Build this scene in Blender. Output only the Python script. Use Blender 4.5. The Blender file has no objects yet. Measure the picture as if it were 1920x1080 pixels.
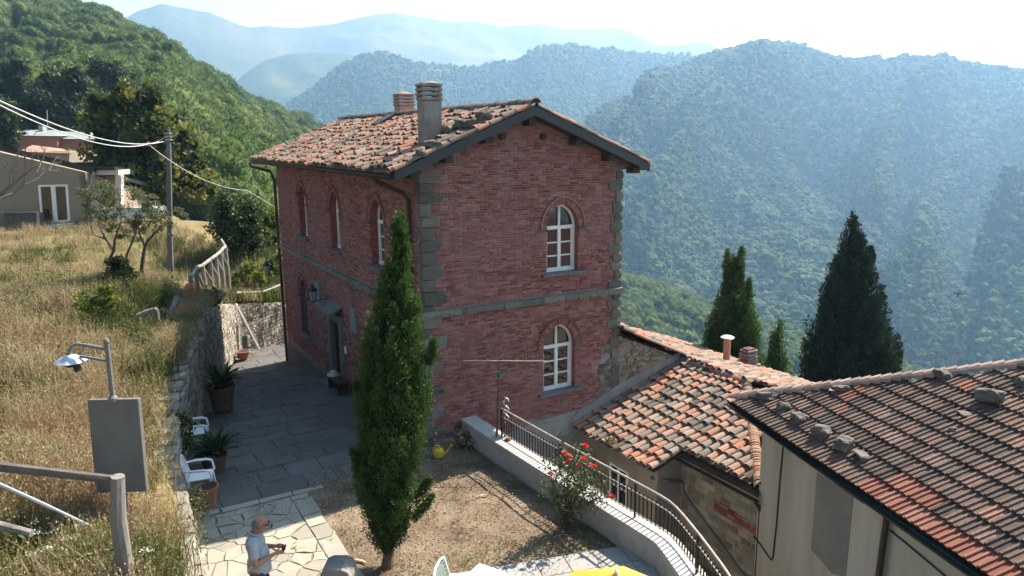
import bpy, bmesh, math, random
import numpy as np
from mathutils import Vector, Matrix, Euler, noise
from mathutils.geometry import tessellate_polygon

random.seed(7)
SC = bpy.context.scene
COL = SC.collection
RAD = math.radians

# ------------------------------------------------------------------ camera
CAM = np.array([-6.49063678, -14.83934892, 7.02871533])
YAW, PITCH, ROLL, FPX = 0.534641152, 0.2012645, -0.00800910, 1376.83338

def cam_basis():
    cy, sy = math.cos(YAW), math.sin(YAW); cp, sp = math.cos(PITCH), math.sin(PITCH)
    fw = np.array([sy*cp, cy*cp, -sp]); rt = np.array([cy, -sy, 0.0]); up = np.cross(rt, fw)
    cr, sr = math.cos(ROLL), math.sin(ROLL)
    return rt*cr+up*sr, -rt*sr+up*cr, fw
RT, UP, FW = cam_basis()
cd = bpy.data.cameras.new('camera'); cam = bpy.data.objects.new('camera', cd); COL.objects.link(cam)
m = Matrix.Identity(4)
for i in range(3):
    m[i][0], m[i][1], m[i][2], m[i][3] = RT[i], UP[i], -FW[i], CAM[i]
cam.matrix_world = m
cd.sensor_width = 36.0; cd.lens = 36.0*FPX/1920; cd.clip_start = 0.1; cd.clip_end = 40000
SC.camera = cam

# ------------------------------------------------------------------ world, sun, exposure
SUN = Vector((0.88, 0.20, 1.0)).normalized()          # towards the sun
SUN_EL = math.asin(SUN.z); SUN_AZ = math.atan2(SUN.x, SUN.y)
wd = bpy.data.worlds.new("World"); SC.world = wd; wd.use_nodes = True
wn = wd.node_tree.nodes; wl = wd.node_tree.links
sky = wn.new('ShaderNodeTexSky'); sky.sky_type = 'NISHITA'; sky.sun_disc = False
sky.sun_elevation = SUN_EL; sky.sun_rotation = SUN_AZ; sky.altitude = 600; sky.air_density = 1.0; sky.dust_density = 2.0; sky.ozone_density = 1.0
bg = wn['Background']; wl.new(sky.outputs[0], bg.inputs[0]); bg.inputs[1].default_value = 0.05
sd = bpy.data.lights.new('sun', 'SUN'); sd.energy = 5.0; sd.angle = RAD(0.5); sd.color = (1.0, 0.97, 0.94)
so = bpy.data.objects.new('sun', sd); COL.objects.link(so)
so.rotation_euler = SUN.to_track_quat('Z', 'Y').to_euler(); so.location = (30, 5, 40)
SC.view_settings.view_transform = 'Standard'; SC.view_settings.look = 'None'
SC.view_settings.gamma = 1.0; SC.view_settings.use_curve_mapping = False
SC.view_settings.exposure = 1.68
SC.render.engine = 'CYCLES'
SC.cycles.max_bounces = 5; SC.cycles.diffuse_bounces = 3; SC.cycles.glossy_bounces = 2
SC.cycles.transmission_bounces = 3; SC.cycles.transparent_max_bounces = 6; SC.cycles.volume_bounces = 1
SC.cycles.use_denoising = True

# ------------------------------------------------------------------ turning picture measurements into places
def ray(x, y): return FW + RT*(x-960)/FPX - UP*(y-540)/FPX
def atd(x, y, D): return CAM + ray(x, y)*D
def atz(x, y, z): d = ray(x, y); return CAM + d*(z-CAM[2])/d[2]
def atx(x, y, X): d = ray(x, y); return CAM + d*(X-CAM[0])/d[0]
def aty(x, y, Y): d = ray(x, y); return CAM + d*(Y-CAM[1])/d[1]
def atv(x, y, p0): d = ray(x, y); b = np.array([FW[0], FW[1], 0]); return CAM+d*(((np.array(p0)-CAM) @ b)/(d @ b))   # on the upright plane facing the camera through p0
def V(*a): return Vector(a[0]) if len(a) == 1 else Vector(a)

# ------------------------------------------------------------------ materials
MATS = {}
TONE = .80       # one dial over the base colours of masonry, earth and straw
FULL = ('white_paint', 'white_plastic', 'broadleaf_forest', 'forest_floor', 'distant_forest', 'distant_mountain', 'window_glass')
def nodes_of(mt):
    mt.use_nodes = True
    return mt.node_tree.nodes, mt.node_tree.links, mt.node_tree.nodes['Principled BSDF']
def ramp_node(n, stops, interp='LINEAR'):
    r = n.new('ShaderNodeValToRGB'); cr = r.color_ramp; cr.interpolation = interp
    while len(cr.elements) > 1: cr.elements.remove(cr.elements[-1])
    cr.elements[0].position = stops[0][0]; cr.elements[0].color = (*stops[0][1], 1)
    for p, c in stops[1:]:
        e = cr.elements.new(p); e.color = (*c, 1)
    return r
def math_node(n, l, op, a, b=None):
    x = n.new('ShaderNodeMath'); x.operation = op
    for i, s in enumerate((a, b)):
        if s is None: continue
        if hasattr(s, 'default_value'): l.new(s, x.inputs[i])
        else: x.inputs[i].default_value = s
    return x.outputs[0]
def mix_node(n, l, fac, a, b, mode='MIX'):
    x = n.new('ShaderNodeMix'); x.data_type = 'RGBA'; x.blend_type = mode
    for s, k in ((fac, 0), (a, 6), (b, 7)):
        if hasattr(s, 'default_value'): l.new(s, x.inputs[k])
        elif k == 0: x.inputs[0].default_value = s
        else: x.inputs[k].default_value = (*s, 1)
    return x.outputs[2]
def coords(n, l, scale=None, space='world'):
    if space == 'world':
        g = n.new('ShaderNodeNewGeometry'); o = g.outputs['Position']
    else:
        g = n.new('ShaderNodeTexCoord'); o = g.outputs['Object']
    if scale is not None:
        mp = n.new('ShaderNodeMapping'); mp.inputs['Scale'].default_value = scale if hasattr(scale, '__len__') else (scale,)*3
        l.new(o, mp.inputs['Vector']); o = mp.outputs[0]
    return o
def noise_node(n, l, co, scale, detail=4, rough=.6):
    t = n.new('ShaderNodeTexNoise'); t.inputs['Scale'].default_value = scale
    t.inputs['Detail'].default_value = detail; t.inputs['Roughness'].default_value = rough
    l.new(co, t.inputs['Vector']); return t.outputs['Fac']
def mapr(n, l, v, a, b, c=0.0, d=1.0):
    x = n.new('ShaderNodeMapRange'); l.new(v, x.inputs[0])
    for i, q in enumerate((a, b, c, d)): x.inputs[1+i].default_value = q
    return x.outputs[0]
def pm(name, stops, rnd=None, spots=(), rough=.85, bump=None, spec=.3, metal=0.0, trans=0.0, noise_var=None, space='world', warp=None):
    """stops: colour ramp over a per-piece random number (rnd: piece / attr) or a noise; spots: [(scale, lo, hi, colour, amount)]"""
    if name in MATS: return MATS[name]
    k = 1.0 if (trans and name not in ('meadow_grass', 'leaf_litter')) or name in FULL else TONE
    stops = [(p, tuple(v*k for v in c)) for p, c in stops]; spots = [(a, b, c, tuple(v*k for v in d), e) for a, b, c, d, e in spots]
    mt = bpy.data.materials.new(name); MATS[name] = mt
    n, l, b = nodes_of(mt); co = coords(n, l, None, space)
    if warp:
        mp = n.new('ShaderNodeMapping'); mp.inputs['Scale'].default_value = warp; l.new(co, mp.inputs['Vector']); co = mp.outputs[0]
    if len(stops) == 1:
        rgb = n.new('ShaderNodeRGB'); rgb.outputs[0].default_value = (*stops[0][1], 1); c = rgb.outputs[0]
    else:
        r = ramp_node(n, stops)
        if rnd == 'piece':
            oi = n.new('ShaderNodeObjectInfo'); ge = n.new('ShaderNodeNewGeometry')
            f = math_node(n, l, 'FRACT', math_node(n, l, 'ADD', oi.outputs['Random'], ge.outputs['Random Per Island']))
        elif rnd == 'attr':
            at = n.new('ShaderNodeAttribute'); at.attribute_name = 'rnd'; f = at.outputs['Fac']
        elif rnd == 'object':
            oi = n.new('ShaderNodeObjectInfo'); f = oi.outputs['Random']
        elif rnd == 'both':
            oi = n.new('ShaderNodeObjectInfo'); at = n.new('ShaderNodeAttribute'); at.attribute_name = 'rnd'
            f = math_node(n, l, 'MULTIPLY', math_node(n, l, 'ADD', oi.outputs['Random'], at.outputs['Fac']), .5)
        else:
            f = mapr(n, l, noise_node(n, l, co, rnd or 3.0), .28, .72)
        if noise_var:
            nv = noise_node(n, l, co, noise_var[0], 5)
            f = math_node(n, l, 'ADD', f, mapr(n, l, nv, .25, .75, -noise_var[1], noise_var[1]))
        l.new(f, r.inputs[0]); c = r.outputs[0]
    for s in spots:
        sc, lo, hi, colr, am = s
        nf = noise_node(n, l, co, sc, 6, .65)
        c = mix_node(n, l, mapr(n, l, nf, lo, hi, 0, am), c, colr)
    l.new(c, b.inputs['Base Color'])
    b.inputs['Roughness'].default_value = rough; b.inputs['Metallic'].default_value = metal
    b.inputs['Specular IOR Level'].default_value = spec
    if bump:
        bn = n.new('ShaderNodeBump'); bn.inputs['Strength'].default_value = bump[1]; bn.inputs['Distance'].default_value = bump[2] if len(bump) > 2 else .02
        l.new(noise_node(n, l, co, bump[0], 8, .7), bn.inputs['Height']); l.new(bn.outputs[0], b.inputs['Normal'])
    if trans:
        tr = n.new('ShaderNodeBsdfTranslucent'); mx = n.new('ShaderNodeMixShader'); mx.inputs[0].default_value = trans
        l.new(c, tr.inputs[0]); out = n['Material Output']
        l.new(b.outputs[0], mx.inputs[1]); l.new(tr.outputs[0], mx.inputs[2]); l.new(mx.outputs[0], out.inputs[0])
    return mt

# ------------------------------------------------------------------ mesh builder and object helpers
def wloc(o):
    p = Vector((0, 0, 0))
    while o is not None:
        p += o.location; o = o.parent
    return p
class MB:
    def __init__(s): s.v = []; s.f = []
    def add(s, v, f):
        k = len(s.v); s.v += [tuple(p) for p in v]; s.f += [tuple(i+k for i in q) for q in f]; return s
    def box(s, c, d, rot=None):
        c = Vector(c); hx, hy, hz = d[0]/2, d[1]/2, d[2]/2
        vs = [Vector((x, y, z)) for z in (-hz, hz) for y in (-hy, hy) for x in (-hx, hx)]
        if rot is not None:
            R = Matrix.Rotation(rot, 3, 'Z') if isinstance(rot, (int, float)) else rot
            vs = [R @ p for p in vs]
        return s.add([p+c for p in vs], [(0, 2, 3, 1), (4, 5, 7, 6), (0, 1, 5, 4), (1, 3, 7, 5), (3, 2, 6, 7), (2, 0, 4, 6)])
    def bar(s, p, q, w, h=None, up=(0, 0, 1)):
        p = Vector(p); q = Vector(q); d = (q-p); L = d.length; d.normalize(); up = Vector(up)
        if abs(d.dot(up)) > .98: up = Vector((0, 1, 0))
        x = d.cross(up).normalized(); y = x.cross(d)
        R = Matrix((x, d, y)).transposed()
        return s.box((p+q)/2, (w, L, h or w), R)
    def tube(s, pts, r, n=8, caps=True, jit=0.0, seed=0):
        rg = random.Random(seed); pts = [Vector(p) for p in pts]; N = len(pts); rs = r if hasattr(r, '__len__') else [r]*N
        k = len(s.v); prev = None
        for i, p in enumerate(pts):
            d = (pts[min(i+1, N-1)]-pts[max(i-1, 0)])
            d = d.normalized() if d.length > 1e-9 else Vector((0, 0, 1))
            if prev is None:
                a = d.orthogonal().normalized()
            else:
                a = prev - d*prev.dot(d); a = a.normalized() if a.length > 1e-6 else d.orthogonal().normalized()
            prev = a; b = d.cross(a)
            for j in range(n):
                t = 2*math.pi*j/n; rr = rs[i]*(1+rg.uniform(-jit, jit))
                s.v.append(tuple(p+(a*math.cos(t)+b*math.sin(t))*rr))
        for i in range(N-1):
            for j in range(n):
                s.f.append((k+i*n+j, k+i*n+(j+1) % n, k+(i+1)*n+(j+1) % n, k+(i+1)*n+j))
        if caps:
            s.f.append(tuple(k+j for j in reversed(range(n)))); s.f.append(tuple(k+(N-1)*n+j for j in range(n)))
        return s
    def lathe(s, prof, c=(0, 0, 0), n=16, R=None):
        c = Vector(c); k = len(s.v)
        for (r, z) in prof:
            for j in range(n):
                t = 2*math.pi*j/n; p = Vector((r*math.cos(t), r*math.sin(t), z))
                if R is not None: p = R @ p
                s.v.append(tuple(p+c))
        for i in range(len(prof)-1):
            for j in range(n):
                s.f.append((k+i*n+j, k+i*n+(j+1) % n, k+(i+1)*n+(j+1) % n, k+(i+1)*n+j))
        if prof[0][0] > 1e-6: s.f.append(tuple(k+j for j in reversed(range(n))))
        if prof[-1][0] > 1e-6: s.f.append(tuple(k+(len(prof)-1)*n+j for j in range(n)))
        return s
    def extrude(s, poly, vec):
        poly = [Vector(p) for p in poly]; vec = Vector(vec); n = len(poly)
        return s.add(poly+[p+vec for p in poly], [tuple(reversed(range(n))), tuple(range(n, 2*n))]+[(i, (i+1) % n, n+(i+1) % n, n+i) for i in range(n)])
    def strip(s, A, B, closed=False):
        n = len(A); k = len(s.v); s.v += [tuple(p) for p in A]+[tuple(p) for p in B]
        for i in range(n if closed else n-1):
            j = (i+1) % n; s.f.append((k+i, k+j, k+n+j, k+n+i))
        return s
    def build(s, name, mat, parent=None, local=False, smooth=False, label=None, kind=None, bevel=0):
        me = bpy.data.meshes.new(name)
        off = Vector((0, 0, 0)) if (parent is None or local) else wloc(parent)
        me.from_pydata([(p[0]-off.x, p[1]-off.y, p[2]-off.z) for p in s.v], [], s.f)
        return link_mesh(name, me, mat, parent, smooth, label, kind, bevel)
def link_mesh(name, me, mat, parent=None, smooth=False, label=None, kind=None, bevel=0):
    if mat is not None and len(me.materials) == 0: me.materials.append(mat)
    if smooth: me.polygons.foreach_set('use_smooth', [True]*len(me.polygons))
    me.update()
    o = bpy.data.objects.new(name, me); COL.objects.link(o)
    if parent is not None: o.parent = parent
    if label: o['label'] = label
    if kind: o['kind'] = kind
    if bevel:
        bv = o.modifiers.new('bevel', 'BEVEL'); bv.width = bevel; bv.segments = 2; bv.limit_method = 'ANGLE'
    return o
def tag(o, label, cat, group=None, kind=None):
    o['label'] = label; o['category'] = cat
    if group: o['group'] = group
    if kind: o['kind'] = kind
    return o
def thing(name, label, cat, loc=(0, 0, 0), rz=0.0, group=None):
    o = bpy.data.objects.new(name, None); COL.objects.link(o); o.location = loc; o.rotation_euler = (0, 0, rz)
    o.empty_display_size = .2
    return tag(o, label, cat, group)
def copy_tree(o, parent=None):
    c = o.copy(); COL.objects.link(c)
    if parent is not None: c.parent = parent
    for ch in list(o.children): copy_tree(ch, c)
    return c
def dup(root, loc, rz=0.0, label=None, scale=None):
    c = copy_tree(root); c.location = loc; c.rotation_euler = (0, 0, rz)
    if scale: c.scale = scale
    if label: c['label'] = label
    return c
def np_mesh(name, verts, faces, mat, parent=None, attr=None, smooth=False, kind=None, label=None, off=None):
    """verts (N,3), faces (M,k) numpy"""
    verts = np.asarray(verts, np.float32); faces = np.asarray(faces, np.int32); k = faces.shape[1]
    if off is None and parent is not None: off = wloc(parent)
    if off is not None: verts = verts-np.array(off, np.float32)
    me = bpy.data.meshes.new(name); me.vertices.add(len(verts)); me.vertices.foreach_set('co', verts.ravel())
    me.loops.add(faces.size); me.loops.foreach_set('vertex_index', faces.ravel())
    me.polygons.add(len(faces)); me.polygons.foreach_set('loop_start', np.arange(0, faces.size, k, dtype=np.int32))
    me.update(calc_edges=True)
    if attr is not None:
        a = me.attributes.new('rnd', 'FLOAT', 'POINT'); a.data.foreach_set('value', np.asarray(attr, np.float32))
    return link_mesh(name, me, mat, parent, smooth, label, kind)

# many alike pieces: the largest in view as objects sharing mesh data, the rest joined
def mesh_data(name, mb, mat, smooth=False):
    me = bpy.data.meshes.new(name); me.from_pydata(mb.v, [], mb.f); me.materials.append(mat)
    if smooth: me.polygons.foreach_set('use_smooth', [True]*len(me.polygons))
    me.update(); return me
def pieces(parent, name, items, most=300, rest_name=None, in_view=None):
    """items: [(mesh, Matrix world)]"""
    def size(it):
        M = it[1]; p = np.array(M.translation); d = p-CAM; dep = d @ FW
        if dep < .5: return 0
        x = 960+FPX*(d @ RT)/dep; y = 540-FPX*(d @ UP)/dep
        s = max(M.col[0].length, 1e-6)*max(M.col[2].length, 1e-6)+max(M.col[0].length*M.col[1].length, 1e-6)
        v = s/dep**2
        if not (-20 < x < 1940 and -20 < y < 1100): v *= 1e-3
        if in_view is not None and not in_view(p): v *= 1e-2
        return v
    items = sorted(items, key=size, reverse=True)
    W = Matrix.Translation(wloc(parent)).inverted() if parent is not None else Matrix.Identity(4)
    for me, M in items[:most]:
        o = bpy.data.objects.new(name, me); COL.objects.link(o); o.parent = parent; o.matrix_local = W @ M
    rest = items[most:]
    if rest:
        vs, fs, k = [], [], 0
        cache = {}
        for me, M in rest:
            if me.name not in cache:
                a = np.empty(len(me.vertices)*3); me.vertices.foreach_get('co', a)
                cache[me.name] = (a.reshape(-1, 3), [tuple(p.vertices) for p in me.polygons])
            a, pf = cache[me.name]; N = np.array(W @ M)
            vs.append(a @ N[:3, :3].T+N[:3, 3]); fs += [tuple(i+k for i in q) for q in pf]; k += len(a)
        me = bpy.data.meshes.new(rest_name or name); me.from_pydata(np.concatenate(vs).tolist(), [], fs)
        o = link_mesh(rest_name or name, me, rest[0][0].materials[0], parent, rest[0][0].polygons[0].use_smooth)
        o['kind'] = 'stuff'
def frame(o, u, v, n, su=1, sv=1, sn=1):
    M = Matrix.Identity(4)
    for i in range(3):
        M[i][0], M[i][1], M[i][2], M[i][3] = u[i]*su, v[i]*sv, n[i]*sn, o[i]
    return M
def rock_mb(seed, round_=.16, jit=.07):
    rg = random.Random(seed); bm = bmesh.new(); bmesh.ops.create_cube(bm, size=1.0)
    bmesh.ops.subdivide_edges(bm, edges=bm.edges[:], cuts=1, use_grid_fill=True)
    for v in bm.verts:
        p = v.co; k = sum(abs(c) > .4 for c in p)
        f = {3: 1-round_, 2: 1-round_*.4, 1: 1.0}.get(k, 1.0)
        v.co = Vector((p.x*f+rg.uniform(-jit, jit), p.y*f+rg.uniform(-jit, jit), p.z*f+rg.uniform(-jit, jit)))
    mb = MB(); mb.v = [tuple(v.co) for v in bm.verts]; bm.verts.index_update()
    mb.f = [tuple(v.index for v in f.verts) for f in bm.faces]; bm.free(); return mb
# leaf clouds
def leaf_cloud(P, size, aspect=.6, upness=None, rng=None, droop=0.0, rnd=None, dirs=None, cup=0.0):
    """one quad (two triangles along its axis) per point; dirs = axis directions (N,3)"""
    rng = rng or np.random.default_rng(1); N = len(P)
    if dirs is None:
        dirs = rng.normal(size=(N, 3))
        if upness is not None: dirs[:, 2] += upness
    dirs = dirs/np.linalg.norm(dirs, axis=1, keepdims=True)
    o = rng.normal(size=(N, 3)); side = np.cross(dirs, o); side /= np.linalg.norm(side, axis=1, keepdims=True)+1e-9
    s = (size*rng.uniform(.6, 1.3, N))[:, None]; w = s*aspect
    a = P; b = P+dirs*s*.5+side*w*.5; c = P+dirs*s; d = P+dirs*s*.5-side*w*.5
    vs = np.stack([a, b, c, d], 1).reshape(-1, 3); fs = np.arange(4*N).reshape(N, 4)
    r = rng.random(N) if rnd is None else rnd
    return vs, fs, np.repeat(r, 4)
def rot_z(a): return Matrix.Rotation(a, 3, 'Z')
def fbm1(x, seed=0.0, o=4):
    return sum(noise.noise(Vector((x*2**i, seed*7.3+i*3.1, .37)))/2**i for i in range(o))

# ================================================================== LANDSCAPE
def interp(tab, x):
    xs = [t[0] for t in tab]; ys = [t[1] for t in tab]
    return float(np.interp(x, xs, ys))
SOIL = pm('forest_floor', [(0, (.035, .05, .018)), (.5, (.05, .065, .025)), (1, (.08, .08, .035))], .02, rough=1, spec=0)
SOIL_FAR = pm('distant_forest', [(0, (.03, .05, .02)), (.45, (.05, .075, .028)), (.7, (.075, .09, .038)), (1, (.11, .105, .06))], .006, rough=1, spec=0,
              spots=[(.03, .45, .7, (.03, .05, .02), .7)], bump=(.02, 1.0, 14.0))
SOIL_ROCK = pm('distant_mountain', [(0, (.035, .05, .028)), (.4, (.06, .07, .04)), (.7, (.10, .095, .06)), (1, (.15, .135, .10))], .0011, rough=1, spec=0,
               spots=[(.004, .5, .7, (.05, .075, .04), .8)], bump=(.006, 1.0, 40.0))
FOREST = pm('broadleaf_forest', [(0, (.024, .044, .012)), (.25, (.055, .095, .022)), (.5, (.095, .140, .032)), (.8, (.135, .175, .048)), (1, (.18, .175, .075))], 'both', rough=.7, spec=.12, trans=.4)

def layer(name, sil, rr, rb, zb, x0, x1, nx, ns, prof=1.0, spur=None, rough_=None, mat=SOIL, over=.35, drop=.5, jag=0.0, seed=1):
    """a hillside rising from a base line to a crest; returns a surface function (column, s) -> point"""
    def P(x, s, detail=True):
        ys = interp(sil, x); d = ray(x, ys); h = math.hypot(d[0], d[1]); te = d[2]/h
        R = interp(rr, x); B = interp(rb, x); zr = CAM[2]+R*te+jag*fbm1(x*.02, seed); z0 = interp(zb, x)
        if s <= 1:
            r = B+(R-B)*s; z = z0+(zr-z0)*s**prof; w = math.sin(math.pi*min(1, max(0, s)))**.7
        else:
            r = R+(R-B)*(s-1); z = zr-(zr-z0)*drop*(s-1)*2; w = 0
        hx, hy = d[0]/h*r+CAM[0], d[1]/h*r+CAM[1]
        if detail and w > 0:
            if spur:
                A, lam, drift = spur
                c = (x-drift*s)/lam+.9*noise.noise(Vector((x*.004, s*2.3, seed)))
                rid = 1-abs(noise.noise(Vector((c, seed*3.1, s*.8))))*2.2
                z += A*w*(rid-.55)
            if rough_:
                z += rough_[0]*w*noise.fractal(Vector((hx/rough_[1], hy/rough_[1], seed)), 1.0, 2.0, 4)
        return (hx, hy, z)
    ss = [i/ns for i in range(ns+1)]+[1+over*(i+1)/4 for i in range(4)]
    vs = []; nn = len(ss)
    for i in range(nx+1):
        x = x0+(x1-x0)*i/nx
        for s in ss: vs.append(P(x, s))
    fs = [(i*nn+j, (i+1)*nn+j, (i+1)*nn+j+1, i*nn+j+1) for i in range(nx) for j in range(nn-1)]
    me = bpy.data.meshes.new(name); me.from_pydata(vs, [], fs)
    link_mesh(name, me, mat, None, True, kind='structure')
    return P

# the valley floor, out to the horizon
mb = MB(); k = 48
mb.v = [(CAM[0]+r*math.cos(2*math.pi*i/k), CAM[1]+r*math.sin(2*math.pi*i/k), z) for r, z in ((0, -330), (1500, -330), (11000, -330)) for i in range(k)]
mb.f = [(j*k+i, j*k+(i+1) % k, (j+1)*k+(i+1) % k, (j+1)*k+i) for j in range(2) for i in range(k)]
mb.build('valley_floor', SOIL_FAR, kind='structure')

SIL_FAR = [(-900, 60), (-400, 30), (-150, 12), (0, 1), (30, 6), (62, 22), (110, 52), (180, 60), (225, 40), (260, 20), (300, 6), (330, 12), (360, 18), (390, 22), (420, 35), (445, 45), (470, 52), (500, 48), (530, 50), (560, 52), (600, 48), (640, 42), (700, 28), (740, 23), (790, 32), (850, 42), (890, 40), (915, 45), (940, 50), (975, 47), (1000, 45), (1012, 43), (1040, 51), (1100, 55), (1150, 51), (1180, 57), (1220, 80), (1240, 84), (1270, 85), (1300, 79), (1325, 80), (1360, 95), (1450, 130), (1700, 170), (2400, 190)]
layer('mountains', SIL_FAR, [(0, 3500), (1920, 3300)], [(0, 2500)], [(0, 20)], -900, 2400, 460, 70, 1.15, (55, 130, -120), (34, 260), SOIL_ROCK, seed=3, jag=4)
SIL_5 = [(-300, 330), (200, 320), (300, 260), (380, 200), (425, 170), (462, 136), (500, 112), (537, 101), (598, 98), (640, 100), (680, 108), (720, 120), (800, 150), (1000, 190), (1400, 200), (2400, 240)]
P5 = layer('far_hills', SIL_5, [(0, 2500)], [(0, 1700)], [(0, -150)], -300, 2400, 260, 40, 1.0, (50, 120, -200), (24, 160), SOIL_FAR, seed=5, jag=4)
SIL_4 = [(-200, 420), (300, 330), (440, 250), (528, 206), (570, 176), (608, 150), (640, 126), (669, 112), (692, 101), (715, 100), (753, 111), (786, 120), (823, 122), (870, 129), (903, 124), (940, 119), (973, 113), (1010, 91), (1045, 86), (1075, 87), (1115, 98), (1150, 92), (1175, 100), (1290, 104), (1360, 108), (1500, 140), (2400, 260)]
P4 = layer('middle_hills', SIL_4, [(0, 1900), (960, 1750), (1900, 1800)], [(0, 1000)], [(0, -250)], -200, 2400, 300, 60, 1.0, (70, 150, 420), (22, 160), SOIL_FAR, seed=8, jag=3)
SIL_3 = [(300, 800), (700, 560), (860, 430), (960, 350), (1060, 275), (1130, 225), (1200, 175), (1260, 138), (1310, 112), (1360, 97), (1400, 86), (1430, 80), (1465, 84), (1500, 90), (1530, 102), (1560, 113), (1600, 118), (1640, 112), (1700, 109), (1730, 113), (1790, 120), (1860, 128), (1920, 135), (2100, 120), (2600, 60)]
P3 = layer('valley_hillside', SIL_3, [(300, 780), (960, 950), (1360, 1250), (1920, 1400), (2600, 1300)], [(300, 620), (1920, 580)], [(0, -300), (1920, -255)], 300, 2600, 360, 110, .92, (200, 185, 380), (30, 90), SOIL, seed=11, jag=2)
SIL_2 = [(300, 440), (700, 450), (900, 482), (1000, 503), (1100, 526), (1160, 543), (1230, 570), (1290, 594), (1325, 618), (1400, 672), (1500, 700), (1650, 760), (1900, 900), (2300, 1000)]
P2 = layer('green_spur', SIL_2, [(300, 420), (1160, 400), (1920, 340)], [(300, 200), (1920, 170)], [(300, -90), (1160, -110), (1920, -120)], 300, 2300, 130, 40, 1.0, (14, 120, 150), (7, 45), SOIL, seed=14, jag=1)
SIL_1 = [(-1000, 30), (-400, 10), (-100, 20), (0, 30), (60, 22), (120, 29), (170, 36), (200, 46), (260, 84), (310, 106), (345, 136), (400, 176), (470, 206), (520, 221), (575, 246), (640, 290), (760, 380), (900, 500)]
P1 = layer('wooded_hill', SIL_1, [(-1000, 420), (0, 400), (575, 330), (900, 260)], [(-1000, 140), (0, 135), (200, 124), (300, 80), (420, 74), (560, 80), (900, 110)], [(-1000, 6), (0, 3), (250, 1), (420, -4), (560, -14), (700, -30), (900, -60)], -1000, 900, 200, 60, 1.0, (9, 190, 200), (5, 40), SOIL, seed=17, jag=1)

# ------------------------------------------------------------------ woods: crowns instanced on the hillsides
def crown_proto(seed, leafy, conifer=False):
    """a unit tree crown (about 1 wide, 1 high) of lumps, with leaf sprays standing off it"""
    rg = np.random.default_rng(seed); vs, fs, rn = [], [], []; k = 0
    bm = bmesh.new(); bmesh.ops.create_icosphere(bm, subdivisions=2 if not leafy else 1, radius=1)
    base = np.array([v.co[:] for v in bm.verts]); bf = np.array([[v.index for v in f.verts] for f in bm.faces]); bm.free()
    lumps = 11 if not conifer else 5
    for i in range(lumps):
        if conifer:
            t = i/lumps; c = np.array([rg.uniform(-.05, .05), rg.uniform(-.05, .05), .1+.85*t]); R = np.array([.36*(1-t)+.08]*2+[.2])
        else:
            a = rg.uniform(0, 6.28); q = rg.uniform(.05, .3) if i else 0
            c = np.array([q*math.cos(a), q*math.sin(a), rg.uniform(.35, .68) if i else .45]); R = np.array([1, 1, .85])*rg.uniform(.14, .25) if i else np.array([.30, .30, .33])
        n = np.array([noise.noise(Vector(p*2.7+seed*3.3+i)) for p in base])[:, None]
        vv = base*(1+.35*n)*R+c
        f4 = np.concatenate([bf, bf[:, 2:3]], 1)
        vs.append(vv); fs.append(f4+k); k += len(vv); rn.append(np.full(len(vv), rg.uniform(.2, .55)))
        if leafy:
            m_ = leafy//lumps; d = rg.normal(size=(m_, 3)); d[:, 2] = np.abs(d[:, 2])*1.2-.3; d /= np.linalg.norm(d, axis=1, keepdims=True)
            Pq = d*R*rg.uniform(.72, 1.22, (m_, 1))+c
            lv, lf, lr = leaf_cloud(Pq, .048, .75, rng=rg, rnd=rg.random(m_))
            vs.append(lv-.0); fs.append(lf+k); k += len(lv); rn.append(lr)
    return np.concatenate(vs), np.concatenate(fs), np.concatenate(rn)
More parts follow.
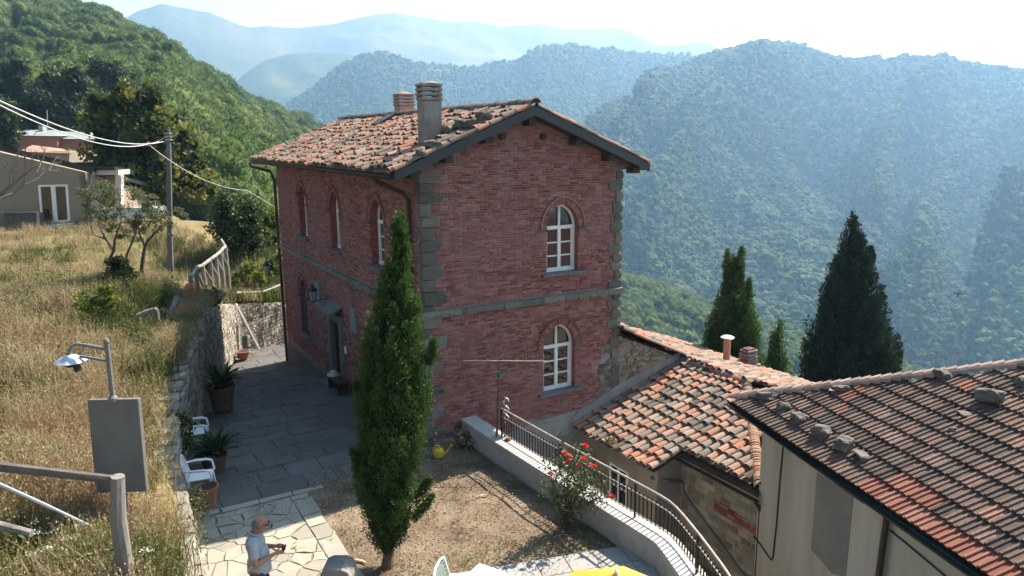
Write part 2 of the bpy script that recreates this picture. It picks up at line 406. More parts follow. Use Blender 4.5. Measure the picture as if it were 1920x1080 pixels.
def forest(name, pts, scl, protos, mat, label, group=None):
    """one mesh holding the crowns and the spots they stand on; geometry nodes set a crown on each spot"""
    pts = np.asarray(pts); N = len(pts); rg = np.random.default_rng(len(pts))
    vs, fs, rn, pr = [], [], [], []; k = 0
    for i, (v, f, r) in enumerate(protos):
        vs.append(v); fs.append(f+k); rn.append(r); pr.append(np.full(len(v), i+1)); k += len(v)
    vs.append(pts); rn.append(np.zeros(N)); pr.append(np.zeros(N, int))
    vs = np.concatenate(vs).astype(np.float32); fs = np.concatenate(fs).astype(np.int32)
    me = bpy.data.meshes.new(name); me.vertices.add(len(vs)); me.vertices.foreach_set('co', vs.ravel())
    # a face whose last two corners coincide is a triangle
    faces = [tuple(q) if q[2] != q[3] else tuple(q[:3]) for q in fs.tolist()]
    ls = np.array([len(q) for q in faces]); st = np.concatenate([[0], np.cumsum(ls)[:-1]]).astype(np.int32)
    me.loops.add(int(ls.sum())); me.loops.foreach_set('vertex_index', np.array([i for q in faces for i in q], np.int32))
    me.polygons.add(len(faces)); me.polygons.foreach_set('loop_start', st); me.update(calc_edges=True)
    def att(nm, typ, val, key='value'):
        a = me.attributes.new(nm, typ, 'POINT'); a.data.foreach_set(key, np.asarray(val).ravel())
    att('rnd', 'FLOAT', np.concatenate(rn).astype(np.float32)); att('proto', 'INT', np.concatenate(pr).astype(np.int32))
    S = np.ones((len(vs), 3), np.float32); S[k:] = scl; att('scl', 'FLOAT_VECTOR', S, 'vector')
    Rz = np.zeros((len(vs), 3), np.float32); Rz[k:, 2] = rg.uniform(0, 6.28, N); att('rot', 'FLOAT_VECTOR', Rz, 'vector')
    ix = np.zeros(len(vs), np.int32); ix[k:] = rg.integers(0, len(protos), N); att('pick', 'INT', ix)
    o = link_mesh(name, me, mat, None, False, label, 'stuff')
    ng = bpy.data.node_groups.new(name, 'GeometryNodeTree')
    ng.interface.new_socket('Geometry', in_out='INPUT', socket_type='NodeSocketGeometry'); ng.interface.new_socket('Geometry', in_out='OUTPUT', socket_type='NodeSocketGeometry')
    n = ng.nodes; l = ng.links; gi = n.new('NodeGroupInput'); go = n.new('NodeGroupOutput')
    def attr(nm, t):
        a = n.new('GeometryNodeInputNamedAttribute'); a.data_type = t; a.inputs['Name'].default_value = nm; return a.outputs[0]
    pa = attr('proto', 'INT')
    def sep(kk):
        c = n.new('FunctionNodeCompare'); c.data_type = 'INT'; c.operation = 'EQUAL'; l.new(pa, c.inputs[2]); c.inputs[3].default_value = kk
        s = n.new('GeometryNodeSeparateGeometry'); s.domain = 'POINT'; l.new(gi.outputs[0], s.inputs[0]); l.new(c.outputs[0], s.inputs[1]); return s.outputs[0]
    jn = n.new('GeometryNodeJoinGeometry')
    for i in range(len(protos)):
        gt = n.new('GeometryNodeGeometryToInstance'); l.new(sep(i+1), gt.inputs[0]); l.new(gt.outputs[0], jn.inputs[0])
    ip = n.new('GeometryNodeInstanceOnPoints'); l.new(sep(0), ip.inputs[0]); l.new(jn.outputs[0], ip.inputs['Instance']); ip.inputs['Pick Instance'].default_value = True
    l.new(attr('pick', 'INT'), ip.inputs['Instance Index']); l.new(attr('rot', 'FLOAT_VECTOR'), ip.inputs['Rotation']); l.new(attr('scl', 'FLOAT_VECTOR'), ip.inputs['Scale'])
    l.new(ip.outputs[0], go.inputs[0])
    md = o.modifiers.new('scatter', 'NODES'); md.node_group = ng
    return o
PR_FAR = [crown_proto(s, 0) for s in (1, 2, 3, 4, 5)]
PR_NEAR = [crown_proto(s, 2200) for s in (11, 12, 13, 14, 15)]
def scatter(P, x0, x1, n, smin, smax, size, seed, keep=None):
    rg = np.random.default_rng(seed); pts, sc = [], []
    base = [P(x0, smin, False), P(x1, smin, False)]
    while len(pts) < n:
        x = rg.uniform(x0, x1); s = rg.uniform(smin, smax)
        if keep and not keep(x, s, rg): continue
        p = P(x, s); dn = noise.noise(Vector((p[0]/60, p[1]/60, seed)))
        w = size*rg.uniform(.5, 1.4)*(1+.4*dn); h = w*rg.uniform(.85, 1.35)
        pts.append((p[0], p[1], p[2]-h*.12)); sc.append((w, w, h))
    return np.array(pts), np.array(sc)
kp = lambda x, s, rg: noise.noise(Vector((x*.028, s*11, 4))) > -.36 or rg.random() < .3
p, s = scatter(P3, 560, 2300, 46000, .0, 1.02, 8.0, 3, kp); forest('forest', p, s, PR_FAR, FOREST, 'hazy wood covering the far side of the valley')
p, s = scatter(P4, 400, 1900, 26000, .25, 1.02, 9.5, 4, kp); forest('forest', p, s, PR_FAR, FOREST, 'pale blue wood on the hills behind the valley')
p, s = scatter(P2, 700, 2100, 12000, .05, 1.4, 7.0, 5); forest('forest', p, s, PR_NEAR, FOREST, 'bright green wood on the spur just below the house')
p, s = scatter(P1, -700, 860, 15000, .02, 1.05, 6.8, 6); forest('forest', p, s, PR_NEAR, FOREST, 'green wood covering the hill at the left')

# ================================================================== NEAR GROUND
WB = [(-18, -6.1), (-9, -5.72), (-3, -5.42), (0, -5.32), (2.5, -4.98), (6, -4.05), (8.5, -3.5), (12.3, -2.55), (15.8, -1.30)]   # y, x of the retaining wall's foot
WT = [(-18, .6), (-9, .7), (-3, .85), (0, 1.0), (2.5, 1.3), (6, 1.8), (8.5, 1.75), (12.3, 1.2), (15.8, .48)]                    # y, height of its top
def wall_x(y): return interp(WB, y)
def wall_top(y): return interp(WT, y)
def court_z(y): return interp([(1, 0), (4, -.18), (7, -.5), (13, -1.34), (16, -1.45), (18.2, -2.2)], y)
def plane_pt(x, y, p0, nrm):
    d = ray(x, y); nrm = np.array(nrm); return CAM+d*((np.array(p0)-CAM) @ nrm)/(d @ nrm)
def roofz_pt(x, y, x0, z0, sl):          # a roof rising along +x
    return plane_pt(x, y, (x0, 0, z0), (-sl, 0, 1))
CTRL = [(-5.9, -9, .75), (-5.6, -4, .8), (-5.6, 0, 1.0), (-5.2, 2.5, 1.35), (-4.3, 6, 1.85), (-3.8, 8.5, 1.8), (-2.8, 12.3, 1.25), (-1.6, 15.8, .5),
        (0, 17.2, .15), (1.2, 18.6, -.1), (4, 18, -.2), (1.5, 21, .2), (-9, -8, 1.5), (-9, -14, 1.9), (-14, -6, 2.0)]
for (px, py, D) in ((230, 1080, 9), (320, 515, 28), (100, 424, 38.2), (20, 424, 38.2), (180, 424, 38.4), (0, 520, 26), (0, 700, 17), (0, 900, 11.5), (205, 530, 24), (265, 530, 24.5), (395, 398, 46), (300, 404, 43), (230, 410, 42), (440, 470, 38), (500, 520, 34), (480, 560, 30), (520, 470, 44), (515, 400, 60), (130, 335, 75), (0, 335, 75), (-200, 360, 60)):
    p = atd(px, py, D); CTRL.append(tuple(p))
CT = np.array(CTRL)
def land_z(x, y):
    d2 = (CT[:, 0]-x)**2+(CT[:, 1]-y)**2; w = 1/(d2+.6)**1.5
    return float((w*CT[:, 2]).sum()/w.sum())
EARTH = pm('dry_meadow_earth', [(0, (.11, .085, .04)), (.4, (.17, .135, .065)), (.7, (.22, .175, .085)), (1, (.12, .13, .045))], .55, rough=1, spec=.1, bump=(9, .6, .05), spots=[(.25, .5, .68, (.13, .15, .05), .7)])
vs, fs = [], []
ys = list(np.concatenate([np.arange(-18, 15.81, .45), [15.8]])); ts = [0, .02, .05, .09, .14, .2, .28, .38, .5, .65, .8, 1]
for y in ys:
    x0 = wall_x(y)-.12; x1 = -75
    for t in ts:
        x = x0+(x1-x0)*t**1.6
        z = land_z(x, y) if t > .0 else wall_top(y)-.06
        vs.append((x, y, z+.05*noise.noise(Vector((x*.8, y*.8, 3)))))
N = len(ts); fs = [(i*N+j, (i+1)*N+j, (i+1)*N+j+1, i*N+j+1) for i in range(len(ys)-1) for j in range(N-1)]
me = bpy.data.meshes.new('meadow'); me.from_pydata(vs, [], fs); link_mesh('meadow', me, EARTH, None, True, kind='structure')
vs = []; ys = [15.8+.9*i+.012*i*i for i in range(56)]; xs = [-75, -55, -40, -30, -24, -19, -15, -12, -9.5, -7.5, -6, -4.8, -3.7, -2.8, -1.95, -1, 0, 1.5, 3, 5, 8, 12, 18, 28]
for y in ys:
    for x in xs:
        z = land_z(min(x, 3), y)-max(0, x-3)*.55-(max(0, y-24)*max(0, x+4)*.012)
        vs.append((x, y+max(0, min(2.6, x+1.3))*max(0, 1-(y-15.8)/12), z))
N = len(xs); fs = [(i*N+j, i*N+j+1, (i+1)*N+j+1, (i+1)*N+j) for i in range(len(ys)-1) for j in range(N-1)]
me = bpy.data.meshes.new('back_meadow'); me.from_pydata(vs, [], fs); link_mesh('back_meadow', me, EARTH, None, True, kind='structure')
# the slope falling away on the right
vs = []; xs = [1.32, 2.5, 4, 6, 8, 11, 14, 20, 30, 50, 80, 130, 200]; ys = [-40, -25, -15, -9, -6, -4, -2, -.3, 3, 8, 13, 20, 35, 60, 100, 160]
for y in ys:
    for x in xs:
        vs.append((x, y, -2.7-max(0, x-11)*.5-max(0, y-14)*.35))
N = len(xs); fs = [(i*N+j, i*N+j+1, (i+1)*N+j+1, (i+1)*N+j) for i in range(len(ys)-1) for j in range(N-1)]
me = bpy.data.meshes.new('lower_ground'); me.from_pydata(vs, [], fs); link_mesh('lower_ground', me, SOIL, None, True, kind='structure')

# the garden bed and the courtyard bed under its paving
GARDEN = pm('garden_earth', [(0, (.115, .083, .056)), (.35, (.175, .132, .09)), (.65, (.24, .187, .128)), (.9, (.31, .255, .18)), (1, (.20, .19, .085))], 1.1, rough=1, spec=.1,
            spots=[(7, .56, .72, (.32, .265, .19), .6), (.7, .54, .68, (.15, .15, .07), .6), (1.6, .55, .68, (.11, .078, .055), .6), (30, .6, .75, (.12, .085, .05), .5)], bump=(38, .9, .03))
def sheet(name, xr, yr, nx, ny, zf, mat):
    vs = [(xr(y)[0]+(xr(y)[1]-xr(y)[0])*i/nx, y, zf(xr(y)[0]+(xr(y)[1]-xr(y)[0])*i/nx, y)) for y in [yr[0]+(yr[1]-yr[0])*j/ny for j in range(ny+1)] for i in range(nx+1)]
    fs = [(j*(nx+1)+i, j*(nx+1)+i+1, (j+1)*(nx+1)+i+1, (j+1)*(nx+1)+i) for j in range(ny) for i in range(nx)]
    me = bpy.data.meshes.new(name); me.from_pydata(vs, [], fs); return link_mesh(name, me, mat, None, True, kind='structure')
sheet('garden', lambda y: (-3.15, 1.05), (-9, .02), 60, 110, lambda x, y: .02*noise.fractal(Vector((x*1.4, y*1.4, 1)), 1, 2, 4)-.01, GARDEN)
JOINT = pm('paving_joint', [(0, (.10, .092, .075)), (.45, (.16, .148, .118)), (.7, (.20, .185, .15)), (1, (.115, .125, .065))], 1.2, rough=1, bump=(30, .5, .02))
court = sheet('courtyard', lambda y: (wall_x(y)-.2, -3.1 if y < -.75 else (.05 if y < 13.2 else 1.4)), (-12, 18.4), 14, 104, lambda x, y: court_z(y)-.020, JOINT)

# paving stones: cells of a jittered lattice, each a stone with its own edge and height
def clip(poly, a, b, c):                 # keep a*x+b*y<=c
    out = []
    for i in range(len(poly)):
        p, q = poly[i], poly[(i+1) % len(poly)]; dp = a*p[0]+b*p[1]-c; dq = a*q[0]+b*q[1]-c
        if dp <= 0: out.append(p)
        if dp*dq < 0:
            t = dp/(dp-dq); out.append((p[0]+(q[0]-p[0])*t, p[1]+(q[1]-p[1])*t))
    return out
def cells(seeds, bound, gap):
    res = []
    for i, (x, y) in enumerate(seeds):
        poly = bound[:]
        for j, (a, b) in enumerate(seeds):
            if i == j or abs(a-x) > 2.4 or abs(b-y) > 2.4: continue
            dx, dy = a-x, b-y; L = math.hypot(dx, dy)
            if L < 1e-4: continue
            poly = clip(poly, dx/L, dy/L, (x*dx+y*dy)/L+L/2-gap*random.uniform(.6, 1.5)/2)
            if len(poly) < 3: break
        if len(poly) >= 3: res.append(poly)
    return res
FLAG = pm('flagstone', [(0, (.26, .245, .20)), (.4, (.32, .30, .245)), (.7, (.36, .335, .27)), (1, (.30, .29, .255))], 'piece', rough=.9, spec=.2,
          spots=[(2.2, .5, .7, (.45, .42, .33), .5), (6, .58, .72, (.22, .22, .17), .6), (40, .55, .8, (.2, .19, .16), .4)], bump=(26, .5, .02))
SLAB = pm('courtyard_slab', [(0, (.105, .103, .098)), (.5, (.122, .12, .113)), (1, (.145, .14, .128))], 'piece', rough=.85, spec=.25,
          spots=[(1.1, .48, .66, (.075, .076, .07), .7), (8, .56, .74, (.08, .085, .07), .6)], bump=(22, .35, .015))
def flag(poly, zf, mat, t=.035):
    top = []; n = len(poly); cx = sum(p[0] for p in poly)/n; cy = sum(p[1] for p in poly)/n
    # irregular edge: extra points on long sides
    pts = []
    for i in range(n):
        p, q = poly[i], poly[(i+1) % n]; L = math.hypot(q[0]-p[0], q[1]-p[1]); pts.append(p)
        if L > .18:
            o = random.uniform(-.025, .012); pts.append(((p[0]+q[0])/2+(q[1]-p[1])/L*o, (p[1]+q[1])/2-(q[0]-p[0])/L*o))
    dz = random.uniform(-.006, .008); n = len(pts); tx, ty = random.uniform(-.012, .012), random.uniform(-.012, .012)
    z = lambda p: zf(p[1])+dz+(p[0]-cx)*tx+(p[1]-cy)*ty
    mb = MB(); mb.v = [(cx+(p[0]-cx)*.985, cy+(p[1]-cy)*.985, z(p)) for p in pts]+[(p[0], p[1], z(p)-.009) for p in pts]+[(p[0], p[1], zf(p[1])-t) for p in pts]
    mb.f = [tuple(range(n))]+[(i, n+i, n+(i+1) % n, (i+1) % n) for i in range(n)]+[(n+i, 2*n+i, 2*n+(i+1) % n, n+(i+1) % n) for i in range(n)]
    a = sum(pts[i][0]*pts[(i+1) % n][1]-pts[(i+1) % n][0]*pts[i][1] for i in range(n))
    if a < 0: mb.f = [tuple(reversed(q)) for q in mb.f]
    mb.build('flagstone', mat, court)
rg = random.Random(5)
seeds = []
for j in range(27):
    for i in range(9):
        seeds.append((-5.5+.30*i+(.15 if j % 2 else 0)+rg.uniform(-.16, .16), -9.3+.33*j+rg.uniform(-.16, .16)))
seeds = [s for s in seeds if -5.5 < s[0] < -3.35 and s[1] < -.8]
for poly in cells(seeds, [(-5.42, -9), (-3.42, -9), (-3.42, -.82), (-5.38, -.82)], .012): flag(poly, lambda y: 0.0, FLAG)
# kerb row of longer stones at the path's edge
y = -9.0
while y < -.95:
    L = rg.uniform(.35, .75); flag([(-3.412, y), (-3.06+rg.uniform(-.03, .03), y), (-3.06+rg.uniform(-.03, .03), min(y+L, -.82)-.012), (-3.412, min(y+L, -.82)-.03)], lambda y: .012, FLAG); y += L
# a straight threshold strip, then regular slabs in the shade
x = -5.4
while x < -2.7:
    L = rg.uniform(.5, .9); flag([(x, -.80), (min(x+L, -2.7)-.015, -.80), (min(x+L, -2.7)-.015, -.62), (x, -.62)], lambda y: .015, FLAG); x += L
y = -.6
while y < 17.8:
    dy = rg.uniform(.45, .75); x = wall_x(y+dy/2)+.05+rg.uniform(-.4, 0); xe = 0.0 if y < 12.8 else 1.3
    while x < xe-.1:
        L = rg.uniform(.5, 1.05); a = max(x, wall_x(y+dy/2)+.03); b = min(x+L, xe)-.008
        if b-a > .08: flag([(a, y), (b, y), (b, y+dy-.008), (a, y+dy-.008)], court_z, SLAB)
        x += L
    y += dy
# paved terrace in the near corner of the garden
TERR = pm('terrace_slab', [(0, (.30, .295, .28)), (.5, (.34, .33, .31)), (1, (.38, .37, .34))], 'piece', rough=.9, spec=.2, spots=[(1.4, .5, .72, (.26, .25, .23), .6), (12, .58, .76, (.22, .21, .19), .4)], bump=(18, .3, .012))
E0 = atz(935, 1062, .03); E1 = atz(1182, 1021, .03)
ex = (E1-E0)[:2]; ex /= np.linalg.norm(ex); ey = np.array([ex[1], -ex[0]])
tr = MB(); tr.extrude([(*(E0[:2]-ex*2.0), .0), (*(E0[:2]-ex*2.0+ey*4.5), .0), (*(E0[:2]+ex*2.75+ey*4.5), 0), (*(E0[:2]+ex*2.75), 0)], (0, 0, .022))
terr = tr.build('terrace', JOINT, kind='structure')
for i in range(9):
    for j in range(9):
        a, b = -1.98+.52*i, .01+.5*j; a1, b1 = min(a+.505, 2.74), b+.487
        if a >= 2.7: continue
        mb = MB(); q = [E0[:2]+ex*s+ey*t for s, t in ((a, b), (a, b1), (a1, b1), (a1, b))]; dz = rg.uniform(0, .006)
        mb.extrude([(*p, .024) for p in q], (0, 0, .012+dz)); mb.build('slab', TERR, terr)

# ================================================================== THE BRICK HOUSE
W, L = 5.55, 13.0
BRICK = pm('old_brick', [(0, (.12, .05, .038)), (.14, (.22, .068, .052)), (.4, (.31, .10, .078)), (.7, (.35, .145, .12)), (.93, (.41, .215, .19)), (1, (.16, .08, .065))], 'piece', rough=.95, spec=.15,
           spots=[(.55, .46, .66, (.33, .165, .155), .5), (2.6, .54, .70, (.40, .265, .255), .5), (.9, .60, .74, (.32, .085, .055), .75), (14, .56, .70, (.52, .40, .38), .6), (7, .62, .72, (.15, .085, .07), .55)], bump=(45, .5, .012))
MORTAR = pm('mortar', [(0, (.23, .14, .12)), (.5, (.32, .215, .19)), (1, (.40, .30, .27))], 2.0, rough=1, spots=[(6, .55, .7, (.20, .13, .11), .6)], bump=(40, .5, .015))
STONE = pm('grey_quoin_stone', [(0, (.11, .105, .088)), (.5, (.165, .155, .13)), (1, (.25, .23, .195))], 'piece', rough=.95, spec=.15,
           spots=[(5, .5, .68, (.13, .13, .105), .7), (3, .6, .72, (.28, .25, .15), .5), (22, .6, .75, (.36, .34, .30), .5)], bump=(24, .9, .03))
CEMENT = pm('cement', [(0, (.25, .24, .23)), (.5, (.32, .31, .29)), (1, (.38, .36, .33))], 1.5, rough=1, spots=[(5, .52, .7, (.20, .19, .175), .6)], bump=(25, .6, .02))
WHITE = pm('white_paint', [(0, (.66, .65, .62)), (1, (.78, .77, .74))], 8, rough=.5, spots=[(30, .62, .75, (.45, .43, .38), .5)], bump=(60, .1, .004))
GLASS = pm('window_glass', [(0, (.012, .016, .020))], rough=.03, spec=.9)
DARKMETAL = pm('dark_metal', [(0, (.022, .022, .024)), (1, (.045, .045, .048))], 3, rough=.5, metal=.3, spots=[(9, .6, .75, (.10, .06, .04), .3)])
DARKWOOD = pm('dark_wood', [(0, (.030, .022, .017)), (1, (.07, .05, .038))], 6, rough=.8, bump=(30, .3, .01))
SLATE = pm('slate_sill', [(0, (.12, .13, .14)), (1, (.19, .20, .21))], 4, rough=.8, bump=(30, .4, .01))
TILE = pm('clay_tile', [(0, (.09, .072, .06)), (.14, (.17, .14, .115)), (.28, (.26, .205, .165)), (.40, (.32, .19, .135)), (.58, (.36, .17, .105)), (.72, (.38, .21, .145)), (.84, (.40, .27, .205)), (.93, (.23, .205, .175)), (1, (.11, .095, .08))], 'piece', rough=.95, spec=.12,
          spots=[(1.1, .52, .66, (.24, .21, .17), .55), (9, .54, .68, (.20, .18, .15), .7), (30, .6, .74, (.40, .37, .30), .6), (4.5, .64, .72, (.09, .075, .065), .7)], bump=(40, .5, .012))
house = thing('brick_house', 'two-storey old red brick house with arched white windows and a gabled clay-tile roof', 'house', (0, 0, 0))

def arch_half(z, a, zs, rise):          # half-width of a pointed arch at height z
    if z <= zs: return a
    h = z-zs
    if h >= rise: return 0
    R = (a*a+rise*rise)/(2*a); return max(0, math.sqrt(max(R*R-h*h, 0))-(R-a))
def arch_pts(cu, a, zs, rise, n=8):     # from right spring over the apex to left spring
    R = (a*a+rise*rise)/(2*a); th = math.atan2(rise, R-a) if R > a else math.pi/2
    right = [(cu-(R-a)+R*math.cos(th*i/n), zs+R*math.sin(th*i/n)) for i in range(n+1)]
    return right+[(2*cu-u, z) for u, z in reversed(right[:-1])]
UB = dict(cu=3.76, a=.47, sill=3.76, zs=4.88, rise=.57)
LB = dict(cu=3.685, a=.485, sill=.68, zs=1.85, rise=.57)
FRONT_WIN = [UB, LB]
LEFT_UP = [dict(cu=c, a=.46, sill=3.84, zs=4.98, rise=.57) for c in (2.80, 6.27, 9.74)]
LEFT_LOW = dict(cu=10.35, a=.46, sill=.32, zs=1.72, rise=.57)
LEFT_WIN = LEFT_UP+[LEFT_LOW]
DOOR = dict(cu=6.70, a=.46, z0=-.42, z1=1.62)
BR, BL = .057, .225
brick_me = None
def unit_brick():
    mb = MB(); v = [(-.5, 0, -.5), (.5, 0, -.5), (.5, 0, .5), (-.5, 0, .5), (-.47, 1, -.42), (.47, 1, -.42), (.47, 1, .42), (-.47, 1, .42)]
    mb.add(v, [(4, 5, 6, 7), (0, 1, 5, 4), (1, 2, 6, 5), (2, 3, 7, 6), (3, 0, 4, 7)]); return mb     # y = outward
brick_me = mesh_data('brick', unit_brick(), BRICK)
rg = random.Random(11); bricks = []
def lay(o, u, n, rows, blocked, length, zlim):
    """courses of bricks on a wall plane; blocked(z) -> intervals to leave free; zlim(u) -> top"""
    o = Vector(o); u = Vector(u); n = Vector(n)
    for k, z in rows:
        cuts = sorted(blocked(z)); x = -rg.uniform(0, 1)*.02-(BL/2 if k % 2 else 0)
        while x < length(z)[1]:
            # headers and stretchers in a loose bond
            bl = BL if rg.random() < .72 else BL*.52
            a, b = max(x, length(z)[0]), min(x+bl-.011, length(z)[1]); x += bl
            segs = [(a, b)]
            for ca, cb in cuts:
                segs = [s for (p, q) in segs for s in ((p, min(q, ca)), (max(p, cb), q)) if s[1]-s[0] > .001]
            for p, q in segs:
                if q-p < .035 or rg.random() < .004: continue
                th = rg.uniform(.006, .016); c = o+u*((p+q)/2)+Vector((0, 0, z+rg.uniform(-.002, .002)))
                bricks.append((brick_me, frame(c, u, n, Vector((0, 0, 1)) if u.cross(n).z > 0 else Vector((0, 0, 1)), (q-p), th, (BR-.010)*rg.uniform(.9, 1.04))))
# --- quoins: (z0, z1, width on the gable face, depth on the side face)
rock_me = [mesh_data('quoin', rock_mb(40+i, .12, .055), STONE) for i in range(6)]
quoin_items = []
def quoins(x0, sgn, z0, z1, lower_gaps=None, seed=3, yface=0.0):
    q = []; r2 = random.Random(seed); z = z0; alt = 0
    while z < z1-.1:
        h = r2.uniform(.20, .33); h = min(h, z1-z)
        wide = r2.uniform(.38, .56) if alt % 2 else r2.uniform(.22, .36)
        if lower_gaps and z < 2.9 and alt % 2 == 0: q.append((z, z+h, r2.uniform(.1, .16)))
        else: q.append((z, z+h, wide))
        z += h; alt += 1
    return q
QL = quoins(0, 1, -.05, 6.4, True, 4); QR = quoins(W, -1, -.2, 6.35, None, 9)
def qw(Q, z):
    for a, b, w in Q:
        if a <= z < b: return w+.02
    return .03
def front_blocked(z):
    r = [(-.1, qw(QL, z)), (W-qw(QR, z)*.72, W+.1)]
    for w in FRONT_WIN:
        ro = .155
        if w['sill']-.07 < z < w['zs']+w['rise']+ro:
            a = w['a'] if z < w['zs'] else arch_half(z, w['a']+ro, w['zs'], w['rise']+ro)
            r.append((w['cu']-a, w['cu']+a))
            if z < w['sill']: r.append((w['cu']-.66, w['cu']+.66))
    if 3.05 < z < 3.22: r.append((-.1, W+.1))
    if z < 1.75: # rubble patch low on the right corner
        e = 4.95+.25*math.sin(z*4)+.25*max(0, 1.2-z)*0
        r.append((e if z < 1.3 else 5.15, W+.1))
    if z < .12+.06*math.sin(z*9): r.append((2.3, W+.1)) if z < .02 else None
    return r
rows = [(k, -.1+BR*k) for k in range(int(7.8/BR))]
lay((0, -.002, 0), (1, 0, 0), (0, -1, 0), rows, front_blocked, lambda z: (max(0, (z-6.40)/.4), min(W, W-(z-6.40)/.4)), None)
def left_blocked(z):
    r = [(-.1, .26 if int((z+5)/.29) % 2 else .17)]
    for w in LEFT_WIN:
        ro = .155
        if w['sill']-.07 < z < w['zs']+w['rise']+ro:
            a = w['a'] if z < w['zs'] else arch_half(z, w['a']+ro, w['zs'], w['rise']+ro)
            r.append((w['cu']-a, w['cu']+a))
            if z < w['sill']: r.append((w['cu']-.62, w['cu']+.62))
    if 3.05 < z < 3.22: r.append((-.1, L+.1))
    if DOOR['z0']-.2 < z < DOOR['z1']+.26: r.append((DOOR['cu']-.72, DOOR['cu']+.72))
    return r
lay((-.002, 0, 0), (0, 1, 0), (-1, 0, 0), [(k, -.32+BR*k) for k in range(int(6.8/BR))], left_blocked, lambda z: (0 if z > -.02 else 1.2, L), None)
# voussoirs of the arches
def voussoirs(w, o, u, n):
    o = Vector(o); u = Vector(u); n = Vector(n); P = arch_pts(w['cu'], w['a']+.005, w['zs'], w['rise'], 60)
    d = [0]
    for i in range(1, len(P)): d.append(d[-1]+math.hypot(P[i][0]-P[i-1][0], P[i][1]-P[i-1][1]))
    k = int(d[-1]/.068)
    for i in range(k):
        t = (i+.5)/k*d[-1]; j = next(q for q in range(1, len(d)) if d[q] >= t); f = (t-d[j-1])/(d[j]-d[j-1])
        p = np.array(P[j-1])*(1-f)+np.array(P[j])*f; tg = np.array(P[j])-np.array(P[j-1]); tg /= np.linalg.norm(tg); nm = np.array((tg[1], -tg[0]))
        c = p+nm*.075; T = u*tg[0]+Vector((0, 0, tg[1])); Nn = u*nm[0]+Vector((0, 0, nm[1]))
        bricks.append((brick_me, frame(o+u*c[0]+Vector((0, 0, c[1])), Nn, n, T, .145, rg.uniform(.014, .022), .056)))
for w in FRONT_WIN: voussoirs(w, (0, -.002, 0), (1, 0, 0), (0, -1, 0))
for w in LEFT_WIN: voussoirs(w, (-.002, 0, 0), (0, 1, 0), (-1, 0, 0))

# --- wall cores with their openings
def wall_core(poly, wins, o, u, name, mat, door=None):
    o = Vector(o); u = Vector(u); loops = [[Vector((p[0], p[1], 0)) for p in poly]]
    for w in wins:
        loops.append([Vector((p[0], p[1], 0)) for p in [(w['cu']-w['a'], w['sill']), (w['cu']+w['a'], w['sill'])]+arch_pts(w['cu'], w['a'], w['zs'], w['rise'])])
    if door: loops.append([Vector((p[0], p[1], 0)) for p in ((door['cu']-door['a'], door['z0']), (door['cu']+door['a'], door['z0']), (door['cu']+door['a'], door['z1']), (door['cu']-door['a'], door['z1']))])
    flat = [p for lp in loops for p in lp]; tri = tessellate_polygon(loops)
    mb = MB(); mb.v = [tuple(o+u*p.x+Vector((0, 0, p.y))) for p in flat]; mb.f = [tuple(t) for t in tri]
    return mb.build(name, mat, house)
top = lambda x: 6.44+.4*min(x, W-x)
wall_core([(0, -3.2), (W, -3.2), (W, 6.44), (W/2, top(W/2)), (0, 6.44)], FRONT_WIN, (0, 0, 0), (1, 0, 0), 'wall', MORTAR)
wall_core([(0, -2.2), (L, -2.2), (L, 6.5), (0, 6.5)], LEFT_WIN, (0, 0, 0), (0, 1, 0), 'wall', MORTAR, DOOR)
mb = MB(); mb.add([(W, 0, -3.2), (W, L, -3.2), (W, L, 6.5), (W, 0, 6.5)], [(0, 1, 2, 3)]); mb.add([(0, L, -3), (W, L, -3), (W, L, 6.44), (W/2, L, top(W/2)), (0, L, 6.44)], [(0, 1, 2, 3, 4)])
mb.build('wall', BRICK, house)
pieces(house, 'brick', bricks, 300, 'brick')

# --- corner stones, string course, plinth, rubble and cement patches
for i, (a, b, w) in enumerate(QL):
    dy = .26 if i % 2 == 0 else .18
    quoin_items.append((rock_me[i % 6], frame((w/2-.02, dy/2-.035, (a+b)/2), (1, 0, 0), (0, 1, 0), (0, 0, 1), w+.04, dy+.07, (b-a)*.97)))
for i, (a, b, w) in enumerate(QR):
    w *= .72
    quoin_items.append((rock_me[(i+3) % 6], frame((W-w/2+.03, .06, (a+b)/2), (1, 0, 0), (0, 1, 0), (0, 0, 1), w+.06, .22, (b-a)*.95)))
rr = random.Random(2)
for i in range(46):          # rubble patch, low right corner
    z = rr.uniform(-.3, 1.7); x = rr.uniform(5.0 if z < 1.3 else 5.2, 5.5)
    quoin_items.append((rock_me[i % 6], frame((x, .03, z), (1, 0, 0), (0, 1, 0), (0, 0, 1), rr.uniform(.12, .3), .12, rr.uniform(.09, .2))))
pieces(house, 'quoin', quoin_items, 300)
mb = MB(); mb.extrude([(4.9, -.008, -3.2), (W, -.008, -3.2), (W, -.008, 1.72), (5.12, -.008, 1.7), (4.98, -.008, 1.2)], (0, .006, 0)); mb.build('cement_patch', CEMENT, house)
mb = MB(); mb.extrude([(1.0, -.03, -3.2), (4.9, -.03, -3.2), (4.96, -.03, .10), (4.4, -.03, .03), (3.0, -.03, -.02), (2.2, -.03, -.16), (1.0, -.03, -.14)], (0, .028, 0)); mb.build('foundation', CEMENT, house)
mb = MB(); mb.extrude([(-.02, -.035, -.4), (1.0, -.035, -.4), (1.0, -.035, .08), (-.02, -.035, .06)], (0, .033, 0)); mb.build('foundation', CEMENT, house)
scourse = [mesh_data('string_course', rock_mb(60+i, .06, .03), pm('mossy_stone', [(0, (.15, .155, .135)), (.5, (.20, .20, .175)), (1, (.25, .24, .20))], 'piece', rough=1, spots=[(6, .5, .66, (.10, .11, .07), .75), (3.5, .58, .7, (.27, .24, .13), .6)], bump=(26, .9, .03))) for i in range(5)]
it = []
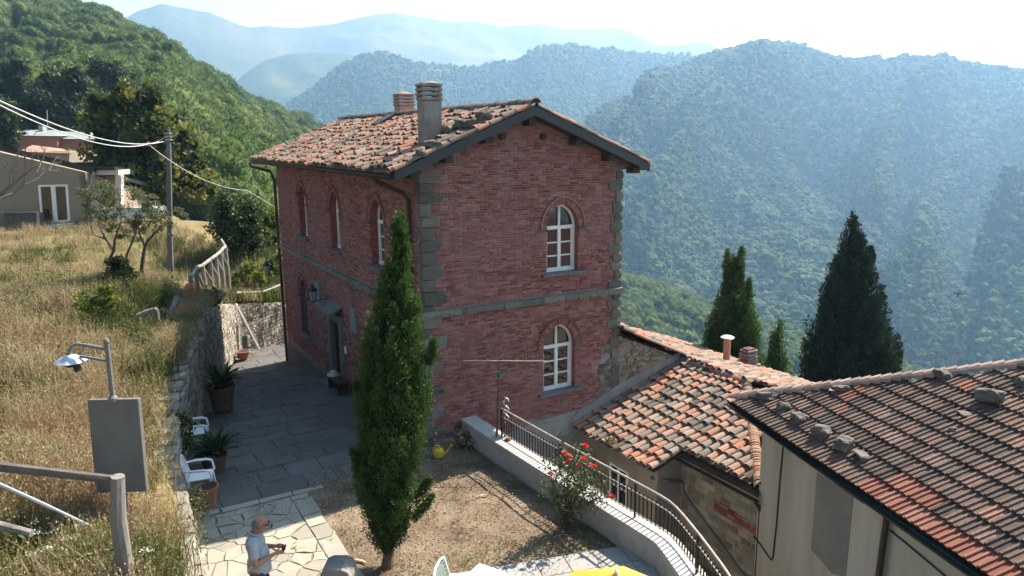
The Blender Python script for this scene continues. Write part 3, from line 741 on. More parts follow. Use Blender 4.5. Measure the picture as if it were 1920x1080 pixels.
x = -.09
while x < W+.06:
    l_ = rg.uniform(.35, .75); l_ = min(l_, W+.09-x); z = 3.135-.008*x
    it.append((scourse[rg.randrange(5)], frame((x+l_/2, -.03, z), (1, 0, 0), (0, 1, 0), (0, 0, 1), l_*1.02, .16+rg.uniform(-.02, .03), .15+rg.uniform(-.015, .03)))); x += l_
y = 0
while y < L:
    l_ = rg.uniform(.5, 1.1); l_ = min(l_, L-y)
    it.append((scourse[rg.randrange(5)], frame((-.03, y+l_/2, 3.135), (1, 0, 0), (0, 1, 0), (0, 0, 1), .15, l_*1.01, .15))); y += l_
pieces(house, 'string_course_stone', it, 300)
mb = MB(); mb.extrude([(-.05, .3, -.3), (-.05, L, -.62), (-.05, L, -2.2), (-.05, .3, -2.2)], (.047, 0, 0)); mb.build('plinth', pm('plinth_stone', [(0, (.14, .125, .105)), (1, (.22, .20, .17))], 2.5, rough=1, bump=(12, .9, .04)), house)

# --- windows
REVEAL = pm('brick_reveal', [(0, (.22, .07, .05)), (.5, (.30, .10, .08)), (1, (.36, .18, .16))], 9, rough=1, bump=(30, .6, .02))
def window(w, o, u, n, shutters=False, dep=.16):
    o = Vector(o); u = Vector(u); n = Vector(n); Z = Vector((0, 0, 1))
    pt = lambda a, z, d: o+u*a+Z*z-n*d            # d = depth behind the wall face
    a, cu, s0, zs, ri = w['a'], w['cu'], w['sill'], w['zs'], w['rise']
    outl = [(cu+a, s0)]+arch_pts(cu, a, zs, ri)+[(cu-a, s0)]
    mb = MB(); mb.strip([pt(p, z, 0) for p, z in outl], [pt(p, z, dep+.12) for p, z in outl]); mb.build('window_reveal', REVEAL, house)
    # a thin projecting hood over the brick arch, ending on two small imposts
    P1 = arch_pts(cu, a+.155, zs, ri+.155, 10); P2 = arch_pts(cu, a+.195, zs, ri+.20, 10); mb = MB()
    mb.strip([pt(*p, -.05) for p in P1], [pt(*p, -.05) for p in P2]); mb.strip([pt(*p, .0) for p in P1], [pt(*p, -.05) for p in P1]); mb.strip([pt(*p, -.05) for p in P2], [pt(*p, .0) for p in P2])
    mb.build('hood_mould', BRICK, house)
    mb = MB()
    for sg in (1, -1): mb.extrude([pt(cu+sg*(a+.0), zs-.09, -.03), pt(cu+sg*(a+.24), zs-.09, -.03), pt(cu+sg*(a+.24), zs, -.03), pt(cu+sg*a, zs, -.03)], n*-.05)
    mb.build('impost', STONE, house)
    fo = MB(); t = .06
    O = [(cu+a, s0)]+arch_pts(cu, a, zs, ri)+[(cu-a, s0)]; I = [(cu+a-t, s0+t)]+arch_pts(cu, a-t, zs, ri-t*1.1)+[(cu-a+t, s0+t)]
    F0, F1 = dep, dep+.06
    fo.strip([pt(*p, F0) for p in O], [pt(*p, F0) for p in I], True); fo.strip([pt(*p, F0) for p in I], [pt(*p, F1) for p in I], True)
    def rail(a0, z0, a1, z1, wd, d0, d1):
        if abs(a0-a1) < 1e-6: q = [(a0-wd/2, z0), (a0+wd/2, z0), (a0+wd/2, z1), (a0-wd/2, z1)]
        else: q = [(a0, z0-wd/2), (a1, z0-wd/2), (a1, z0+wd/2), (a0, z0+wd/2)]
        fo.extrude([pt(*p, d0) for p in q], -n*(d1-d0))
    zt = zs-.02
    rail(cu, s0+t, cu, zt, .085, F0-.012, F1); rail(cu, zt, cu, zs+ri-t, .055, F0-.006, F1)
    rail(cu-a+t, zt, cu+a-t, zt, .085, F0-.016, F1)
    hh = (zt-.0425-(s0+t))
    rail(cu-a+.01, s0+.05, cu+a-.01, s0+.05, .10, F0-.02, F1)
    for sg in (-1, 1):
        a0 = cu+sg*.0425; a1 = cu+sg*(a-t); fo.extrude([pt(*p, F0-.008) for p in ((a1-sg*.05, s0+t), (a1, s0+t), (a1, zt), (a1-sg*.05, zt))], -n*.05)
        for k in (1, 2): rail(min(a0, a1), s0+t+hh*k/3, max(a0, a1), s0+t+hh*k/3, .032, F0+.006, F1)
    wo = fo.build('window', WHITE, house)
    for sg in (-1, 1):
        a0, a1 = sorted((cu+sg*.04, cu+sg*(a-t)))
        for k in range(3):
            z0 = s0+t+hh*k/3; mb = MB(); mb.extrude([pt(*p, F1-.02) for p in ((a0, z0), (a1, z0), (a1, z0+hh/3), (a0, z0+hh/3))], -n*.006); mb.build('pane', GLASS, wo)
        half = [(cu+sg*.02, zt+.03)]+[p for p in arch_pts(cu, a-t*.8, zs, ri-t*.8) if (p[0]-cu)*sg > .02]
        if sg > 0: half = half+[(cu+.02, zs+ri-t)]
        else: half = [half[0], (cu-.02, zs+ri-t)]+half[1:]
        mb = MB(); mb.extrude([pt(*p, F1-.02) for p in half], -n*.006); mb.build('pane', GLASS, wo)
    mb = MB(); mb.box(pt(cu+.02, s0-.035, (dep-.13)/2), (abs(u.x)*(2*a+.36)+abs(n.x)*(dep+.13), abs(u.y)*(2*a+.36)+abs(n.y)*(dep+.13), .06)); mb.build('sill', SLATE, wo)
    if shutters:
        sh = MB()
        for sg in (-1, 1):
            a0, a1 = sorted((cu+sg*.012, cu+sg*(a-.01))); z1 = zs-.06
            for e in (a0+.025, a1-.025): sh.bar(pt(e, s0+.02, .05), pt(e, z1, .05), .05, .04, up=n)
            for z in (s0+.05, (s0+z1)/2, z1-.03): sh.bar(pt(a0, z, .05), pt(a1, z, .05), .04, .06, up=n)
        so_ = sh.build('shutter', pm('shutter_green', [(0, (.03, .04, .045)), (1, (.05, .06, .065))], 5, rough=.7), house)
        for sg in (-1, 1):
            a0, a1 = sorted((cu+sg*.03, cu+sg*(a-.04))); z = s0+.1
            while z < zs-.12:
                mb = MB(); mb.add([pt(a0, z, .065), pt(a1, z, .065), pt(a1, z+.055, .035), pt(a0, z+.055, .035), pt(a0, z-.01, .06), pt(a1, z-.01, .06), pt(a1, z+.045, .03), pt(a0, z+.045, .03)], [(0, 1, 2, 3), (7, 6, 5, 4), (0, 4, 5, 1), (3, 2, 6, 7)])
                mb.build('slat', MATS['shutter_green'], so_); z += .075
for w in FRONT_WIN: window(w, (0, 0, 0), (1, 0, 0), (0, -1, 0))
for w in LEFT_UP: window(w, (0, 0, 0), (0, 1, 0), (-1, 0, 0), dep=.2)
window(LEFT_LOW, (0, 0, 0), (0, 1, 0), (-1, 0, 0), True, dep=.2)

# --- door
c, a, z0, z1 = DOOR['cu'], DOOR['a'], DOOR['z0'], DOOR['z1']
mb = MB()
for sg in (-1, 1): mb.box((-.01, c+sg*(a+.12), (z0+z1)/2-.05), (.16, .235, z1-z0+.1))
mb.box((-.02, c, z1+.12), (.18, 2*a+.48, .235)); mb.build('door_surround', pm('door_stone', [(0, (.15, .15, .145)), (1, (.22, .22, .21))], 4, rough=.9, bump=(20, .5, .02)), house)
mb = MB(); mb.box((.14, c, (z0+z1)/2), (.05, 2*a, z1-z0)); do = mb.build('door', DARKWOOD, house)
for i in range(6):
    mb = MB(); mb.box((.108, c-a+.077+.153*i, (z0+z1)/2), (.02, .145, z1-z0-.06)); mb.build('plank', DARKWOOD, do)
mb = MB(); mb.box((.09, c+.33, (z0+z1)/2), (.05, .03, .13)); mb.build('handle', DARKMETAL, do)
mb = MB(); mb.box((-.2, c, z0-.06), (.5, 1.5, .13)); mb.build('doorstep', MATS['door_stone'], house)
mb = MB(); mb.extrude([(-.42, c-.72, z1+.30), (-.42, c+.72, z1+.30), (0, c+.72, z1+.50), (0, c-.72, z1+.50)], (0, 0, .06)); mb.build('door_hood', MATS['door_stone'], house)
for (yy, zz, hh) in ((8.45, 2.13, .78), (4.95, 1.98, .72)):
    mb = MB(); mb.box((-.028, yy, zz), (.045, .52, hh)); mb.box((-.05, yy, zz), (.03, .42, hh-.1)); mb.build('plaque', pm('plaque_stone', [(0, (.20, .22, .21)), (1, (.27, .285, .27))], 5, rough=.8), house)
mb = MB(); mb.box((-.03, 5.86, .88), (.03, .16, .22)); mb.build('house_number_plate', WHITE, house)
def lantern(p, arm_from, parent):
    mb = MB(); mb.tube([arm_from, (Vector(arm_from)+Vector(p))/2+Vector((0, 0, .02)), p], .014, 6); ar = mb.build('lantern_arm', DARKMETAL, parent)
    p = Vector(p); mb = MB(); mb.lathe([(.05, 0), (.075, .02), (.075, .04)], p, 6); mb.lathe([(.15, .36), (.16, .38), (.07, .47), (.03, .5), (.03, .55)], p, 6)
    for k in range(6):
        t = math.pi/3*k; mb.bar(p+Vector((.075*math.cos(t), .075*math.sin(t), .03)), p+Vector((.14*math.cos(t), .14*math.sin(t), .37)), .012)
    mb.build('lantern', DARKMETAL, parent); mb = MB(); mb.lathe([(.065, .035), (.125, .365)], p, 6); mb.build('lantern_glass', pm('lantern_glass', [(0, (.35, .38, .38))], rough=.1, spec=.8), parent)
lantern((-.5, 7.3, 2.12), (0, 7.3, 2.2), house)
lantern((-.62, 12.85, 2.12), (0, 12.85, 2.06), house)

# --- roof
RS = .4; cw = 1/math.hypot(1, RS); RX0 = -.74; RXR = 2.70; RY0, RY1 = -.38, 13.4
def RZ(x): return 6.36+RS*(x+.74) if x <= RXR else 6.36+RS*(2*RXR-x+.74)
mb = MB()
sec = [(RX0, RZ(RX0)-.05), (RXR, RZ(RXR)-.05), (2*RXR-RX0, RZ(RX0)-.05), (2*RXR-RX0, RZ(RX0)-.16), (RXR, RZ(RXR)-.2), (RX0, RZ(RX0)-.16)]
mb.extrude([(x, RY0, z) for x, z in sec], (0, RY1-RY0, 0)); roof = mb.build('roof', DARKWOOD, house)
FASCIA = pm('fascia_paint', [(0, (.03, .033, .036)), (1, (.05, .054, .058))], 3, rough=.45)
for sg in (0, 1):
    f = lambda x: 2*RXR-x if sg else x
    mb = MB(); mb.extrude([(f(RX0), RY0-.045, RZ(RX0)+.01), (f(RXR), RY0-.045, RZ(RXR)+.01), (f(RXR), RY0-.045, RZ(RXR)-.205), (f(RX0), RY0-.045, RZ(RX0)-.19)], (0, .04, 0)); mb.build('fascia', FASCIA, roof)
for (x, dz) in ((.55, .24), (1.55, .24), (4.0, .24), (5.0, .24), (-.25, .24), (5.8, .24)):
    mb = MB(); mb.box((x, RY0/2+.02, RZ(x)-dz-.04), (.2, -RY0-.08, .16)); mb.build('purlin', DARKWOOD, roof)
for x in (2.05, 3.15):
    mb = MB(); mb.tube([(x, -.10, 7.06), (x, .05, 7.06)], .075, 12); mb.build('beam_end', DARKWOOD, house)
mb = MB(); mb.box((RXR, RY0/2+.02, RZ(RXR)-.33), (.2, -RY0-.08, .2)); mb.build('ridge_beam', DARKWOOD, roof)
for y in (1.0, 3.05, 5.1, 7.5, 10.0, 12.7):
    mb = MB(); mb.box((-.24, y, 6.42), (.48, .34, .15)); mb.build('rafter_end', DARKWOOD, roof)
def half_gutter(p, q, r, mat, parent, name='gutter'):
    p, q = Vector(p), Vector(q); d = (q-p).normalized(); s = d.cross(Vector((0, 0, 1))).normalized(); mb = MB(); n = 7
    A = lambda e, rr: [e+s*(rr*math.cos(math.pi*i/n))+Vector((0, 0, -rr*math.sin(math.pi*i/n))) for i in range(n+1)]
    mb.strip(A(p, r), A(q, r)); mb.strip(A(q, r-.006), A(p, r-.006)); mb.strip(A(p, r-.006), A(p, r)); mb.strip(A(q, r), A(q, r-.006))
    return mb.build(name, mat, parent)
half_gutter((RX0-.05, RY0-.03, 6.29), (RX0-.05, RY1, 6.33), .075, DARKMETAL, house)
mb = MB(); mb.tube([(RX0-.09, .55, 6.24), (RX0-.08, .55, 6.14), (-.2, .52, 5.86), (-.09, .5, 5.70), (-.09, .5, .1)], .05, 10); mb.build('downpipe', pm('pipe_brown', [(0, (.035, .024, .020)), (1, (.055, .038, .032))], 4, rough=.5), house)
mb = MB(); mb.tube([(RX0-.09, 13.5, 6.24), (RX0-.05, 13.5, 6.1), (-.2, 13.1, 5.9), (-.09, 13.05, 5.6), (-.09, 13.05, -1.4)], .06, 10); mb.build('downpipe', MATS['pipe_brown'], house)

# --- barrel tiles
def coppo(seg=5, L_=.46, w0=.105, w1=.082, h0=.085, h1=.068, t=.014, under=False):
    mb = MB(); A = [math.pi*i/seg for i in range(seg+1)]; s = -1 if under else 1
    ring = lambda w, h, y: [(w*math.cos(a), y, s*h*math.sin(a)) for a in A]
    o0, o1 = ring(w0, h0, 0), ring(w1, h1, L_); i0, i1 = ring(w0-t, h0-t, 0), ring(w1-t, h1-t, L_)
    k = seg+1; mb.v = o0+o1+i0+i1
    for i in range(seg):
        q = (i, i+1, k+i+1, k+i); mb.f.append(q if not under else tuple(reversed(q)))
        q = (2*k+i+1, 2*k+i, 3*k+i, 3*k+i+1); mb.f.append(q if not under else tuple(reversed(q)))
        mb.f.append((i+1, i, 2*k+i, 2*k+i+1))
    return mb
cop = mesh_data('tile', coppo(), TILE, False); pan = mesh_data('pan_tile', coppo(3, .46, .105, .085, .06, .05, .012, True), TILE); ridge_me = mesh_data('ridge_tile', coppo(6, .42, .14, .115, .11, .09), TILE)
for m_ in (cop, pan, ridge_me):
    pass
def tiles(parent, o, u, w, cols, rows, pitch, expo, ok, seed, lift=.035, most=300, mess=1.0, keep_pan=True):
    """o: lower corner; u along the eave; w up the slope; ok(along, up) -> tile stands here"""
    r2 = random.Random(seed); o, u, w = Vector(o), Vector(u).normalized(), Vector(w).normalized(); n = u.cross(w); cov, pn = [], []
    for i in range(cols):
        for j in range(rows):
            a, b = (i+.5)*pitch, j*expo
            if not ok(a, b): continue
            tilt = -lift/expo; th = r2.gauss(0, .035)*mess; du, dv, dn = r2.gauss(0, .008)*mess, r2.gauss(0, .022)*mess, abs(r2.gauss(0, .008))*mess
            uu = (u*math.cos(th)+w*math.sin(th)); ww = (w*math.cos(th)-u*math.sin(th)); ww = (ww+n*(tilt+r2.gauss(0, .02)*mess)).normalized(); nn = uu.cross(ww)
            sc = r2.uniform(.95, 1.05)
            cov.append((cop, frame(o+u*(a+du)+w*(b+dv)+n*(.045+dn+lift), uu, ww, nn, sc, sc, sc)))
            if ok(a+pitch/2, b): pn.append((pan, frame(o+u*(a+pitch/2)+w*(b-.03)+n*(.062+lift*.6), u, (w+n*tilt).normalized(), n)))
    pieces(parent, 'tile', cov, most, 'tile')
    if keep_pan and pn: pieces(parent, 'pan_tile', pn, 0, 'pan_tile')
sl = Vector((cw, 0, RS*cw)); sr = Vector((-cw, 0, RS*cw)); slen = (RXR-RX0)/cw
tiles(roof, (RX0-.0, RY1+.02, RZ(RX0)-.06), (0, -1, 0), sl, 72, 12, .2, .325, lambda a, b: a < 13.8 and b < slen-.15, 3, mess=2.6)
tiles(roof, (2*RXR-RX0, RY0, RZ(RX0)-.07), (0, 1, 0), sr, 72, 12, .2, .325, lambda a, b: a < 13.8 and b < slen-.15, 4, most=0, mess=1.3)
it = []; y = RY0-.05
while y < RY1:
    it.append((ridge_me, frame((RXR+rg.gauss(0, .01), y, RZ(RXR)+.055+rg.uniform(0, .02)), (1, 0, 0), (0, 1, .03), (0, 0, 1)))); y += .34
x = RX0                       # verge tiles along the front edge of both slopes
while x < RXR-.2:
    for sg in (0, 1):
        xx = 2*RXR-x if sg else x; d = sr if sg else sl
        it.append((ridge_me, frame((xx, RY0+.05+rg.gauss(0, .012), RZ(x)+.03+rg.uniform(0, .025)), Vector((0, -1, 0)) if not sg else Vector((0, 1, 0)), d, (Vector((0, -1, 0)) if not sg else Vector((0, 1, 0))).cross(d), .75, 1, .75)))
    x += .33
pieces(roof, 'ridge_tile', it, 300)
# roof window
p = plane_pt(722, 232, (RX0, 0, RZ(RX0)), (-RS, 0, 1)); nv = Vector((-RS*cw, 0, cw))
mb = MB(); mb.bar(V(p)+nv*.10-sl*.32, V(p)+nv*.17+sl*.32, .62, .06, up=nv); sk = mb.build('roof_window', DARKMETAL, roof)

# --- chimneys
CHIM = pm('chimney_render', [(0, (.22, .20, .18)), (.5, (.30, .28, .255)), (1, (.37, .345, .31))], 3, rough=1, spots=[(7, .54, .7, (.15, .14, .12), .7), (2.5, .6, .72, (.36, .26, .22), .5)], bump=(25, .7, .03))
def chimney(p, w, d, ztop, name, mat):
    p = Vector(p); mb = MB(); hs = ztop-p.z; sh = hs-.42 if hs > .8 else hs-.36
    mb.box((p.x, p.y, p.z+sh/2-.15), (w, d, sh+.3)); ch = mb.build(name, mat, roof, bevel=.015)
    z = p.z+sh
    for i in range(4):
        mb = MB(); mb.box((p.x, p.y, z+.04), (w*1.12, d*1.12, .065)); mb.build('slab', mat, ch, bevel=.012)
        if i < 3:
            mb = MB()
            for sx in (-1, 1):
                for sy in (-1, 1): mb.box((p.x+sx*w*.4, p.y+sy*d*.4, z+.088), (w*.2, d*.2, .034))
            mb.build('spacer', mat, ch)
        z += .102
    mb = MB(); mb.lathe([(w*.5, 0), (w*.42, .03), (w*.2, .055), (0.0, .06)], (p.x, p.y, z-.03), 14); mb.build('cap', mat, ch)
chimney((.72, .98, RZ(.72)-.05), .46, .36, 8.30, 'chimney', CHIM)
chimney((RXR+.45, 8.3, RZ(RXR+.45)-.1), .50, .50, 8.52, 'chimney', pm('pink_chimney', [(0, (.36, .24, .20)), (1, (.45, .33, .28))], 3, rough=1, bump=(25, .5, .02)))

# ================================================================== LOW HOUSE WITH BARREL TILES
RUBBLE = pm('rubble_stone', [(0, (.17, .14, .10)), (.3, (.27, .23, .165)), (.6, (.35, .30, .22)), (.85, (.42, .37, .285)), (1, (.24, .17, .13))], 'piece', rough=1, spec=.1, spots=[(6, .55, .7, (.13, .115, .09), .6)], bump=(24, .8, .03))
PLASTER = pm('worn_plaster', [(0, (.24, .205, .16)), (.5, (.30, .26, .205)), (1, (.36, .315, .25))], 1.3, rough=1, spots=[(4, .55, .7, (.20, .17, .135), .6), (11, .6, .72, (.40, .35, .28), .4)], bump=(25, .5, .015))
rub_me = [mesh_data('stone', rock_mb(80+i, .14, .06), RUBBLE) for i in range(7)]
wallst_me = None
low = thing('low_house', 'low stone house with a weathered orange and grey barrel-tile roof beside the brick gable', 'house', (5, -2, -2.7))
AS = .303; acw = 1/math.hypot(1, AS); AX, AZ, ARX = 4.12, -.37, 7.87
def AZf(x): return AZ+AS*(x-AX)
hipx = lambda y: ARX if y > -2.4 else ARX+(y+2.4)*.955
mb = MB()
prof = [(AX+.06, .0), (AX+.06, -3.08), (4.92, -3.08), (4.92, -5.45), (ARX, -2.4), (ARX, 0)]
mb.extrude([(x, y, AZf(x)-.12) for x, y in prof], (0, 0, .09)); aroof = mb.build('roof', DARKWOOD, low)
def a_ok(a, b):
    x = AX-.05+b*acw; y = -a
    if y < -5.45 or x > min(ARX, hipx(y))-.18: return False
    return x > (AX-.1 if y > -3.1 else 4.74)
tiles(aroof, (AX-.05, 0, AZf(AX-.05)-.02), (0, -1, 0), (acw, 0, AS*acw), 26, 12, .212, .335, a_ok, 21, mess=1.35)
it = []
y = -.1                       # ridge and hip: nested half-round tiles
while y > -2.45:
    it.append((ridge_me, frame((ARX+rg.gauss(0, .012), y, AZf(ARX)+.06+rg.uniform(0, .02)), (-1, 0, 0), (0, -1, .10), (0, 0, 1), 1, .55, 1))); y -= .085
H0, H1 = Vector((ARX, -2.4, AZf(ARX)+.05)), Vector((4.98, -5.42, AZf(4.98)+.05)); hd = (H0-H1).normalized(); hu = hd.cross(Vector((0, 0, 1))).normalized(); t = 0
while t < (H1-H0).length:
    it.append((ridge_me, frame(H1+hd*t+Vector((0, 0, rg.uniform(0, .02))), hu, (hd+Vector((0, 0, -.12))).normalized(), hu.cross(hd), .95+rg.uniform(-.05, .05), .5, .95))); t += .078
pieces(aroof, 'ridge_tile', it, 300)
# the slope beyond the ridge and the wall-top roof along the brick house
mb = MB(); mb.add([(5.55, -.12, 1.94), (7.85, -.12, .86), (12.4, -.12, -.58), (12.4, 5.5, -.58), (7.85, 5.5, .86), (5.55, 5.5, 1.94)], [(0, 1, 4, 5), (1, 2, 3, 4)])
mb.add([(7.87, 0, .72), (7.87, -2.4, .72), (8.6, -3.4, .5), (12.4, -7, -.62), (12.4, 0, -.62)], [(0, 1, 2, 3, 4)]); broof = mb.build('roof', TILE, low)
def lower_z(x): return 1.98-.47*(x-5.55) if x < 7.85 else .90-.316*(x-7.85)
s2 = .316; c2 = 1/math.hypot(1, s2)
tiles(broof, (12.35, -6.5, lower_z(12.35)-.02), (0, 1, 0), (-c2, 0, s2*c2), 57, 15, .212, .335, lambda a, b: (12.35-b*c2 > (8.05 if -6.5+a > -2.4 else 8.05+(-2.4-(-6.5+a))*1.0)), 22, most=150, mess=1.6)
s3 = .47; c3 = 1/math.hypot(1, s3)
tiles(broof, (7.95, -.1, lower_z(7.8)+.02), (0, 1, 0), (-c3, 0, s3*c3), 26, 8, .212, .335, lambda a, b: b < 2.4, 23, most=60, mess=1.6)
it = []; x = 5.6
while x < 12.2:
    sl_ = Vector((-c3, 0, s3*c3)) if x < 7.6 else Vector((-c2, 0, s2*c2))
    it.append((ridge_me, frame((x+.35, -.13+rg.gauss(0, .02), lower_z(x+.35)+.09+rg.uniform(0, .03)), Vector((0, 1, 0)), sl_, Vector((0, 1, 0)).cross(sl_), .85, 1, .8))); x += .32
pieces(broof, 'ridge_tile', it, 300)
# walls
mb = MB(); mb.extrude([(5.5, -.02, -3), (7.85, -.02, -3), (7.85, -.02, .82), (5.5, -.02, 1.88)], (0, .3, 0)); mb.build('wall', PLASTER, low)
it = []
for i in range(150):
    x = rg.uniform(5.58, 7.7); z = rg.uniform(AZf(x)+.28, lower_z(x)-.14)
    if z > AZf(x)+.3: it.append((rub_me[i % 7], frame((x, -.03, z), (1, 0, 0), (0, 1, 0), (0, 0, 1), rg.uniform(.08, .26), .06, rg.uniform(.06, .15))))
pieces(low, 'stone', it, 300)
mb = MB(); mb.extrude([(x, -.075, z) for x, z in ((4.05, -.62), (4.2, -.36), (7.75, .80), (7.75, 1.06), (6.6, .78), (5.7, .56), (4.9, .22), (4.25, .02), (3.6, -.55))], (0, .07, 0)); mb.build('flashing', CEMENT, low)
wx1, wx2 = 4.36, 5.10
mb = MB(); mb.add([(wx1, .0, -3.2), (wx1, -3.02, -3.2), (wx1, -3.02, AZf(wx1)-.05), (wx1, 0, AZf(wx1)-.05), (wx2, -3.02, -3.2), (wx2, -3.02, AZf(wx2)-.05)], [(0, 1, 2, 3), (1, 4, 5, 2)]); mb.build('wall', PLASTER, low)
mb = MB(); mb.add([(wx2, -3.0, -3.2), (wx2, -5.6, -3.2), (wx2, -5.6, AZf(wx2)-.06), (wx2, -3.0, AZf(wx2)-.06)], [(0, 1, 2, 3)]); mb.build('wall', PLASTER, low)
it = []; z = -2.6; k = 0
while z < -.25:
    h = rg.uniform(.10, .2); y = -3.06
    while y > -5.5:
        w = rg.uniform(.14, .42)
        if rg.random() < .9: it.append((rub_me[k % 7], frame((wx2-.005, y-w/2, z+h/2), (0, 1, 0), (1, 0, 0), (0, 0, 1), w*.95, .022, h*.93)))
        y -= w; k += 1
    z += h
pieces(low, 'stone', it, 300)
it = []
for j in range(4):            # a course of bricks let into the rubble
    y = -4.1
    while y > -5.35: it.append((brick_me, frame((wx2-.02, y-.1, -1.15+.065*j+.05*(y+4.1)), (0, 1, 0), (-1, 0, 0), (0, 0, 1), .19, .02, .05))); y -= .205
pieces(low, 'brick', it, 300)
half_gutter((4.83, -3.1, AZf(4.85)-.1), (4.83, -5.5, AZf(4.85)-.12), .05, DARKMETAL, low)
mb = MB(); mb.tube([(4.86, -5.42, -.34), (4.98, -5.42, -.5), (5.03, -5.42, -.6), (5.03, -5.42, -3)], .042, 8); mb.build('downpipe', pm('rusty_pipe', [(0, (.07, .04, .025)), (1, (.12, .075, .05))], 5, rough=.8), low)
mb = MB(); mb.tube([(4.30, -2.85, -.72), (4.6, -3.1, -.78), (5.02, -3.12, -.9), (5.05, -3.2, -1.2), (5.05, -5.2, -2.35)], .04, 8); mb.build('waste_pipe', pm('grey_pipe', [(0, (.12, .115, .11)), (1, (.18, .17, .165))], 4, rough=.6), low)
# small window in the near wall
wa = atx(1146, 868, wx1); wb = atx(1176, 936, wx1); y0, y1 = sorted((wa[1], wb[1])); zt = max(wa[2], wb[2]); zb = zt-1.0
wf = MB(); 
for y in (y0, (y0+y1)/2, y1): wf.box((wx1-.01, y, (zt+zb)/2), (.05, .055, zt-zb))
for z in (zt, zb, (zt+zb)/2): wf.box((wx1-.012, (y0+y1)/2, z), (.05, y1-y0+.05, .05))
wo = wf.build('window', WHITE, low)
for k in range(2):
    for j in range(2):
        mb = MB(); mb.box((wx1-.006, y0+(y1-y0)*(.25+.5*k), zb+(zt-zb)*(.25+.5*j)), (.012, (y1-y0)*.42, (zt-zb)*.42)); mb.build('pane', GLASS, wo)
# slab chimney and the flue pipe
cp = aty(1402, 690, .75)
mb = MB(); mb.box((cp[0], .75, cp[2]-.1), (.62, .5, .5)); ch = mb.build('chimney', CHIM, low)
z = cp[2]+.15
for k in range(5):
    s_ = .50-.015*k; mb = MB(); mb.box((cp[0]+rg.uniform(-.02, .02), .75, z), (s_, s_*.85, .065), rg.uniform(-.06, .06)); mb.build('slab', pm('chimney_slab', [(0, (.15, .12, .10)), (.5, (.23, .19, .165)), (1, (.28, .25, .22))], 'piece', rough=1, bump=(20, .6, .02)), ch, bevel=.01)
    mb = MB(); mb.box((cp[0], .75, z+.055), (s_*.72, s_*.6, .05)); mb.build('brick', BRICK, ch); z += .108
fp = aty(1362, 674, .4); ft = aty(1364, 634, .4)
mb = MB(); mb.tube([(fp[0], .4, fp[2]-.3), (ft[0], .4, ft[2])], .105, 12); fl = mb.build('flue_pipe', pm('copper_pipe', [(0, (.42, .22, .13)), (1, (.52, .32, .22))], 5, rough=.55, metal=.2), low, smooth=False)
mb = MB(); mb.lathe([(.0, .09), (.12, .075), (.205, .03), (.205, .02), (.0, .015)], (ft[0], .4, ft[2]), 18); mb.build('cap', pm('pale_metal', [(0, (.62, .63, .63))], rough=.35, metal=.3), fl)

# ================================================================== CREAM HOUSE, NEAR RIGHT
cream = thing('cream_house', 'cream rendered house with ribbed red clay roof tiles and loose stones lying on the roof', 'house', (5, -7, -2.7))
G0 = Vector(atz(1370, 750, 1.62)); G1 = Vector(atz(1860, 1080, 1.62)); cu_ = (G1-G0).normalized(); cv = Vector((-cu_.y, cu_.x, 0));
if cv.x < 0: cv = -cv
TP = .435; cwp = 1/math.hypot(1, TP); cw_ = (cv*cwp+Vector((0, 0, TP*cwp)))
CREAM = pm('cream_render', [(0, (.37, .335, .275)), (.5, (.46, .425, .355)), (1, (.53, .495, .425))], .9, rough=1, spec=.15, spots=[(2.5, .52, .70, (.35, .315, .26), .45), (9, .58, .74, (.29, .26, .215), .4), (1.1, .56, .70, (.53, .50, .44), .5)], bump=(40, .3, .006), warp=(1.7, 1.7, .22))
MARS = pm('ribbed_tile', [(0, (.065, .05, .043)), (.3, (.11, .08, .066)), (.6, (.16, .108, .085)), (.85, (.20, .125, .095)), (.95, (.25, .17, .135)), (1, (.33, .13, .08))], 'piece', rough=.95, spec=.12,
          spots=[(2.4, .46, .64, (.12, .10, .088), .65), (14, .52, .68, (.065, .057, .052), .7), (26, .56, .72, (.27, .235, .18), .6)], bump=(45, .6, .012))
MARS_NEW = pm('new_ribbed_tile', [(0, (.19, .072, .05)), (.6, (.25, .10, .07)), (1, (.27, .16, .12))], 'piece', rough=.9, spec=.15, spots=[(9, .50, .66, (.15, .10, .08), .65), (26, .58, .74, (.28, .23, .18), .5)], bump=(45, .4, .01))
def marsigliese(mat, seed):
    w_, Lt = .225, .43; pr = [(0, .0), (.006, .034), (.045, .036), (.060, .006), (.098, .004), (.106, .028), (.142, .030), (.154, .006), (.205, .002), (.225, .002)]
    rg_ = random.Random(seed); mb = MB(); n = len(pr)
    a = [(x-w_/2, 0, h+.012) for x, h in pr]; b = [(x-w_/2, Lt, h*.9+.012) for x, h in pr]; c_ = [(x-w_/2, 0, h-.014) for x, h in pr]; d = [(x-w_/2, .01, -.02) for x, h in pr]
    mb.v = a+b+c_
    for i in range(n-1): mb.f.append((i, i+1, n+i+1, n+i)); mb.f.append((2*n+i, 2*n+i+1, i+1, i))
    mb.f.append((0, n, 2*n)); mb.f.append((2*n-1, n-1, 3*n-1)) if False else None
    return mesh_data('tile', mb, mat)
mars, mars_new = marsigliese(MARS, 1), marsigliese(MARS_NEW, 2)
roof_pts = [G0+cu_*.1, G0+cu_*11, G0+cu_*11+cw_*7.0/cwp, G0+(cu_+cv)*6.0+Vector((0, 0, TP*6.0)), ]
nrm = cv.cross(cu_); nC = cu_.cross(cw_).normalized()
if nC.z < 0: nC = -nC
mb = MB(); mb.extrude([G0-nC*.10, G0+cu_*12-nC*.10, G0+cu_*12+cw_*(6.5/cwp)-nC*.10, G0+(cu_+cv)*6.5+Vector((0, 0, TP*6.5))-nC*.10], nC*.06); croof = mb.build('roof', DARKWOOD, cream)
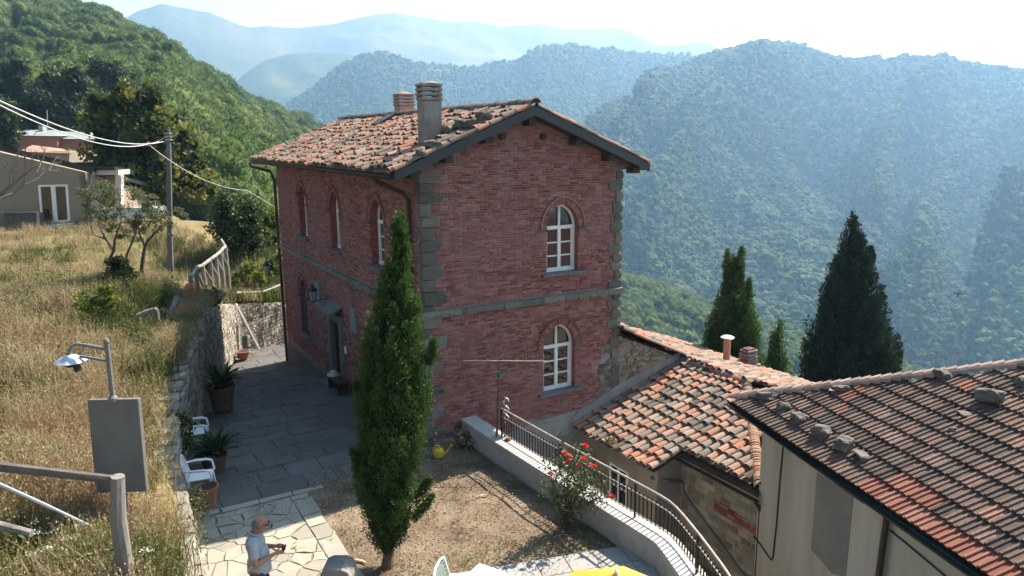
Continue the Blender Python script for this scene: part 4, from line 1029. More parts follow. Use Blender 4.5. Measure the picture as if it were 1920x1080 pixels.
mb = MB(); far_e = G0+cv*13; mb.add([G0-nC*.06, G0+(cu_+cv)*6.5+Vector((0, 0, TP*6.5))-nC*.06, far_e], [(0, 1, 2), (2, 1, 0)]); mb.build('roof', TILE, cream)
it = []; expo, pitch = .345, .226; ua = -cu_   # u along so that u x w points up
if ua.cross(cw_).z < 0: ua = cu_
r2 = random.Random(31); up_slope = cw_
for i in range(52):
    for j in range(20):
        a = (i+.5)*pitch; b = j*expo; plan = b*cwp
        if plan+.22 > a or plan > 6.3 or a > 11.6: continue
        o = G0+cu_*a+cw_*(b-.06)+nC*.012
        ww = (cw_-nC*(.042/expo)+nC*r2.gauss(0, .006)).normalized(); o = o+nC*.047
        new = (j == 0 and 4.15 < a) or (j == 1 and 4.3 < a < 5.3) or r2.random() < .012
        it.append((mars_new if new else mars, frame(o+cu_*r2.gauss(0, .004)+nC*abs(r2.gauss(0, .003)), ua, ww, ua.cross(ww))))
pieces(croof, 'tile', [q for q in it if q[0] is mars], 270); pieces(croof, 'tile', [q for q in it if q[0] is mars_new], 30)
# hip tiles
it = []; hdir = (cu_+cv+Vector((0, 0, TP))).normalized(); hu = hdir.cross(Vector((0, 0, 1))).normalized(); t = .22
hipt = mesh_data('hip_tile', coppo(6, .24, .168, .095, .150, .062, .016), pm('hip_tile', [(0, (.22, .17, .145)), (.4, (.36, .25, .205)), (.75, (.44, .32, .27)), (1, (.30, .26, .23))], 'piece', rough=.95, spots=[(16, .54, .7, (.42, .37, .31), .7)], bump=(40, .5, .012)))
while t < 9.5:
    it.append((hipt, frame(G0+hdir*t+Vector((0, 0, .03+rg.uniform(0, .012))), -hu, (-hdir+Vector((0, 0, .05))).normalized(), Vector((0, 0, 1)), 1, 1, 1.0))); t += .178
it = [(me_, M @ Matrix.Rotation(0, 4, 'X')) for me_, M in it]
pieces(croof, 'hip_tile', it, 300)
# walls
C0 = Vector((5.02, -5.35, 0)); wl_ = cu_; n_out = -cv
off = .0
mb = MB(); zt = 1.50
mb.add([C0+Vector((0, 0, -3.2)), C0+wl_*9+Vector((0, 0, -3.2)), C0+wl_*9+Vector((0, 0, zt)), C0+Vector((0, 0, zt))], [(0, 1, 2, 3)])
mb.add([C0+Vector((0, 0, -3.2)), C0+cv*9+Vector((0, 0, -3.2)), C0+cv*9+Vector((0, 0, zt)), C0+Vector((0, 0, zt))], [(3, 2, 1, 0)])
mb.build('wall', CREAM, cream)
def onwall(x, y, d=0.0): return V(plane_pt(x, y, C0+n_out*d, n_out))
q = [onwall(x, y) for x, y in ((1532, 886), (1601, 930), (1586, 1082), (1560, 1075), (1521, 1030))]
mb = MB(); mb.extrude(q, n_out*.006); mb.build('render_patch', pm('grey_render', [(0, (.20, .185, .165)), (1, (.27, .25, .225))], 1.2, rough=1, spots=[(8, .56, .7, (.33, .31, .28), .4)], bump=(40, .3, .008)), cream)
mb = MB(); mb.tube([onwall(x, y, .02) for x, y in ((1468, 838), (1462, 900), (1456, 980), (1449, 1046), (1446, 1050), (1440, 1042), (1425, 1020), (1413, 1005))], .014, 6); mb.build('cable', DARKMETAL, cream)
mb = MB(); mb.tube([onwall(x, y, .02) for x, y in ((1668, 994), (1700, 1020), (1760, 1070), (1800, 1105))], .012, 6); mb.build('cable', DARKMETAL, cream)
PIPE = MATS['pipe_brown']
mb = MB(); mb.tube([onwall(x, y, .09) for x, y in ((1664, 960), (1657, 1010), (1646, 1090), (1640, 1140))], .05, 10); mb.build('downpipe', PIPE, cream)
GUT = pm('green_gutter', [(0, (.012, .022, .022)), (1, (.03, .045, .045))], 3, rough=.35, metal=.4)
half_gutter(G0-cv*.07+Vector((0, 0, -.05)), G0+cu_*4.25-cv*.07+Vector((0, 0, -.09)), .07, GUT, cream)
half_gutter(G0+cu_*3.1-cv*.10+Vector((0, 0, -.03)), G0+cu_*10-cv*.10+Vector((0, 0, -.06)), .085, GUT, cream)
mb = MB(); mb.extrude([G0+Vector((0, 0, -.14)), G0+cu_*9+Vector((0, 0, -.14)), G0+cu_*9+cv*.5+Vector((0, 0, -.10)), G0+cv*.5+Vector((0, 0, -.10))], (0, 0, .06)); mb.build('soffit', DARKWOOD, cream)
# loose stones lying on the roofs
ROCK = pm('lichen_rock', [(0, (.10, .092, .08)), (.5, (.16, .148, .128)), (1, (.24, .22, .19))], 4, rough=1, spots=[(9, .52, .68, (.085, .08, .07), .7), (5, .58, .72, (.30, .28, .22), .5)], bump=(20, .9, .04))
def loose_rock(p, sx, sy, sz, rz, seed, label, group, nn=None):
    bm = bmesh.new(); bmesh.ops.create_icosphere(bm, subdivisions=3, radius=.5)
    for v in bm.verts:
        q_ = v.co.copy(); k = noise.noise(q_*2.2+Vector((seed*5.1, 0, 0)))
        m_ = max(abs(q_.x), abs(q_.y), abs(q_.z)); v.co = (q_*.40+q_*(.30/m_))*(1+.42*k+.16*noise.noise(q_*5+Vector((0, seed*2.3, 0))))+Vector((noise.noise(q_*6+Vector((seed, 3, 1))),)*3)*.03
    for v in bm.verts: v.co = Vector((v.co.x*sx, v.co.y*sy, v.co.z*sz))
    me = bpy.data.meshes.new('rock'); bm.to_mesh(me); bm.free()
    o = link_mesh('rock', me, ROCK, None, False); o.location = V(p)+Vector((0, 0, sz*.32)); o.rotation_euler = (rg.uniform(-.1, .1), rg.uniform(-.25, .05), rz)
    return tag(o, label, 'stone', group)
def onroof(x, y): return plane_pt(x, y, G0+nC*.06, nC)
RK = [(1435, 746, .50, .30, .17, 'long flat stone beside the first hip tiles at the low corner of the ribbed roof'), (1469, 768, .27, .24, .22, 'squarish stone below the long flat one on the ribbed roof'),
      (1499, 788, .38, .28, .20, 'broad pale stone second of the row above the gutter'), (1538, 815, .42, .32, .24, 'pale pointed stone third of the row above the gutter'), (1581, 843, .30, .30, .30, 'tall blocky stone fourth of the row above the gutter'),
      (1617, 858, .34, .22, .12, 'flat stone at the end of the row, above the new red tiles'), (1574, 731, .44, .26, .15, 'flat stone tucked under the hip tiles in the middle'), (1764, 706, .46, .26, .20, 'dark stone lying across the hip tiles on the right'),
      (1858, 752, .46, .34, .28, 'big grey boulder lying high on the ribbed roof'), (1810, 778, .26, .18, .06, 'thin pale flat slab left of the big boulder'), (1786, 808, .16, .12, .09, 'small round stone below the pale slab'), (1915, 722, .3, .2, .22, 'dark stone cut by the right edge of the roof view')]
for i, (x, y, a, b, h, lb) in enumerate(RK): loose_rock(onroof(x, y), a*.82, b*.85, h*.85, math.atan2(cu_.y, cu_.x)+rg.uniform(-.4, .4), i+1, lb, 'loose stones weighing down the ribbed roof')
RH = [(842, 246, .34, .26, .2, 'grey stone just right of the tall chimney'), (868, 238, .40, .28, .2, 'dark mossy stone above the verge beside the chimney'), (884, 236, .28, .2, .18, 'second dark mossy stone up the verge'), (908, 226, .36, .3, .26, 'largest dark stone near the top of the verge'), (812, 276, .44, .26, .16, 'mossy stone at the foot of the tall chimney'), (790, 288, .3, .2, .14, 'small lichen stone below the tall chimney')]
for i, (x, y, a, b, h, lb) in enumerate(RH): loose_rock(plane_pt(x, y, (RX0, 0, RZ(RX0)+.10), (-RS, 0, 1)), a, b, h, rg.uniform(0, 3), i+30, lb+' on the brick house roof', 'loose stones on the brick house roof')

# ================================================================== GARDEN PARAPET AND RAILING
PAR = pm('parapet_render', [(0, (.33, .31, .28)), (.5, (.40, .38, .345)), (1, (.47, .445, .40))], 1.6, rough=1, spots=[(4, .52, .68, (.27, .25, .225), .6), (14, .58, .72, (.50, .48, .44), .4)], bump=(28, .4, .012))
par = thing('parapet_wall', 'low curving grey rendered garden wall carrying the iron railing', 'wall', (1.1, -4, 0))
CL = [(1.03, -.04), (1.05, -1.5), (1.12, -3.2), (1.20, -4.8), (1.27, -6.0), (1.29, -6.4), (1.28, -6.65), (1.19, -6.95), (.95, -7.6), (.62, -8.4), (.12, -9.4), (-.5, -10.4)]   # centre line
def offs(k, d):
    a = Vector(CL[max(k-1, 0)]); b = Vector(CL[min(k+1, len(CL)-1)]); t = (b-a).normalized(); nn = Vector((-t.y, t.x)); return Vector(CL[k])+nn*d    # +d = right side (outer)
hw = .185; ztop = .52
mb = MB(); n_ = len(CL)
I = [offs(k, -hw) for k in range(n_)]; O = [offs(k, hw) for k in range(n_)]
mb.strip([(*p, -.1) for p in I], [(*p, ztop-.06) for p in I]); mb.strip([(*p, ztop-.06) for p in O], [(*p, -2.9) for p in O]); mb.strip([(*p, ztop-.06) for p in I], [(*p, ztop-.06) for p in O])
mb.build('wall', PAR, par)
it = []; mb = MB(); I2 = [offs(k, -hw-.025) for k in range(n_)]; O2 = [offs(k, hw+.02) for k in range(n_)]
mb.strip([(*p, ztop) for p in I2], [(*p, ztop) for p in O2]); mb.strip([(*p, ztop-.06) for p in I2], [(*p, ztop) for p in I2]); mb.strip([(*p, ztop) for p in O2], [(*p, ztop-.06) for p in O2])
mb.strip([(*p, ztop-.062) for p in O2], [(*p, ztop-.062) for p in I2]); mb.add([(*I2[0], ztop-.06), (*O2[0], ztop-.06), (*O2[0], ztop), (*I2[0], ztop)], [(0, 1, 2, 3)])
mb.build('coping', pm('coping_cement', [(0, (.36, .35, .33)), (.5, (.43, .42, .395)), (1, (.49, .48, .45))], 2.2, rough=1, spots=[(9, .55, .7, (.36, .35, .32), .5)], bump=(28, .4, .01)), par)
rail = thing('iron_railing', 'dark iron railing with thin upright bars along the garden wall', 'railing', (1.2, -4, ztop))
IRON = pm('railing_iron', [(0, (.025, .02, .018)), (.6, (.042, .034, .029)), (1, (.10, .06, .045))], 7, rough=.6, metal=.3)
RUSTPAINT = pm('worn_handrail', [(0, (.30, .24, .20)), (.5, (.42, .36, .31)), (1, (.52, .47, .42))], 5, rough=.5, metal=.2)
# points at even steps along the line
path = [offs(k, .07) for k in range(n_)]; dd = [0]
for k in range(1, n_): dd.append(dd[-1]+(path[k]-path[k-1]).length)
def along(s):
    k = next((i for i in range(1, n_) if dd[i] >= s), n_-1); f = (s-dd[k-1])/(dd[k]-dd[k-1]); return path[k-1].lerp(path[k], f)
S0, S1 = 1.45, dd[-1]-.1
RT_, RM_, RB_ = ztop+.66, ztop+.47, ztop+.09
for z, r, nm, mt in ((RT_, .021, 'handrail', RUSTPAINT), (RM_, .012, 'middle_rail', RUSTPAINT), (RB_, .012, 'bottom_rail', RUSTPAINT)):
    mb = MB(); mb.tube([(*along(S0+(S1-S0)*i/40), z) for i in range(41)], r, 8); mb.build(nm, mt, rail)
bal = mesh_data('baluster', MB().box((0, 0, .5), (.017, .017, 1)), IRON); s = S0+.1; k = 0
while s < S1:
    p = along(s); ht = RM_-ztop-.03 if k % 1 == 0 else .6; o = bpy.data.objects.new('baluster', bal); COL.objects.link(o); o.parent = rail
    o.location = (p.x-1.2, p.y+4, RB_-ztop-.03); o.scale = (1, 1, RM_-RB_+.09); s += .10; k += 1
for s in (S0, 3.6, 5.75, 7.6, S1):
    p = along(s); mb = MB(); mb.box((p.x, p.y, (ztop+RT_)/2), (.03, .03, RT_-ztop)); mb.build('post', IRON, rail)
for s in (S0, 3.6): # stays to the wall top
    pass
mast = thing('aerial_mast', 'thin rusty mast with a fishbone television aerial at the garden wall corner', 'aerial', (1.0, -1.42, 0))
mp = Vector((1.0, -1.42, 0)); RUST = pm('rusty_steel', [(0, (.10, .06, .04)), (.5, (.17, .11, .08)), (1, (.24, .17, .13))], 9, rough=.8, metal=.2)
mtop = V(aty(937, 668, -1.42)); mb = MB(); mb.tube([mp, mp.lerp(mtop, .5), mtop], [.028, .025, .014], 8); mb.build('mast', RUST, mast)
ALU = pm('aerial_metal', [(0, (.55, .54, .50)), (1, (.66, .65, .61))], 5, rough=.4, metal=.5)
D_ = float((np.array(mtop)-CAM) @ FW); b0 = V(atd(868, 676, D_)); b1 = V(atd(1026, 677, D_)); mb = MB(); mb.tube([b0, b1], .011, 6); bo = mb.build('boom', ALU, mast)
bd = (b1-b0).normalized(); el = Vector((-bd.y, bd.x, 0)).normalized()
for f, l_ in ((.16, .16), (.30, .40), (.48, .18), (.75, .36), (.93, .42)):
    c_ = b0.lerp(b1, f)+Vector((0, 0, .012)); mb = MB(); mb.tube([c_-el*l_*.5+Vector((0, 0, .25*l_)), c_+el*l_*.5-Vector((0, 0, .25*l_))], .009, 5); mb.build('element', ALU, bo)
mb = MB(); mb.box(tuple(mp.lerp(mtop, .83)), (.06, .06, .1)); mb.build('junction_box', pm('green_plastic', [(0, (.02, .16, .11))], rough=.5), mast)
sc_ = thing('rusty_post', 'rusty corner post with curly white ironwork at the railing end', 'post', (1.16, -1.55, ztop))
mb = MB(); mb.tube([(1.16, -1.55, ztop), (1.16, -1.55, ztop+.95)], .022, 8); mb.build('post', RUST, sc_)
for k in range(3):
    z = ztop+.42+.2*k; mb = MB(); mb.tube([(1.20+.06*math.cos(t), -1.56, z+.09*math.sin(t)) for t in [i*.55 for i in range(10)]], .012, 6); mb.build('scroll', WHITE, sc_)
mb = MB(); mb.lathe([(.0, 0), (.07, .0), (.075, .02), (.06, .045), (.0, .05)], (1.12, -1.75, ztop+.002), 10); tag(mb.build('clay_lump', MARS_NEW), 'small broken clay piece on the wall top by the mast', 'clay piece')

# ================================================================== RETAINING WALL AND FAR WALL
WST = pm('field_stone', [(0, (.17, .155, .125)), (.35, (.25, .23, .19)), (.7, (.33, .305, .255)), (1, (.40, .375, .32))], 'piece', rough=1, spec=.1, spots=[(7, .54, .7, (.17, .16, .125), .6), (16, .6, .75, (.45, .42, .36), .4)], bump=(24, .8, .03))
WMORT = pm('wall_earth_mortar', [(0, (.14, .12, .09)), (1, (.22, .195, .155))], 3, rough=1, bump=(20, .9, .04))
st_me = [mesh_data('stone', rock_mb(120+i, .15, .07), WST) for i in range(8)]
def stone_wall(th, base, top, foot, thick, n_, smin=.16, smax=.5, hmin=.10, hmax=.24, seed=1, most=300, cap=True, back=None):
    """base: plan polyline with the visible face on it; n_(i) outward direction of segment i"""
    r2 = random.Random(seed); it = []; P = [Vector(p) for p in base]; core = MB(); caps = []
    for i in range(len(P)-1):
        a, b = P[i], P[i+1]; d = (b-a); L_ = d.length; d.normalize(); nn = Vector((d.y, -d.x)) if n_ > 0 else Vector((-d.y, d.x))
        u3 = Vector((d.x, d.y, 0)); n3 = Vector((nn.x, nn.y, 0)); q = []
        core.add([(*a, foot(a)-.4), (*b, foot(b)-.4), (*b, top(b)), (*a, top(a)), (*(b-nn*thick), top(b)), (*(a-nn*thick), top(a)), (*(b-nn*thick), foot(b)-.4), (*(a-nn*thick), foot(a)-.4)], [(0, 1, 2, 3), (3, 2, 4, 5), (5, 4, 6, 7)]+([(7, 0, 3, 5)] if i == 0 else [])+([(1, 6, 4, 2)] if i == len(P)-2 else []))
        z = min(foot(a), foot(b))-.1
        while z < max(top(a), top(b)):
            h = r2.uniform(hmin, hmax); s = r2.uniform(-.2, 0)
            while s < L_:
                w = r2.uniform(smin, smax); c_ = max(0, min(L_, s+w/2)); p = a+d*c_
                if foot(p)-.12 < z and z+h*.6 < top(p) and s+w > .02:
                    w2 = min(s+w, L_)-max(s, 0)
                    pt = a+d*(max(s, 0)+w2/2)
                    if w2 > .06: it.append((st_me[r2.randrange(8)], frame((pt.x-nn.x*.03, pt.y-nn.y*.03, z+h/2), u3, n3, Vector((0, 0, 1)), w2*.97, .13+r2.uniform(0, .05), h*.95)))
                s += w
            z += h
        if cap:
            s = 0
            while s < L_:
                w = r2.uniform(.3, .6); p = a+d*(s+w/2)-nn*(thick*.45)
                caps.append((st_me[r2.randrange(8)], frame((p.x, p.y, top(p)+.01), u3, n3, Vector((0, 0, 1)), w, thick*r2.uniform(.9, 1.1), .12))); s += w*.96
    core.build('core', WMORT, th)
    pieces(th, 'stone', it, most, 'stone')
    if caps: pieces(th, 'cap_stone', caps, 200, 'cap_stone')
rw = thing('retaining_wall', 'long grey fieldstone wall holding up the dry meadow along the courtyard', 'wall', (-4, 5, 0))
yb = [-12, -9, -6, -3, -1.5, 0, 1.25, 2.5, 4.2, 6, 7.3, 8.5, 9.8, 11.2, 12.3, 13.4, 14.6, 15.8]
stone_wall(rw, [(wall_x(y), y) for y in yb], lambda p: wall_top(p.y), lambda p: court_z(p.y), .42, +1, seed=5)
fw_ = thing('far_wall', 'sunlit fieldstone wall closing the far end of the courtyard', 'wall', (-.2, 15.9, -1.4))
stone_wall(fw_, [(-1.32, 15.8), (-.2, 16.92), (1.6, 18.72)], lambda p: .40-.28*(p.x+1.3), lambda p: court_z(p.y)-.1, .4, +1, .14, .42, .09, .2, seed=8, cap=True)
# pilaster strip and leaning board at the corner of the two walls
mb = MB(); mb.bar(V(atd(446, 668, 29.2)), V(atd(437, 566, 29.2)), .16, .16); tag(mb.build('stone_strip', WST), 'upright pale stone strip on the sunlit end of the wall', 'stone strip')
OLDW = pm('weathered_wood', [(0, (.17, .15, .13)), (.5, (.27, .25, .225)), (1, (.38, .36, .33))], 2.2, rough=.95, spots=[(14, .55, .7, (.13, .115, .10), .6)], bump=(14, .9, .02), warp=(1, 1, .35))
OLDW_H = pm('weathered_rail', [(0, (.17, .15, .13)), (.5, (.29, .27, .245)), (1, (.40, .38, .35))], 2.6, rough=.95, spots=[(16, .55, .7, (.13, .115, .10), .6)], bump=(18, .9, .02))
p0 = V(aty(486, 655, 15.0)); p1 = V(aty(446, 577, 15.7)); mb = MB(); mb.bar(p0, p1, .10, .045); tag(mb.build('leaning_board', OLDW), 'grey board leaning on the far courtyard wall', 'board')

# ---- rustic fences
def log(p, q, r, seed, n=8): return MB().tube([Vector(p), Vector(p).lerp(Vector(q), .5)+Vector((random.Random(seed).uniform(-.02, .02), 0, random.Random(seed+1).uniform(-.02, .02))), Vector(q)], [r, r*.95, r*.88], n, True, .06, seed)
f1 = thing('rustic_fence', 'pale log fence running up along the top of the retaining wall', 'fence', tuple(atz(400, 500, 1.7)))
tops = [(357, 522, 24.5), (368, 505, 25.5), (380, 499, 26.5), (394, 488, 27.8), (405, 480, 29), (414, 472, 30.2), (423, 463, 31.5)]
T = [V(atd(*t)) for t in tops]
for i, t in enumerate(T):
    zb = land_z(t.x, t.y)-.1; 
    log((t.x, t.y, min(zb, t.z-.75)), t, .075, i).build('post', OLDW, f1)
for i in range(len(T)-1): log(T[i]+Vector((0, 0, .03)), T[i+1]+Vector((0, 0, .03)), .065, 20+i).build('rail', OLDW_H, f1)
for i in (1, 2, 3, 4, 5): log(T[i]-Vector((0, 0, .05)), Vector((T[i+1].x, T[i+1].y, T[i+1].z-.8)), .05, 40+i).build('brace', OLDW_H, f1)
T2 = V(atd(415, 449, 35)); log(T[-1], T2, .065, 60).build('rail', OLDW_H, f1); log(Vector((T2.x, T2.y, T2.z-1)), T2, .07, 61).build('post', OLDW, f1)
f2 = thing('rustic_fence', 'short log fence with a slanting brace on top of the far courtyard wall', 'fence', (-.2, 16.0, .3))
FWN = (.707, -.707, 0); FWP = (-1.42, 15.9, 0)
A_ = [V(plane_pt(x, y, FWP, FWN)) for x, y in ((443, 549), (493, 547), (528, 533))]
for i in range(2): log(A_[i], A_[i+1], .05, 70+i).build('rail', OLDW_H, f2)
for x, y in ((456, 549), (490, 549), (519, 540)):
    t = V(plane_pt(x, y, FWP, FWN)); log((t.x, t.y, t.z-1.0), t, .055, 80+x).build('post', OLDW, f2)
log(V(plane_pt(500, 577, FWP, FWN)), V(plane_pt(520, 545, FWP, FWN)), .045, 90).build('brace', OLDW_H, f2)
f3 = thing('broken_fence', 'broken bit of pale log fence standing alone in the tall grass', 'fence', tuple(atd(275, 600, 21)))
D3 = 21.0; q = {k: V(atd(x, y, D3)) for k, (x, y) in dict(a=(259, 593), b=(294, 580), c=(264, 612), d=(284, 612), e=(299, 608)).items()}
log(q['a'], q['b'], .085, 1).build('rail', OLDW_H, f3); log(q['c']-Vector((0, 0, .3)), q['a'], .08, 2).build('post', OLDW, f3); log(q['d']-Vector((0, 0, .2)), q['b'], .06, 3).build('brace', OLDW, f3); log(q['e']-Vector((0, 0, .2)), q['b'], .055, 4).build('post', OLDW, f3)
o = log(atd(317, 602, 21.5), atd(332, 557, 22.3), .10, 5).build('leaning_log', pm('grey_log', [(0, (.12, .125, .135)), (1, (.20, .21, .225))], 3, rough=.9, bump=(16, .7, .02))); tag(o, 'thick grey log leaning in the shaded grass', 'log')
NETT = pm('orange_netting', [(0, (.42, .10, .035)), (1, (.50, .14, .05))], 6, rough=.8, trans=.2)
def netting(pxs, label):
    P_ = [V(atd(*p)) for p in pxs]; root = None; mb = MB()
    for k in range(9):
        f = k/8; mb.tube([P_[0].lerp(P_[3], f), (P_[0].lerp(P_[3], f)+P_[1].lerp(P_[2], f))/2+Vector((.03, .02, -.05)), P_[1].lerp(P_[2], f)], .013, 4)
        mb.tube([P_[0].lerp(P_[1], f), (P_[0].lerp(P_[1], f)+P_[3].lerp(P_[2], f))/2+Vector((-.03, .02, .04)), P_[3].lerp(P_[2], f)], .013, 4)
    tag(mb.build('safety_netting', NETT), label, 'netting')
netting([(338, 570, 22), (344, 568, 22.2), (352, 604, 21.6), (330, 602, 21.4)], 'crumpled orange safety netting beside the leaning log')
netting([(350, 532, 24), (360, 530, 24.2), (372, 556, 23.6), (344, 560, 23.4)], 'orange safety netting hanging under the fence end')

# ---- near fence at the lower left, and a metal pole
f4 = thing('near_fence', 'grey split-log fence corner close by in the lower left', 'fence', tuple(atd(228, 1100, 9)))
pb_ = V(atd(232, 1150, 8.6)); pt_ = V(atv(221, 893, pb_)); mb = MB(); mb.tube([pb_, pb_.lerp(pt_, .35)+Vector((.03, 0, 0)), pb_.lerp(pt_, .7)+Vector((-.02, 0, 0)), pt_], [.10, .088, .085, .075], 10, True, .10, 3); mb.build('post', OLDW, f4)
mb = MB(); mb.tube([V(atv(-60, 902, pb_))+Vector((FW[0], FW[1], 0))*.4, V(atv(80, 901, pb_))+Vector((FW[0], FW[1], 0))*.2, V(atv(216, 899, pb_))], [.06, .055, .05], 8, True, .08, 5); mb.build('rail', pm('dark_rail', [(0, (.10, .085, .075)), (1, (.18, .155, .135))], 5, rough=.9, bump=(16, .8, .02)), f4)
mb = MB(); mb.tube([V(atd(-40, 975, 9.6)), V(atd(60, 1000, 9.5))], [.06, .05], 7, True, .1, 8); mb.build('rail', OLDW_H, f4)
mb = MB(); mb.tube([V(atd(250, 1150, 8.7)), V(atd(240, 1085, 8.7)), V(atd(246, 1045, 8.7))], [.08, .06, .03], 7, True, .15, 9); mb.build('post', OLDW, f4)
mb = MB(); mb.tube([V(atd(-20, 900, 9.8)), V(atd(80, 945, 10.0)), V(atd(172, 989, 10.2))], .028, 10); tag(mb.build('metal_pole', pm('galvanised_steel', [(0, (.45, .46, .47)), (1, (.6, .61, .62))], 5, rough=.25, metal=.9)), 'shiny galvanised pole sloping down behind the near fence', 'pole')
# ---- notice board with a lamp on its post
D5 = 11.0
nb = thing('notice_board', 'grey metal notice board seen from behind with a dish lamp on its post', 'notice board', tuple(atd(240, 975, D5)))
BG = pm('board_grey', [(0, (.165, .155, .145)), (.5, (.195, .185, .175)), (1, (.225, .212, .20))], 2, rough=.6, spots=[(12, .56, .72, (.13, .12, .11), .4), (60, .6, .75, (.26, .245, .23), .4)], bump=(30, .12, .006))
bL, bR = atd(180, 925, D5+.12), atd(274, 922, D5-.12); c4 = [V(atv(163, 750, bL)), V(atv(258, 748, bR)), V(bR), V(bL)]; PB = (bL+bR)/2
nrm_ = (c4[1]-c4[0]).cross(c4[3]-c4[0]).normalized()
if nrm_.dot(V(CAM)-c4[0]) < 0: nrm_ = -nrm_
mb = MB(); mb.extrude(c4, -nrm_*.07); mb.build('panel', BG, nb, bevel=.012)
po0 = V(atv(238, 1010, PB)); tp = V(atv(200, 642, PB))
mb = MB(); mb.tube([po0-Vector((0, 0, .5)), po0, V(atv(236, 925, PB))], .034, 10); mb.build('post', BG, nb)
mb = MB(); mb.tube([V(atv(212, 752, PB)), tp], .034, 10); mb.lathe([(.065, 0), (.065, .05), (.04, .09)], V(atv(212, 752, PB)), 10); mb.lathe([(.03, 0), (.045, .03), (.03, .07), (.0, .08)], tp-Vector((0, 0, .02)), 10); mb.build('post', BG, nb)
Pd = lambda x, y: V(atv(x, y, PB))
mb = MB(); mb.tube([Pd(201, 655), Pd(165, 648), Pd(145, 645), Pd(134, 650), Pd(130, 660), Pd(129, 668)], .026, 8); mb.build('lamp_arm', BG, nb)
mb = MB(); mb.tube([Pd(203, 677), Pd(176, 672), Pd(150, 668)], .022, 8); mb.tube([Pd(163, 655)+Vector((.0, 0, .05*math.sin(t)))+Vector(RT)*(.05*math.cos(t)) for t in [i*.6 for i in range(10)]], .010, 6); mb.build('lamp_arm', BG, nb)
lp = Pd(132, 672); mb = MB(); n_ = 20
mb.lathe([(.03, .06), (.07, .045), (.16, .0), (.215, -.045), (.205, -.05), (.14, -.01), (.03, .03)], lp, n_)
mb.v = [(x+(lp.x-x)*(.05*(i % 2)), y+(lp.y-y)*(.05*(i % 2)), z) for i, (x, y, z) in enumerate(mb.v)]
sh_ = mb.build('lamp_shade', pm('shade_enamel', [(0, (.48, .52, .58)), (1, (.62, .66, .72))], 6, rough=.35, metal=.4), nb)
mb = MB(); mb.lathe([(.06, -.02), (.10, -.04), (.10, -.10), (.07, -.12), (0, -.12)], lp, 12); mb.tube([lp+Vector(RT)*.07+Vector((0, 0, -.1)), lp+Vector(RT)*.09+Vector((0, 0, -.19))], .05, 8); mb.build('lamp_holder', DARKMETAL, nb)

